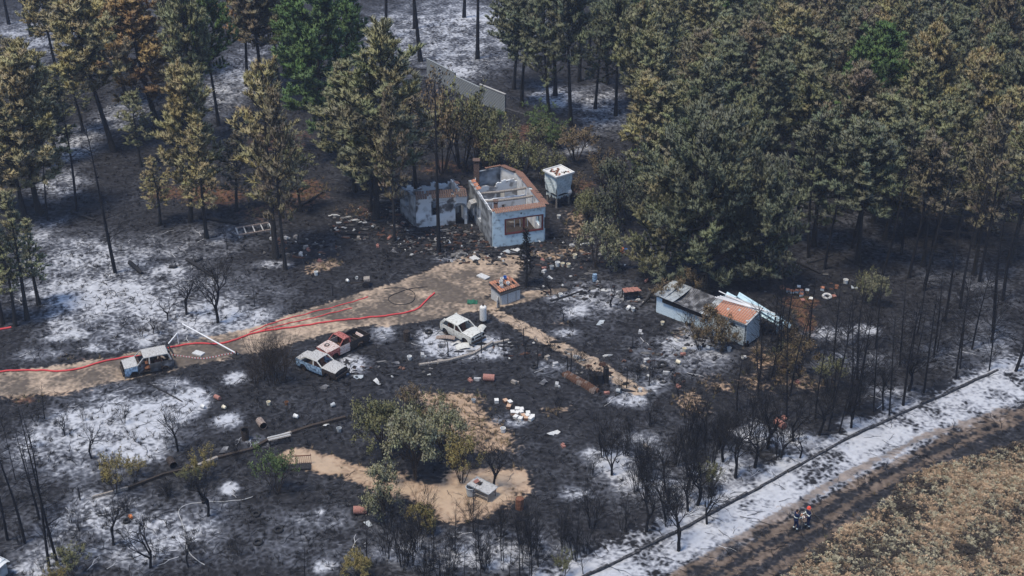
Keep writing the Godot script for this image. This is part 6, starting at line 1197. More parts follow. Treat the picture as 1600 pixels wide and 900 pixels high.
# ---------------------------------------------------------------- trees
var TREES: Array = [["full","tan",-46.44,-15.41,16.44,4.34,0],["thin","tan",-47.52,-13.95,11.49,2.97,0],["full","tan",-50.19,-16.16,10.11,2.68,0],["tall","tan",-42.95,-31.48,16.19,4.76,-0.12],["thin","olive",-47.72,-37.17,8.2,3.02,0],["thin","brown",-54.84,-37.17,10.02,3.4,0],["full","orange",-39.82,-38.89,15.31,4.76,-0.05],["tall","olive",-44.85,-46.1,12.26,3.96,0],["tall","olive",-34.34,-33.45,16.8,3.51,0],["tall","green",-32.92,-38.89,15.52,2.86,0],["full","tan",-31.28,-13.8,15.45,3.3,0],["thin","tan",-29.05,-10.12,10.91,2.58,0],["tall","brown",-29.2,-47.78,16.18,4.19,0],["tall","brown",-27.68,-50.35,14.72,3.84,0],["tall","orange",-31.74,-51.44,14.03,3.25,0],["thin","tan",-21.9,-6.07,17.92,3.62,0],["thin","brown",-20.7,-3.74,16.73,2.17,0],["full","green",-20.24,-32.19,17.32,4.78,0],["tall","green",-18.41,-42.03,15.65,3.1,0],["full","green",-23.78,-44.04,13.62,3.13,0],["full","olive",-13.22,-13.95,18.78,4.96,0],["thin","brown",-11.17,-9.57,14.53,1.93,0],["full","olive",-15.92,-20.76,13.29,3.27,0],["thin","brown",-9.74,-20.76,10.32,3.1,0],["thin","brown",-13.91,-16.16,8.8,3.01,0],["full","olive",-48.36,-29.02,8.62,2.89,0],["thin","olive",-39.13,-27.3,7.86,2.15,0],["thin","brown",-27.18,-16.16,8.14,2.68,0],["thin","olive",-20.86,-16.16,7.15,2.34,0],["full","brown",-50.44,-57.08,8.5,3.76,0],["thin","tan",-34.15,-13.23,6.72,1.97,0],["tall","dark",1.11,-44.86,12.27,3.54,0],["tall","dark",0.23,-50.35,12.47,3.23,0],["thin","dark",4.23,-41.63,14.34,2.9,0],["tall","dark",6.61,-38.89,17.62,3.43,0],["tall","olive",13.12,-31.48,15.37,3.11,0],["tall","dark",11.84,-42.03,14.58,3.1,0],["thin","dark",9.6,-44.04,11.42,2.35,0],["tall","brown",-40.92,-54.79,14.98,3.3,0],["tall","tan",-55.34,-54.79,11.93,3.3,0],["thin","brown",-60.34,-48.2,8.59,3.2,0],["broad","dark",17.4,0.0,14.99,5.74,0],["broad","olive",13.65,-2.72,9.98,3.54,0],["broad","dark",22.0,-0.24,11.06,3.48,0],["broad","olive",20.9,-7.0,13.39,4.11,0],["full","olive",14.54,-16.16,12.06,3.68,0],["full","dark",18.51,-20.76,12.97,3.79,0],["thin","green",13.44,-86.61,12.66,3.32,0],["tall","green",20.4,-87.9,11.91,3.29,0],["tall","olive",24.58,-92.57,12.32,3.33,0],["tall","dark",30.97,-90.74,14.68,3.26,0],["tall","olive",37.16,-87.55,12.65,3.25,0],["tall","green",40.66,-90.43,15.23,3.77,0],["tall","olive",45.4,-88.81,14.66,3.06,0],["tall","dark",51.64,-87.06,11.78,3.46,0],["tall","olive",55.65,-87.54,12.74,3.1,0],["thin","brown",64.22,-92.85,13.35,3.23,0],["full","dark",67.58,-90.84,14.45,2.74,0],["thin","dark",73.05,-88.88,15.03,3.47,0],["full","brown",79.72,-87.9,13.02,2.86,0],["tall","dark",16.34,-81.28,13.44,2.65,0],["thin","green",22.19,-80.34,13.77,3.18,0],["full","olive",28.46,-76.39,14.22,3.11,0],["full","olive",33.0,-80.13,12.26,2.78,0],["tall","olive",39.05,-82.19,13.77,3.37,0],["tall","olive",42.57,-81.46,13.0,3.07,0],["full","dark",47.17,-77.08,15.47,3.01,0],["full","olive",52.64,-77.75,14.46,2.68,0],["thin","dark",60.84,-79.25,12.09,3.79,0],["full","dark",65.53,-78.11,12.54,3.55,0],["thin","brown",69.59,-77.55,12.82,3.59,0],["tall","olive",75.83,-77.81,12.41,2.68,0],["full","dark",12.42,-71.81,12.54,3.76,0],["tall","olive",18.86,-72.19,12.41,3.21,0],["tall","green",25.9,-69.72,11.51,3.71,0],["full","dark",30.42,-68.85,13.41,2.75,0],["full","olive",36.23,-69.02,13.35,2.85,0],["thin","olive",39.55,-72.64,15.12,3.79,0],["tall","brown",46.34,-71.36,13.69,3.58,0],["full","brown",52.26,-72.95,14.5,3.61,0],["thin","dark",55.72,-71.99,12.67,2.95,0],["full","olive",61.94,-72.77,15.14,3.33,0],["thin","brown",68.28,-70.91,15.17,3.26,0],["full","brown",70.73,-70.79,12.23,2.82,0],["tall","green",16.52,-64.31,11.75,2.94,0],["tall","olive",20.41,-60.49,13.53,3.03,0],["full","olive",27.99,-61.45,12.3,3.24,0],["thin","dark",31.05,-61.93,15.0,3.69,0],["full","dark",36.28,-62.37,13.17,3.02,0],["tall","dark",43.1,-62.49,12.35,3.7,0],["tall","olive",46.39,-60.81,14.14,3.68,0],["full","dark",54.98,-63.72,15.31,2.84,0],["tall","dark",59.35,-63.69,14.33,3.14,0],["thin","dark",63.93,-64.48,12.96,3.18,0],["thin","dark",69.84,-62.75,13.57,3.77,0],["tall","dark",11.47,-52.09,12.41,2.97,0],["tall","olive",19.59,-56.07,14.52,2.82,0],["tall","green",24.72,-53.95,14.3,3.58,0],["tall","dark",27.44,-52.21,12.58,2.75,0],["tall","brown",35.57,-56.71,14.95,3.05,0],["tall","olive",39.06,-52.05,12.57,3.26,0],["full","olive",44.26,-56.47,12.15,2.89,0],["full","dark",49.59,-55.4,14.54,3.23,0],["tall","dark",54.43,-55.17,11.57,2.67,0],["full","brown",61.19,-54.06,12.26,3.74,0],["thin","brown",64.04,-52.62,13.23,3.62,0],["full","olive",20.67,-44.74,12.87,3.8,0],["full","dark",26.93,-45.46,11.56,2.84,0],["thin","dark",29.35,-45.44,14.98,2.93,0],["tall","brown",35.61,-47.35,12.13,2.96,0],["tall","tan",42.48,-44.79,13.69,3.78,0],["tall","dark",46.39,-47.87,11.5,3.2,0],["tall","olive",52.54,-48.66,13.52,2.96,0],["tall","olive",56.27,-47.65,11.67,3.0,0],["thin","olive",61.74,-46.71,13.62,3.1,0],["thin","olive",16.05,-39.39,14.07,3.38,0],["thin","olive",23.12,-38.99,12.06,3.58,0],["tall","olive",28.21,-38.32,14.07,2.7,0],["thin","brown",33.22,-38.31,13.01,2.71,0],["tall","dark",36.9,-40.3,12.48,3.18,0],["thin","olive",41.94,-38.43,15.09,2.73,0],["full","dark",50.12,-41.62,11.8,3.5,0],["full","brown",53.1,-39.32,15.4,2.74,0],["tall","tan",61.29,-41.45,11.69,3.35,0],["tall","brown",20.07,-33.65,12.03,3.22,0],["tall","brown",26.57,-35.97,12.37,3.48,0],["tall","tan",29.46,-34.34,14.57,3.79,0],["tall","brown",37.23,-36.33,13.34,3.1,0],["full","olive",41.61,-32.31,11.8,3.52,0],["tall","dark",45.41,-34.81,13.91,3.47,0],["full","olive",49.98,-32.45,13.44,2.65,0],["full","olive",56.65,-34.4,12.71,3.05,0],["full","olive",14.75,-26.12,14.86,3.48,0],["full","dark",23.11,-27.99,12.99,3.81,0],["tall","dark",27.39,-27.7,13.21,2.98,0],["full","olive",30.78,-26.47,14.04,3.78,0],["tall","green",37.58,-27.88,14.59,3.6,0],["tall","tan",42.93,-25.46,15.26,2.71,0],["full","dark",49.01,-27.33,14.51,2.71,0],["tall","dark",55.35,-28.66,13.39,3.0,0],["tall","tan",13.97,-18.82,12.54,3.21,0],["full","olive",19.36,-22.05,14.07,3.23,0],["full","dark",24.92,-20.41,13.31,3.15,0],["tall","olive",29.58,-21.57,12.2,2.93,0],["full","green",33.74,-20.34,15.05,3.13,0],["full","olive",40.05,-21.06,12.85,2.97,0],["tall","tan",47.04,-22.02,13.51,2.97,0],["tall","dark",49.77,-20.98,13.28,2.8,0],["tall","brown",55.2,-19.61,14.72,2.74,0],["tall","brown",33.31,-15.92,14.8,3.29,0],["tall","olive",35.15,-13.55,12.43,3.77,0],["tall","olive",42.5,-14.43,13.25,2.73,0],["thin","tan",47.42,-14.24,13.05,2.65,0],["thin","dark",52.29,-12.81,12.61,3.2,0],["full","dark",28.41,-8.31,13.18,3.43,0],["full","dark",35.37,-9.78,11.64,3.07,0],["full","olive",39.19,-10.51,12.67,3.23,0],["thin","brown",43.23,-8.02,12.28,2.96,0],["thin","olive",51.37,-10.17,13.99,3.22,0],["tall","dark",31.71,-4.58,13.3,3.81,0],["tall","brown",37.64,-4.13,12.24,3.01,0],["thin","brown",41.87,-2.58,15.44,2.78,0],["thin","olive",45.78,-4.9,13.18,3.77,0],["cone","olive",-43.38,6.51,9.71,1.16,0],["cone","olive",-42.21,6.95,10.68,1.1,0],["cone","olive",-41.5,5.84,11.43,1.34,0],["cone","olive",-41.28,3.09,8.09,1.18,0],["cone","olive",-44.51,5.84,9.1,1.16,0],["cone","black",1.26,-0.49,5.34,1.58,0],["leafy","greyolive",7.61,-3.99,5.17,2.17,0],["leafy","darkleaf",10.1,-13.95,6.55,2.64,0],["leafy","olive_leaf",7.33,-13.23,3.73,1.81,0],["reed","green_leaf",13.45,-19.97,4.82,1.71,0],["reed","green_leaf",14.92,-16.91,5.83,1.68,0],["leafy","darkleaf",11.54,-13.95,3.75,1.65,0],["sparse","olive_leaf",-5.25,-26.96,10.2,3.39,0],["sparse","olive_leaf",-2.41,-25.62,8.5,2.48,0],["sparse","brown_leaf",-7.36,-25.95,10.43,2.66,0],["sparse","brown_leaf",-3.73,-28.15,4.71,2.87,0],["reed","green_leaf",3.16,-34.37,4.62,1.86,0],["reed","green_leaf",4.71,-32.19,3.48,1.65,0],["sparse","olive_leaf",1.48,-26.96,5.18,3.03,0],["sparse","olive_leaf",-0.33,-23.15,5.65,3.32,0],["sparse","olive_leaf",3.28,-22.35,4.59,2.09,0],["sparse","brown_leaf",6.81,-29.02,4.37,2.89,0],["leafy","green_leaf",-1.45,-40.05,1.39,1.0,0],["sparse","brown_leaf",8.85,-22.35,4.24,2.43,0],["sparse","brown_leaf",5.79,-19.19,3.15,2.05,0],["leafy","olive_leaf",-9.41,26.25,4.99,1.65,0],["leafy","greyolive",-6.88,29.31,5.71,2.24,0],["leafy","greyolive",-5.16,26.58,4.66,1.29,0],["sparse","olive_leaf",-7.89,26.5,4.17,1.24,0],["sparse","yellow_leaf",-3.57,29.47,4.37,1.82,0],["sparse","olive_leaf",-6.26,25.25,5.02,1.51,0],["leafy","greyolive",-8.86,32.82,3.77,1.23,0],["leafy","yellow_leaf",-6.32,35.28,2.57,0.97,0],["leafy","yellow_leaf",-9.87,40.82,2.39,1.19,0],["sparse","green_leaf",-16.68,30.71,4.24,1.32,0],["sparse","yellow_leaf",-28.02,30.71,3.49,1.49,0],["sparse","yellow_leaf",-22.14,29.15,2.65,1.27,0],["sparse","yellow_leaf",-27.15,28.92,1.83,0.98,0],["sparse","olive_leaf",-28.82,40.04,2.6,1.33,0],["sparse","yellow_leaf",-29.1,41.33,2.33,0.88,0],["sparse","olive_leaf",-22.78,30.09,1.93,0.97,0],["leafy","brown_leaf",23.02,15.47,3.77,1.9,0],["sparse","olive_leaf",21.93,14.29,2.68,1.37,0],["sparse","olive_leaf",24.99,17.21,3.51,1.61,0],["leafy","brown_leaf",16.61,9.98,3.88,1.75,0],["sparse","brown_leaf",15.53,11.03,3.38,1.68,0],["leafy","brown_leaf",15.69,2.63,3.03,1.49,0],["sparse","brown_leaf",13.64,3.56,3.14,1.77,0],["sparse","brown_leaf",18.01,10.72,1.83,1.12,0],["sparse","brown_leaf",19.9,12.27,1.51,1.11,0],["sparse","brown_leaf",22.86,10.19,3.04,1.41,0],["sparse","olive_leaf",12.19,-1.23,3.21,1.37,0],["sparse","olive_leaf",30.87,2.39,3.16,1.19,0],["sparse","olive_leaf",14.04,30.86,3.0,0.86,0],["leafy","greyolive",31.74,3.56,3.14,0.89,0],["sparse","brown_leaf",-7.91,20.0,2.32,1.31,0],["sparse","olive_leaf",3.33,40.37,2.34,0.88,0],["burnt","char",-35.96,-2.97,14.38,2.47,-0.06],["bole","char",-6.81,-7.0,16.81,0.63,0],["bole","char",-67.4,-75.25,12.73,1.82,0],["bole","char",-65.97,-78.03,13.71,1.84,0],["bole","char",-63.01,-70.41,14.79,1.78,-0.05],["bole","char",-59.94,-80.88,13.85,1.86,0],["bole","char",-45.05,-82.04,12.71,1.87,-0.06],["bole","char",-16.53,-69.37,14.24,1.77,0],["bole","char",-11.45,-60.38,16.55,2.12,-0.07],["bole","char",-12.92,-73.34,14.05,1.8,0],["bole","char",-6.51,-78.03,14.55,1.84,0],["bole","char",-4.34,-61.34,15.53,1.92,0.02],["bole","char",8.13,-53.43,13.84,1.85,-0.05],["bole","char",9.62,-58.95,13.84,1.9,0.06],["bole","char",11.84,-70.68,13.09,1.78,0.05],["bole","char",13.46,-75.25,11.9,1.82,0],["bole","char",5.13,-48.2,14.59,1.6,0],["bole","char",24.81,-74.7,13.71,1.81,0],["bole","char",14.92,-61.83,12.26,1.71,0],["burnt","char",-26.5,-6.6,3.3,0.32,0],["bole","char",-22.39,3.56,2.14,0.24,0],["burnt","char",-42.98,-16.16,12.06,2.01,0],["burnt","char",-47.7,-15.41,9.1,2.0,0],["burnt","char",-45.21,-13.95,8.71,1.98,0.08],["burnt","char",-39.13,-35.29,5.59,1.49,0],["burnt","char",27.42,-6.07,14.65,1.89,0],["burnt","char",28.71,-3.74,14.37,1.86,0.05],["burnt","char",31.9,-7.93,14.54,1.91,0.06],["burnt","char",33.29,-1.97,14.49,1.84,0.1],["burnt","char",35.8,-1.6,14.05,2.14,0.03],["burnt","char",36.53,0.61,14.65,2.11,0.12],["burnt","char",39.06,-6.07,14.05,1.89,0.05],["burnt","char",42.26,-9.84,13.82,1.93,0.08],["burnt","char",42.1,-1.23,13.61,2.13,0],["burnt","char",43.22,2.39,13.95,2.08,0.05],["burnt","char",40.45,14.29,10.95,1.91,0.03],["burnt","char",36.27,-6.33,13.35,1.89,-0.05],["burnt","char",34.13,-16.16,13.34,2.01,0],["burnt","char",26.92,-9.02,12.9,1.92,0],["burnt","char",38.98,3.56,11.56,2.36,0.06],["burnt","char",40.48,8.05,13.0,2.29,-0.04],["burnt","char",37.0,5.84,10.85,2.32,0.04],["slender","char",23.87,22.91,11.66,1.65,0.08],["slender","char",24.61,23.25,11.32,1.69,0.1],["slender","char",26.02,21.38,9.24,1.79,0.05],["slender","char",27.87,20.24,10.23,1.47,-0.07],["slender","char",29.01,20.61,8.81,1.59,-0.07],["burnt","char",30.28,19.32,9.19,2.2,0.04],["slender","char",32.46,17.42,8.71,2.21,-0.02],["burnt","char",21.76,18.12,7.43,1.97,0.11],["slender","char",23.13,21.43,8.19,1.98,0.01],["slender","char",19.28,18.12,5.19,2.11,-0.05],["slender","char",20.71,15.46,5.96,2.09,0.08],["slender","char",17.36,20.13,5.23,1.69,-0.01],["burnt","char",27.49,15.67,8.89,2.1,-0.03],["slender","char",26.15,13.12,8.12,1.97,-0.05],["slender","char",31.55,13.11,7.54,1.74,-0.06],["slender","char",34.54,12.09,7.58,2.34,-0.05],["slender","char",38.04,10.78,7.48,2.11,0.07],["burnt","char",35.49,15.51,7.12,1.73,-0.02],["slender","char",30.12,10.53,7.93,1.71,-0.03],["slender","char",24.53,11.48,7.27,2.3,-0.04],["slender","char",26.52,17.98,7.91,1.87,-0.03],["slender","char",34.05,8.39,6.84,1.66,0.01],["slender","char",38.47,14.26,7.01,1.54,-0.02],["slender","char",22.56,10.88,8.75,1.89,0.08],["slender","char",25.93,20.11,6.04,1.51,0.05],["slender","char",39.96,9.64,7.06,1.94,-0.05],["slender","char",27.85,10.17,5.2,1.62,0.02],["slender","char",33.5,11.08,4.27,1.67,0.03],["slender","char",23.61,12.65,5.13,2.04,0.01],["slender","char",21.61,9.58,6.12,1.88,0.03],["slender","char",22.04,10.5,7.49,1.75,-0.04],["slender","char",24.48,21.21,5.4,1.74,-0.03],["slender","char",26.79,20.09,8.45,1.59,-0.05],["slender","char",35.07,11.08,4.24,2.16,-0.01],["slender","char",36.2,13.98,8.21,1.75,-0.06],["slender","char",19.66,15.98,7.04,2.09,-0.07],["slender","char",32.32,13.48,6.5,1.5,-0.04],["slender","char",21.66,15.14,7.81,2.15,-0.05],["slender","char",21.04,21.09,8.32,1.67,-0.08],["slender","char",37.23,10.45,7.91,1.59,-0.02],["burnt","char",-34.12,36.34,11.45,1.37,0.01],["burnt","char",-30.41,39.12,10.85,1.34,0.01],["burnt","char",-29.86,38.99,12.42,1.34,-0.06],["burnt","char",-32.89,36.68,10.46,1.37,-0.06],["burnt","char",-32.66,33.85,7.37,1.4,-0.04],["slender","char",-32.96,33.11,5.86,1.08,-0.03],["slender","char",-35.59,29.31,6.5,0.93,-0.05],["slender","char",-35.7,21.35,3.15,1.29,0.03],["slender","char",-35.76,33.11,7.91,0.87,-0.01],["slender","char",-35.56,25.25,3.37,1.27,-0.08],["slender","char",-2.61,35.42,3.82,1.2,-0.07],["slender","char",1.25,40.37,5.88,1.05,-0.01],["slender","char",-13.17,41.65,3.85,1.05,-0.04],["fruit","char",-30.84,26.5,3.18,1.45,0],["fruit","char",-24.65,25.75,3.42,1.64,0],["fruit","char",-33.6,23.55,2.28,1.05,0],["fruit","char",-23.81,39.25,4.56,2.15,0],["fruit","char",-26.75,36.82,4.05,1.81,0],["fruit","char",-21.02,33.55,4.33,1.96,0],["fruit","char",-21.25,39.25,3.13,1.21,0],["fruit","char",-28.02,4.94,4.22,2.16,0],["fruit","char",-29.49,5.84,2.8,1.37,0],["fruit","char",-30.23,8.05,1.85,0.83,0],["fruit","char",7.15,28.68,3.53,1.77,0],["fruit","char",9.34,28.92,3.03,1.52,0],["fruit","char",-1.27,30.25,4.36,2.0,0],["fruit","char",-25.12,6.4,6.42,2.9,0],["fruit","char",-11.44,-5.02,1.97,0.98,0],["fruit","char",10.87,30.86,4.34,1.79,0],["fruit","char",12.21,33.11,5.34,2.21,0],["fruit","char",15.44,26.91,4.43,2.04,0],["fruit","char",19.71,26.5,3.62,1.5,0],["fruit","char",9.15,35.28,5.28,2.39,0],["fruit","char",11.13,37.37,5.22,2.39,0],["fruit","char",13.38,34.57,4.26,1.7,0],["fruit","char",8.63,3.56,2.52,1.29,0],["fruit","char",13.03,18.15,2.63,1.11,0],["fruit","char",4.39,5.84,1.87,0.98,0],["fruit","char",3.4,1.21,1.79,0.95,0],["fruit","char",21.12,26.5,3.07,1.44,0],["fruit","char",14.32,24.4,3.94,1.62,0],["fruit","char",25.69,22.5,4.42,2.11,0],["fruit","char",18.97,25.25,5.56,2.55,0],["fruit","char",23.07,23.55,5.61,3.02,0],["fruit","char",28.66,20.0,4.59,1.97,0],["fruit","char",16.11,28.92,5.19,2.68,0],["fruit","char",12.96,32.37,4.83,2.56,0],["fruit","char",10.56,34.21,4.27,2.09,0],["fruit","char",17.66,27.72,4.95,2.54,0],["fruit","char",21.0,24.4,4.49,1.94,0],["fruit","char",31.3,17.21,4.66,2.56,0],["bush","charbrown",-19.07,16.25,5.83,2.16,0],["bush","charbrown",-19.95,15.47,4.82,1.9,0],["bush","charbrown",-18.36,15.86,4.75,1.89,0],["bush","charbrown",-19.53,14.78,3.85,1.63,0],["bush","charbrown",-20.34,16.25,3.24,1.35,0],["bush","charbrown",-29.69,8.05,1.54,1.14,0],["bush","charbrown",-31.19,8.59,1.54,1.14,0],["bush","char",6.61,16.25,2.36,1.62,0],["bush","char",5.48,12.78,1.81,1.38,0],["bush","char",13.81,4.71,2.5,1.76,0],["bush","char",14.96,6.95,2.48,1.44,0],["bush","char",18.29,25.43,4.71,1.46,0],["bush","char",13.46,25.29,5.01,1.05,0],["bush","char",15.3,24.96,3.93,1.46,0],["bush","char",5.71,28.63,2.59,0.97,0],["bush","char",-4.05,39.96,4.09,1.27,0],["bush","char",-3.94,37.38,2.68,1.09,0],["bush","char",9.49,29.45,4.84,1.19,0],["bush","char",-5.51,40.9,3.94,0.99,0],["bush","char",14.45,27.52,5.2,1.22,0],["bush","char",1.31,37.03,3.54,0.9,0],["bush","char",13.33,22.88,4.86,1.06,0],["bush","char",7.63,35.23,3.23,0.81,0],["bush","char",8.79,30.88,3.84,1.38,0],["bush","char",10.58,22.3,2.58,1.13,0],["bush","char",8.33,26.25,4.24,1.17,0],["bush","char",-4.76,39.97,2.97,0.86,0],["bush","char",-6.07,34.76,4.7,1.27,0],["bush","char",-8.43,34.89,3.89,1.01,0],["bush","char",9.63,31.1,4.96,1.28,0],["bush","char",-1.72,39.41,2.47,1.08,0],["bush","char",-6.97,37.28,2.41,1.11,0],["bush","char",19.12,24.94,3.1,1.26,0],["bush","char",5.45,34.83,4.55,0.91,0],["bush","char",-7.11,39.17,4.37,1.18,0],["bush","char",-8.31,38.41,4.29,1.05,0],["bush","char",12.4,31.27,3.07,0.9,0],["bush","char",0.63,36.76,4.2,1.28,0],["bush","char",11.89,27.54,4.02,1.13,0],["bush","char",13.59,32.63,3.15,1.21,0],["bush","char",19.6,26.52,4.93,0.88,0],["bush","char",12.79,28.79,4.87,1.06,0],["bush","char",-1.97,39.48,3.97,1.16,0],["bush","char",4.26,38.33,4.17,1.27,0],["bush","char",3.45,36.32,3.88,0.98,0],["bush","char",-2.82,34.48,2.62,1.34,0],["bush","char",-5.51,39.84,3.24,0.86,0],["bush","char",10.66,34.69,4.25,1.24,0],["bush","char",1.39,37.95,4.49,1.29,0],["bush","char",-6.67,38.81,4.71,1.31,0],["bush","char",9.47,27.98,2.77,0.92,0],["bush","char",13.39,26.27,3.4,1.14,0],["bush","char",-0.83,36.16,3.36,0.99,0],["bush","char",3.4,37.17,3.29,1.2,0],["bush","char",6.77,26.51,4.88,0.93,0],["bush","char",15.36,25.54,2.54,1.0,0],["bush","char",4.89,37.59,2.86,1.07,0],["bush","char",0.94,38.19,3.05,1.32,0],["bush","char",11.09,32.15,2.74,1.21,0],["bush","char",-6.34,37.43,4.19,1.24,0],["bush","char",9.26,29.36,3.57,1.09,0],["bush","char",17.75,23.72,5.03,0.91,0],["bush","char",1.8,39.08,2.96,1.04,0],["slender","char",-2.03,39.98,4.33,0.69,-0.02],["slender","char",-5.24,37.38,4.6,0.71,0.03],["slender","char",-7.57,38.62,4.41,0.68,-0.04],["slender","char",-3.06,40.53,3.15,0.54,-0.02],["slender","char",0.55,40.36,2.96,0.53,-0.03],["slender","char",-5.16,38.98,2.99,0.59,-0.04],["slender","char",4.65,39.87,2.84,0.79,-0.05],["slender","char",-4.21,40.94,4.41,0.71,-0.01],["slender","char",-7.11,39.48,2.86,0.55,-0.01],["slender","char",-9.65,38.45,4.46,0.71,0.0],["slender","char",-0.52,38.73,2.95,0.68,-0.01],["slender","char",1.11,40.63,3.58,0.66,0.03],["slender","char",-3.77,37.7,4.32,0.78,0.03],["slender","char",0.5,40.39,4.16,0.68,-0.01],["slender","char",-5.35,39.44,2.84,0.62,0.03],["slender","char",0.7,39.45,3.19,0.62,-0.01],["slender","char",-0.69,38.5,4.19,0.79,-0.04],["slender","char",-0.18,40.08,3.5,0.64,0.06],["slender","char",-9.54,39.08,2.99,0.74,0.05],["slender","char",-2.28,37.14,3.99,0.67,0.03],["slender","char",-2.33,39.49,4.52,0.65,-0.01],["slender","char",4.32,37.62,4.23,0.62,0.03],["bush","char",-30.64,39.76,1.39,0.51,0],["bush","char",-30.0,27.87,1.03,0.73,0],["bush","char",-24.83,34.24,1.43,0.62,0],["bush","char",-29.44,35.11,2.17,0.73,0],["bush","char",-29.27,36.3,1.46,0.59,0],["bush","char",-31.57,35.81,2.0,0.77,0],["bush","char",-24.21,31.42,1.29,0.94,0],["bush","char",-26.77,33.03,2.04,0.86,0],["bush","char",-25.46,25.45,1.76,0.61,0],["bush","char",-28.12,24.49,1.6,0.64,0],["bush","char",-34.98,34.72,1.33,0.61,0],["bush","char",-28.86,29.64,1.56,0.81,0],["bush","char",-20.14,27.03,2.25,0.93,0],["bush","char",-33.03,36.81,2.11,0.82,0],["bush","char",-31.01,36.88,1.77,0.51,0],["bush","char",-33.42,39.15,1.77,0.59,0],["bush","char",-36.22,21.8,1.36,0.93,0],["bush","char",-29.47,22.04,2.28,0.93,0],["bush","char",-30.04,38.02,1.72,0.81,0],["bush","char",-18.1,38.07,1.95,0.84,0],["bush","char",-30.36,34.13,1.66,0.82,0],["bush","char",-23.62,37.86,1.66,0.6,0],["bush","char",-32.62,21.71,1.72,0.6,0],["bush","char",-26.23,21.84,1.71,0.8,0],["bush","char",-21.28,37.48,0.97,0.84,0],["bush","char",-24.24,31.43,1.86,0.89,0],["bush","char",10.2,14.98,1.16,0.98,0],["bush","char",15.89,8.54,1.86,1.21,0],["bush","char",8.78,23.29,1.53,1.07,0],["bush","char",3.6,19.53,1.41,1.08,0],["bush","char",9.97,15.85,1.89,0.72,0],["bush","char",11.34,15.04,1.96,0.77,0],["bush","char",18.83,14.74,1.37,0.9,0],["bush","char",21.02,18.59,1.4,0.77,0],["bush","char",8.59,17.57,1.89,0.61,0],["bush","char",15.94,21.95,1.09,0.74,0],["bush","char",3.29,11.28,1.76,1.02,0],["bush","char",17.08,22.29,1.67,0.92,0],["bush","char",15.97,17.72,1.29,0.98,0],["bush","charbrown",11.32,20.18,1.24,0.6,0],["bush","char",16.82,22.35,1.42,1.03,0],["bush","charbrown",17.72,17.2,1.38,0.84,0]]
func sphere(r: RandomNumberGenerator) -> Vector3:
	var z := r.randf_range(-1, 1); var a := r.randf() * TAU; var s := sqrt(1 - z * z)
	return Vector3(s * cos(a), z, s * sin(a))
func tuft(mb: MB, p: Vector3, d: Vector3, r: RandomNumberGenerator, blades: int, size: float, tone: Color) -> void:
	for k in blades:
		var e := (d * .6 + sphere(r) * .7 + Vector3(0, .55, 0)).normalized()
		var w := e.cross(sphere(r)).normalized() * size * r.randf_range(.08, .15)
		var q := p + sphere(r) * size * .22
		var c := tone * r.randf_range(.72, 1.0)
		mb.blade(q - w, q + w, q + e * size * r.randf_range(.7, 1.2), (e * .55 + d * .35 + Vector3(0, .5, 0)).normalized(), c)
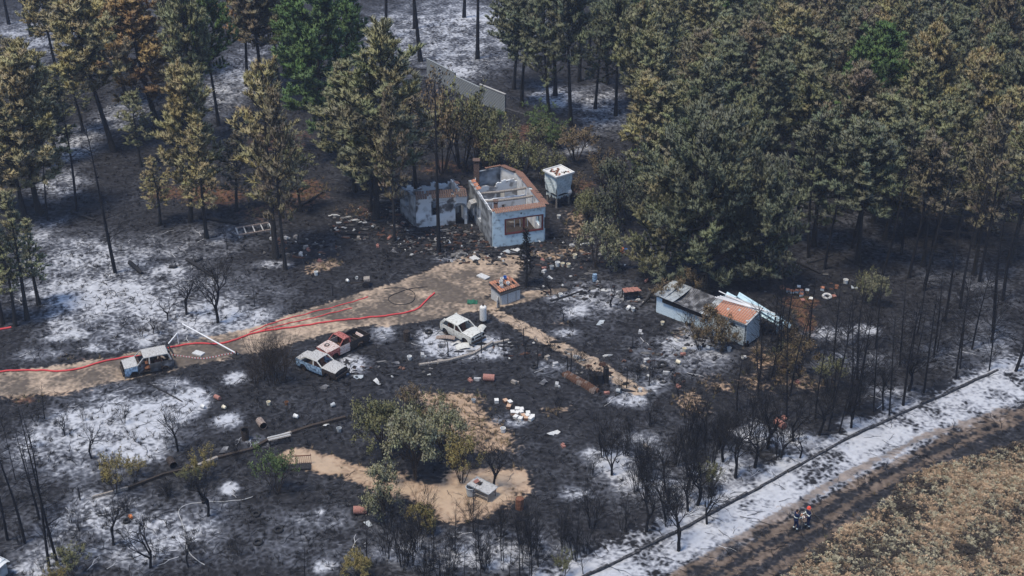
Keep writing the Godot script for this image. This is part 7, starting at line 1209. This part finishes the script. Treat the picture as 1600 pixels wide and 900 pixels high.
func pine(k: int, kind: String) -> Dictionary:
	var r := rnd(k); var wood := MB.new(); var leaf := MB.new()
	var H := 14.0
	var cfg: Dictionary = {"tall": [.42, 3.4, 58, 1.0, 11], "full": [.20, 3.3, 70, 1.0, 11], "thin": [.28, 3.0, 52, .62, 9], "cone": [.30, 1.5, 46, .8, 8], "broad": [.08, 6.6, 78, 1.25, 10]}
	var c: Array = cfg[kind]
	var base: float = c[0]; var R: float = c[1]
	var tp := PackedVector3Array(); var tr := PackedFloat32Array()
	var sway := Vector3(r.randf_range(-.5, .5), 0, r.randf_range(-.5, .5)); var ph := r.randf() * 6.0
	var at := func(t: float) -> Vector3: return Vector3(sway.x * sin(t * 2.5 + ph) - sway.x * sin(ph), H * t, sway.z * sin(t * 3.1 + ph) - sway.z * sin(ph))
	for i in 11:
		tp.append(at.call(i / 10.0 * .97 - (.02 if i == 0 else 0.0))); tr.append(lerpf(.20, .035, pow(i / 10.0, .8)) * (1.35 if i == 0 else 1.0))
	wood.tube(tp, tr, 8)
	var az := r.randf() * TAU; var nb: int = c[2]
	# a few gaps in the crown: whole sectors with shorter branches
	var lobes := FastNoiseLite.new(); lobes.seed = k; lobes.frequency = .55
	for i in nb:
		var u := pow((i + r.randf() * .8) / nb, .92); var t := base + (1 - base) * u * .985
		az += 2.4 + r.randf_range(-.5, .5)
		var prof: float
		match kind:
			"cone": prof = pow(1.0 - u, .75) * .95 + .08
			"broad": prof = sqrt(maxf(0.0, 1.0 - pow(u * .98, 2.2))) * lerpf(.72, 1.0, smoothstep(0, .3, u))
			_: prof = sqrt(maxf(0.0, 1.0 - pow(u * .97, 2.0))) * lerpf(.62, 1.0, smoothstep(0, .28, u))
		var ln := maxf(.5, R * prof * (.78 + lobes.get_noise_2d(cos(az) * 2.0 + u * 3.0, sin(az) * 2.0) * .75) * r.randf_range(.75, 1.1))
		var el := lerpf(-.12, .95, pow(u, 1.3)) + r.randf_range(-.15, .2)
		var d := Vector3(cos(az) * cos(el), sin(el), sin(az) * cos(el)); var p: Vector3 = at.call(t)
		var bp := PackedVector3Array([p]); var br := PackedFloat32Array([.02 + ln * .016]); var seg := 5
		for s in seg:
			d = (d + Vector3(r.randf_range(-.13, .13), .09 + .03 * s, r.randf_range(-.13, .13))).normalized()
			p += d * ln / seg; bp.append(p); br.append((.02 + ln * .016) * (1.0 - .17 * (s + 1)))
		wood.tube(bp, br, 3)
		var tone := Color(1, 1, 1) * r.randf_range(.72, .98)
		tone = Color(tone.r * r.randf_range(.9, 1.0), tone.g * r.randf_range(.88, 1.0), tone.b * r.randf_range(.8, 1.0))
		var ns := int((4 + ln * 4.4) * (1.0 if c[3] > .6 else .75))
		for s in ns:
			var f := lerpf(.3, 1.0, (s + r.randf()) / ns) * seg; var q0: Vector3 = bp[mini(int(f), seg)].lerp(bp[mini(int(f) + 1, seg)], f - int(f))
			var sd := (d * .6 + sphere(r) * .75 + Vector3(0, .35, 0)).normalized(); var sl := r.randf_range(.35, .95) * (.5 + ln * .16)
			var q1 := q0 + sd * sl + Vector3(0, sl * .12, 0)
			wood.tube(PackedVector3Array([q0, q1]), PackedFloat32Array([.018, .008]), 3)
			if r.randf() > c[3] * .95 + .12: continue
			var nt := int(2 + sl * 5.2)
			for w in nt:
				var g := (w + 1.0) / nt
				if r.randf() < c[3]: tuft(leaf, q0.lerp(q1, lerpf(.3, 1.0, g)), sd, r, c[4], .33 if kind != "cone" else .28, tone)
	# dead snags below the crown
	for i in int(10 * base / .3):
		var t := r.randf_range(.12, base + .05); az = r.randf() * TAU; var ln := r.randf_range(.5, 1.6); var p: Vector3 = at.call(t)
		wood.tube(PackedVector3Array([p, p + Vector3(cos(az) * ln * .6, r.randf_range(-.1, .2), sin(az) * ln * .6), p + Vector3(cos(az) * ln, r.randf_range(-.3, .4), sin(az) * ln)]), PackedFloat32Array([.03, .018, .006]), 3)
	return {"wood": wood.mesh(), "leaf": leaf.mesh(), "H": H, "R": R * .80}
func grow(mb: MB, tips: Array, p: Vector3, d: Vector3, ln: float, rad: float, depth: int, r: RandomNumberGenerator, k: Dictionary) -> void:
	var seg := 4; var bp := PackedVector3Array([p]); var br := PackedFloat32Array([rad]); var q := p; var e := d
	for s in seg:
		e = (e + sphere(r) * k.wob + Vector3(0, k.up, 0)).normalized(); q += e * ln / seg; bp.append(q); br.append(rad * (1.0 - (1.0 - k.thin) * (s + 1) / seg))
	mb.tube(bp, br, 6 if depth > 2 else 3)
	if depth <= 0:
		tips.append([bp[2], e]); tips.append([bp[3], e]); tips.append([q, e]); return
	var n: int = k.split + (1 if r.randf() < .5 else 0)
	for i in n:
		var f := lerpf(.45, 1.0, float(i + 1) / n) * seg; var at: Vector3 = bp[mini(int(f), seg)].lerp(bp[mini(int(f) + 1, seg)], f - int(f))
		var ax := e.cross(sphere(r)).normalized()
		grow(mb, tips, at, e.rotated(ax, k.spread * r.randf_range(.6, 1.25)), ln * r.randf_range(k.shrink * .85, k.shrink * 1.15), maxf(rad * k.thin * .85, .006), depth - 1, r, k)
func woody(k: int, kind: String) -> Dictionary:
	var r := rnd(k); var wood := MB.new(); var leaf := MB.new(); var tips := []
	var H := 4.0; var R := 1.5
	match kind:
		"burnt":
			H = 12.0; R = 1.7
			var sx := r.randf_range(-.4, .4)
			var at := func(t: float) -> Vector3: return Vector3(sx * sin(t * 3.0), H * t, sx * .7 * sin(t * 4.0 + k))
			var tp := PackedVector3Array(); var tr := PackedFloat32Array()
			for i in 11: tp.append(at.call(i / 10.0 - (.02 if i == 0 else 0.0))); tr.append(lerpf(.135, .018, i / 10.0))
			wood.tube(tp, tr, 7)
			for i in 34:
				var t := lerpf(.16, .98, pow(r.randf(), .8)); var az := r.randf() * TAU; var ln := (.5 + 1.5 * (1.05 - t)) * r.randf_range(.6, 1.1)
				var d := Vector3(cos(az), r.randf_range(-.15, .5), sin(az)).normalized()
				grow(wood, tips, at.call(t), d, ln, .028, 1, r, {"wob": .16, "up": .05, "thin": .5, "split": 2, "spread": .7, "shrink": .6})
		"bole":
			H = 16.0; R = 1.5
			var sx := r.randf_range(-.5, .5)
			var tp := PackedVector3Array(); var tr := PackedFloat32Array()
			for i in 11: tp.append(Vector3(sx * sin(i * .3), H * i / 10.0 - (.3 if i == 0 else 0.0), sx * sin(i * .25 + 1.0) - sx * sin(1.0))); tr.append(lerpf(.24, .05, i / 10.0) * (1.3 if i == 0 else 1.0))
			wood.tube(tp, tr, 9)
			for i in 12:
				var t := r.randf_range(.3, 1.0); var az := r.randf() * TAU
				grow(wood, tips, tp[int(t * 10)], Vector3(cos(az), r.randf_range(0, .5), sin(az)).normalized(), r.randf_range(.4, 1.1), .03, 1, r, {"wob": .15, "up": .05, "thin": .5, "split": 2, "spread": .7, "shrink": .5})
		"slender":
			H = 6.5; R = 1.15
			var sx := r.randf_range(-.35, .35)
			var at := func(t: float) -> Vector3: return Vector3(sx * sin(t * 2.6), H * t, sx * sin(t * 3.3 + 1.0) - sx * sin(1.0))
			var tp := PackedVector3Array(); var tr := PackedFloat32Array()
			for i in 9: tp.append(at.call(i / 8.0 - (.02 if i == 0 else 0.0))); tr.append(lerpf(.05, .010, i / 8.0))
			wood.tube(tp, tr, 6)
			for i in 36:
				var t := lerpf(.12, .97, r.randf()); var az := r.randf() * TAU
				grow(wood, tips, at.call(t), Vector3(cos(az), r.randf_range(.1, .9), sin(az)).normalized(), r.randf_range(.5, 1.1) * (1.25 - t * .7), .017, 1, r, {"wob": .17, "up": .12, "thin": .5, "split": 3, "spread": .6, "shrink": .65})
		"fruit":
			H = 3.0; R = 1.4
			grow(wood, tips, Vector3(0, -.1, 0), Vector3(r.randf_range(-.15, .15), 1, r.randf_range(-.15, .15)).normalized(), .8, .075, 4, r, {"wob": .2, "up": .05, "thin": .62, "split": 3, "spread": .72, "shrink": .8})
		"bush":
			H = 3.0; R = 1.1
			for i in 13:
				var az := r.randf() * TAU; var e := r.randf_range(.05, .6)
				grow(wood, tips, Vector3(cos(az) * .15, -.05, sin(az) * .15), Vector3(cos(az) * e, 1, sin(az) * e).normalized(), r.randf_range(.6, 1.2), .019, 2, r, {"wob": .2, "up": .07, "thin": .6, "split": 3, "spread": .62, "shrink": .74})
		"leafy":
			H = 4.0; R = 1.9
			for i in 3: grow(wood, tips, Vector3(0, -.1, 0), Vector3(r.randf_range(-.5, .5), 1, r.randf_range(-.5, .5)).normalized(), 1.1, .09, 4, r, {"wob": .15, "up": .03, "thin": .68, "split": 2, "spread": .75, "shrink": .8})
		"sparse":
			H = 4.5; R = 2.0
			for i in 9:
				var az := r.randf() * TAU; var e := r.randf_range(.1, .75)
				grow(wood, tips, Vector3(cos(az) * .2, -.05, sin(az) * .2), Vector3(cos(az) * e, 1, sin(az) * e).normalized(), r.randf_range(1.2, 2.0), .04, 2, r, {"wob": .12, "up": .04, "thin": .6, "split": 3, "spread": .5, "shrink": .62})
		"reed":
			H = 4.5; R = 1.4
			for i in 40:
				var az := r.randf() * TAU; var e := r.randf_range(.0, .4)
				grow(wood, tips, Vector3(cos(az) * r.randf() * .9, -.05, sin(az) * r.randf() * .9), Vector3(cos(az) * e, 1, sin(az) * e).normalized(), r.randf_range(2.2, 4.3), .022, 0, r, {"wob": .05, "up": .0, "thin": .5, "split": 1, "spread": .3, "shrink": .5})
	if kind in ["leafy", "sparse", "reed"]:
		var per: int = {"leafy": 15, "sparse": 7, "reed": 26}[kind]
		for t in tips:
			var tone := Color(1, 1, 1) * r.randf_range(.66, .95); tone = Color(tone.r, tone.g * r.randf_range(.88, 1.0), tone.b * r.randf_range(.75, 1.0))
			for i in per:
				var p: Vector3 = t[0] + sphere(r) * (r.randf() * (.34 if kind == "leafy" else .26)); var e: Vector3 = (t[1] * .5 + sphere(r)).normalized()
				var ll := r.randf_range(.10, .19) * (1.5 if kind == "reed" else 1.0); var w := e.cross(sphere(r)).normalized() * ll * (.26 if kind != "reed" else .12)
				var c := tone * r.randf_range(.7, 1.0)
				var nn: Vector3 = ((p - t[0]).normalized() * .5 + t[1] * .3 + Vector3(0, .5, 0) + sphere(r) * .4).normalized(); leaf.blade(p, p + e * ll * .5 + w, p + e * ll, nn, c); leaf.blade(p, p + e * ll, p + e * ll * .5 - w, nn, c)
	# real height and half width, so that a copy can be fitted to its tree
	var top := 0.1; var wide := 0.1
	for t in tips: top = maxf(top, t[0].y); wide = maxf(wide, Vector2(t[0].x, t[0].z).length())
	if kind in ["fruit", "bush", "leafy", "sparse", "reed"]: H = top; R = wide * .9
	return {"wood": wood.mesh(), "leaf": leaf.mesh() if leaf.v.size() else null, "H": H, "R": R}

func trees() -> void:
	for q in [["tan", .40, .365, .22], ["olive", .275, .285, .185], ["orange", .41, .295, .16], ["green", .125, .205, .085], ["dark", .195, .22, .16], ["brown", .25, .23, .17], ["black", .012, .014, .015],
		["greyolive", .29, .31, .215], ["darkleaf", .11, .13, .10], ["olive_leaf", .20, .215, .12], ["green_leaf", .13, .20, .085], ["yellow_leaf", .29, .26, .115], ["brown_leaf", .20, .165, .11]]:
		var m := vcol("foliage_" + q[0], L(q[1], q[2], q[3])); m.backlight_enabled = true; m.backlight = L(q[1] * .4, q[2] * .4, q[3] * .35)
	var kinds := {"tall": 4, "full": 4, "thin": 4, "cone": 2, "broad": 2, "burnt": 4, "bole": 3, "slender": 5, "fruit": 4, "bush": 5, "leafy": 3, "sparse": 4, "reed": 2}
	var proto := {}
	for k in kinds:
		proto[k] = []
		for i in kinds[k]: proto[k].append(pine(100 + i * 7 + k.length() * 31, k) if k in ["tall", "full", "thin", "cone", "broad"] else woody(200 + i * 11 + k.length() * 17, k))
	var say := {"tall": "high-crowned %s pine", "full": "full-crowned %s pine", "thin": "thin-crowned %s pine", "cone": "narrow %s conifer", "broad": "broad bushy %s pine", "burnt": "charred bare pine", "bole": "tall black branchless trunk", "slender": "slender charred sapling", "fruit": "charred forked fruit tree", "bush": "bare burnt %s bush", "leafy": "rounded %s leafy tree", "sparse": "loose %s shrub", "reed": "upright %s reed clump"}
	var colour := {"tan": "tan scorched", "olive": "olive", "orange": "orange-brown", "green": "green", "dark": "dark grey-green", "brown": "brown", "black": "blackened", "greyolive": "grey-olive", "darkleaf": "dark green", "olive_leaf": "olive", "green_leaf": "green", "yellow_leaf": "yellowish", "brown_leaf": "brownish", "char": "black", "charbrown": "brown"}
	var named := {"tall": "pine_tree", "full": "pine_tree", "thin": "pine_tree", "cone": "young_conifer", "broad": "bushy_pine_tree", "burnt": "burnt_pine_tree", "bole": "burnt_trunk_tree", "slender": "burnt_sapling", "fruit": "burnt_fruit_tree", "bush": "burnt_bush", "leafy": "leafy_tree", "sparse": "shrub", "reed": "reed_clump"}
	var n := 0
	for t in TREES:
		n += 1
		var r := rnd(n * 13 + 5); var fam: String = t[0]; var p: Dictionary = proto[fam][r.randi() % proto[fam].size()]
		var o := thing(named[fam], "", "", on([t[2], t[3]], -.04))
		var sy: float = t[4] / p.H; var sx: float = clampf(t[5] / p.R, sy * .6, sy * 1.7)
		if fam in ["burnt", "bole"]: sx = clampf(sx, sy * .8, sy * 1.15)
		o.basis = Basis(Vector3.BACK, -t[6]) * Basis(Vector3.UP, r.randf() * TAU) * Basis.from_scale(Vector3(sx, sy, sx))
		var burnt := fam in ["burnt", "bole", "slender", "fruit", "bush"]
		put("branches" if fam == "bush" else "trunk", p.wood, (M.brown_bark if t[1] == "charbrown" else M.char_bark) if burnt else (M.bark if not fam in ["leafy", "sparse", "reed"] else M.brown_bark), o)
		if p.leaf: put("crown", p.leaf, M["foliage_" + t[1]], o)
		var desc: String = say[fam]
		if "%s" in desc: desc = desc % colour[t[1]]
		var far: bool = t[2] > 8 and t[3] < -2
		auto(o, desc, "bush" if fam in ["bush", "sparse", "reed"] else "tree", {"tall": "scorched pines", "full": "scorched pines", "thin": "scorched pines", "cone": "young conifers", "broad": "bushy pines", "burnt": "charred pines", "bole": "bare black trunks", "slender": "charred saplings", "fruit": "charred fruit trees", "bush": "burnt bushes", "leafy": "surviving leafy trees", "sparse": "surviving shrubs", "reed": "reeds"}[fam] + (" of the dense wood" if far and not burnt else ""))

# ---------------------------------------------------------------- litter that nobody could count
func scatter(called: String, label: String, category: String, mesh: Mesh, m: Material, xf: Array, cols: PackedColorArray) -> void:
	var mm := MultiMesh.new(); mm.transform_format = MultiMesh.TRANSFORM_3D; mm.use_colors = cols.size() > 0; mm.mesh = mesh; mm.instance_count = xf.size()
	for i in xf.size():
		mm.set_instance_transform(i, xf[i])
		if cols.size(): mm.set_instance_color(i, cols[i])
	var o := MultiMeshInstance3D.new(); o.name = numbered(called); o.multimesh = mm; o.material_override = m; add_child(o)
	o.set_meta("kind", "stuff"); tag(o, label, category)
func litter() -> void:
	vcol("litter", Color.WHITE)
	# bracken and dry grass on the unburnt field
	var r := rnd(900); var poly := PackedVector2Array()
	for p in FIELD: poly.append(Vector2(p[0], p[1]))
	for v in 2:
		var fern := MB.new()
		for k in 12:
			var az := TAU * k / 12 + r.randf() * .5; var ln := r.randf_range(.28, .5); var d := Vector3(cos(az), 0, sin(az)); var s := Vector3(-d.z, 0, d.x); var rise := r.randf_range(.25, .55)
			var prev := Vector3.ZERO
			for i in 4:
				var u := (i + 1) / 4.0; var q := d * ln * u + Vector3(0, rise * sin(u * 2.3) * .8, 0); var w := .10 * sin(u * PI * .85 + .3)
				var c := Color(1, 1, 1) * r.randf_range(.55, 1.0)
				fern.tri(prev, q + s * w, q, c); fern.tri(prev, q, q - s * w, c); prev = q
		var xf := []; var cols := PackedColorArray(); var n := 0
		while n < 6500:
			var x := r.randf_range(14, 62); var z := r.randf_range(18, 52)
			if not Geometry2D.is_point_in_polygon(Vector2(x, z), poly): 
				if r.randf() > .03: continue
				if cov("road", x, z) > .2 or z < 60.0 - x * .9: continue
			n += 1
			var sc := r.randf_range(.45, .95)
			xf.append(Transform3D(Basis.from_euler(Vector3(r.randf_range(-.3, .3), r.randf() * TAU, r.randf_range(-.3, .3))).scaled(Vector3.ONE * sc), Vector3(x, gy(x, z) - .02, z)))
			var pick := r.randf()
			var pat := hills.get_noise_2d(x * 2.2 + 40.0, z * 2.2)
			cols.append(Color(.05, .042, .036) * r.randf_range(.6, 1.4) if pick < .27 - pat * .7 else Color(.46, .325, .205) * r.randf_range(.45, 1.15) if pick < .75 else Color(.44, .395, .27) * r.randf_range(.6, 1.1))
			if cov("field", x, z) < .5: cols[-1] = Color(.10, .095, .09) * r.randf_range(.4, 1.3)
		scatter("bracken", "dry tan bracken covering the unburnt field corner" if v == 0 else "second layer of dry tan bracken on the unburnt field corner", "bracken", fern.mesh(), M.litter, xf, cols)
	var gr := MB.new()
	for k in 16:
		var az := r.randf() * TAU; var b := Vector3(cos(az), 0, sin(az)) * r.randf() * .12; var d := Vector3(cos(az) * .5, 1, sin(az) * .5).normalized() * r.randf_range(.2, .45); var s := Vector3(-sin(az), 0, cos(az)) * .014
		gr.tri(b - s, b + s, b + d, Color(1, 1, 1) * r.randf_range(.6, 1.0))
	var gm := gr.mesh()
	var xf := []; var cols := PackedColorArray()
	for i in 60000:
		if xf.size() > 6500: break
		var x := r.randf_range(-40, 50); var z := r.randf_range(-30, 48)
		var e := maxf(maxf(cov("soil", x, z), cov("red", x, z)), cov("clearing", x, z) * .5)
		var f := cov("field", x, z)
		if maxf(e * .8 * (1.0 if cov("clearing", x, z) < .5 else .06), f * .75) < r.randf() or cov("track", x, z) > .3: continue
		xf.append(Transform3D(Basis(Vector3.UP, r.randf() * TAU).scaled(Vector3.ONE * r.randf_range(.5, 1.1)), Vector3(x, gy(x, z) - .01, z)))
		cols.append(Color(.34, .25, .14) * r.randf_range(.5, 1.1) if r.randf() < .75 else Color(.16, .15, .07))
	scatter("dry_grass", "dry straw-coloured grass on the bare earth and the field edge", "grass", gm, M.litter, xf, cols)
	# burnt stubble
	xf = []; cols = PackedColorArray()
	while xf.size() < 16000:
		var z := r.randf_range(-78, 44); var hw := lerpf(66, 34, (z + 78) / 122.0); var x := r.randf_range(-hw, hw)
		if cov("track", x, z) > .15 or cov("road", x, z) > .3 or cov("clearing", x, z) > .3 or cov("field", x, z) > .4 or cov("rut", x, z) > .4: continue
		xf.append(Transform3D(Basis.from_euler(Vector3(r.randf_range(-.5, .5), r.randf() * TAU, r.randf_range(-.5, .5))).scaled(Vector3(1.2, r.randf_range(.35, .9), 1.2)), Vector3(x, gy(x, z) - .01, z)))
		cols.append(Color(.012, .012, .014) if r.randf() < .8 else Color(.10, .10, .11))
	scatter("burnt_stubble", "short black stubble of burnt grass and weeds", "stubble", gm, M.litter, xf, cols)
	# twigs and sticks on the ground, black or burnt to white ash
	var tw := MB.new(); tw.tube(PackedVector3Array([Vector3(-.5, .01, 0), Vector3(-.1, .04, .06), Vector3(.2, .03, -.02), Vector3(.5, .02, .05)]), PackedFloat32Array([.016, .014, .012, .006]), 4); tw.tube(PackedVector3Array([Vector3(-.1, .04, .06), Vector3(.12, .10, .22)]), PackedFloat32Array([.01, .005]), 3)
	xf = []; cols = PackedColorArray()
	while xf.size() < 15000:
		var z := r.randf_range(-78, 44); var hw := lerpf(66, 34, (z + 78) / 122.0); var x := r.randf_range(-hw, hw)
		if cov("track", x, z) > .2 or cov("field", x, z) > .4 or (cov("clearing", x, z) > .3 and r.randf() < .9) or (cov("road", x, z) > .3 and r.randf() < .75): continue
		var s := r.randf_range(.3, 1.6)
		xf.append(Transform3D(Basis(Vector3.UP, r.randf() * TAU).scaled(Vector3(s, minf(s, 1.0), s)), Vector3(x, gy(x, z) + .01, z)))
		var pick := r.randf()
		cols.append(Color(.010, .010, .011) if pick < .66 else Color(.5, .5, .51) if pick < .78 and cov("ash", x, z) > .3 else Color(.06, .06, .066))
	scatter("charred_twigs", "charred and ashen twigs strewn over the burnt ground", "twigs", tw.mesh(), M.litter, xf, cols)
	# rubble round the ruined house
	var rb := MB.new(); rb.box(Transform3D(Basis.from_euler(Vector3(.2, .3, .1))), Vector3(.36, .14, .24)); rb.box(Transform3D(Basis.from_euler(Vector3(.5, 1.2, .3)), Vector3(.1, .05, .1)), Vector3(.2, .1, .16))
	xf = []; cols = PackedColorArray()
	var spots := [[-6.5, -9.5, 5.5, 3.6, 1.0], [-13.5, -13.5, 4.5, 4.0, .8], [-10.0, -18.5, 4.5, 2.0, .7], [0.2, -11.6, 1.8, 2.0, 1.0], [-1.0, -15.0, 1.5, 1.6, .6], [-7.5, -15.0, 2.0, 1.2, .5], [4.6, -7.0, 3.4, 3.6, .5], [-2.0, -5.8, 5.0, 1.6, .7], [8.0, -6.0, 3.0, 4.0, .25], [-20.0, -8.0, 4.0, 2.4, .35], [5.0, .0, 3.0, 2.5, .3], [-13.5, 14.5, 1.7, 1.6, .6], [10.0, 14.0, 5.0, 3.5, .25], [0.0, 11.0, 5.0, 1.8, .3], [16.0, 9.0, 3.5, 1.6, .3], [26.0, -1.0, 5.0, 3.0, .15], [-9.0, 14.0, 4.0, 1.5, .2], [10.0, 1.5, 4.0, 2.0, .25]]
	for s in spots:
		for i in int(s[2] * s[3] * 3.14 * s[4] * 9.0):
			var a := r.randf() * TAU; var q := sqrt(r.randf()); var x: float = s[0] + cos(a) * q * s[2]; var z: float = s[1] + sin(a) * q * s[3]
			var sc := r.randf_range(.3, 1.25) * (1.0 if r.randf() < .9 else 1.6)
			xf.append(Transform3D(Basis.from_euler(Vector3(r.randf() * 6, r.randf() * 6, r.randf() * 6)).scaled(Vector3(sc * (.72 if r.randf() < .8 else 2.2), sc * .55, sc * .62)), Vector3(x, gy(x, z) + .05 + r.randf() * .22 * s[4] * (1 - q), z)))
			var pick := r.randf()
			cols.append(Color(.02, .02, .022) * r.randf_range(.5, 2.0) if pick < .58 else Color(.11, .062, .046) * r.randf_range(.5, 1.2) if pick < .72 else Color(.13, .125, .12) * r.randf_range(.4, 1.3) if pick < .955 else Color(.42, .42, .41))
	scatter("house_rubble", "rubble of broken tiles, plaster and bricks around the ruined house and yard", "rubble", rb.mesh(), M.litter, xf, cols)

# ---------------------------------------------------------------- labels that single each thing out
func marks_list() -> void:
	for q in [["roofless blue house", (HOUSE[0][0] + HOUSE[2][0]) * .5, (HOUSE[0][1] + HOUSE[2][1]) * .5], ["flaking white annex", (ANNEX[0][0] + ANNEX[2][0]) * .5, (ANNEX[0][1] + ANNEX[2][1]) * .5], ["orange tiled shed", SHED[0][0], SHED[0][1]],
		["grey boundary wall", BACKWALL[1][0], BACKWALL[1][1]], ["plastic-wrapped tank", TANK[0][0], TANK[0][1]], ["tile-roofed coop", COOP[0][0], COOP[0][1]], ["white hatchback", AT.hatch[0], AT.hatch[1]], ["red pickup", AT.pickup[0], AT.pickup[1]], ["track-side estate car", AT.suv[0], AT.suv[1]],
		["two firefighters", AT.person_a[0], AT.person_a[1]], ["metal-topped table", AT.table[0], AT.table[1]], ["slatted bench", AT.bench[0], AT.bench[1]], ["collapsed bed frame", AT.bedframe[0], AT.bedframe[1]], ["rusty-topped rack", AT.rack[0], AT.rack[1]], ["white trailer roof", AT.corner[0], AT.corner[1]],
		["charred stump group", AT.stump[0], AT.stump[1]], ["brown wheelbarrow", AT.wheelbarrow[0], AT.wheelbarrow[1]], ["white lidded beehives", 26.0, -1.0], ["black cart wheel", AT.axle[0], AT.axle[1]], ["red hose bundle", LINES.red_left[0][0], LINES.red_left[0][1]]]:
		marks.append([q[0], Vector2(q[1], q[2])])
func write_labels() -> void:
	var order := ["", "second ", "third ", "fourth ", "fifth ", "sixth ", "seventh ", "eighth ", "ninth ", "tenth ", "eleventh ", "twelfth ", "thirteenth ", "fourteenth ", "fifteenth ", "sixteenth ", "seventeenth ", "eighteenth ", "nineteenth ", "twentieth ", "twenty-first ", "twenty-second ", "twenty-third ", "twenty-fourth ", "twenty-fifth ", "twenty-sixth ", "twenty-seventh ", "twenty-eighth ", "twenty-ninth ", "thirtieth "]
	var sets := {}
	for a in autos:
		var p := Vector2(a[2].x, a[2].z); var best := 0
		for i in marks.size():
			if p.distance_to(marks[i][1]) < p.distance_to(marks[best][1]): best = i
		var d: Vector2 = p - marks[best][1]
		var way := ("to the left of" if d.x < 0 else "to the right of") if absf(d.x) > absf(d.y) else ("behind" if d.y < 0 else "in front of")
		var key: String = a[1] + "|" + way + "|" + marks[best][0]
		if not sets.has(key): sets[key] = []
		sets[key].append([d.length(), a[0]])
	for key in sets:
		var s: Array = sets[key]; s.sort_custom(func(x, y): return x[0] < y[0])
		var w: PackedStringArray = key.split("|")
		for i in s.size():
			s[i][1].set_meta("label", "%s %s the %s" % [w[0], w[1], w[2]] if s.size() == 1 else "%s, %sone out %s the %s" % [w[0], "first " if i == 0 else order[mini(i, 29)], w[1], w[2]])
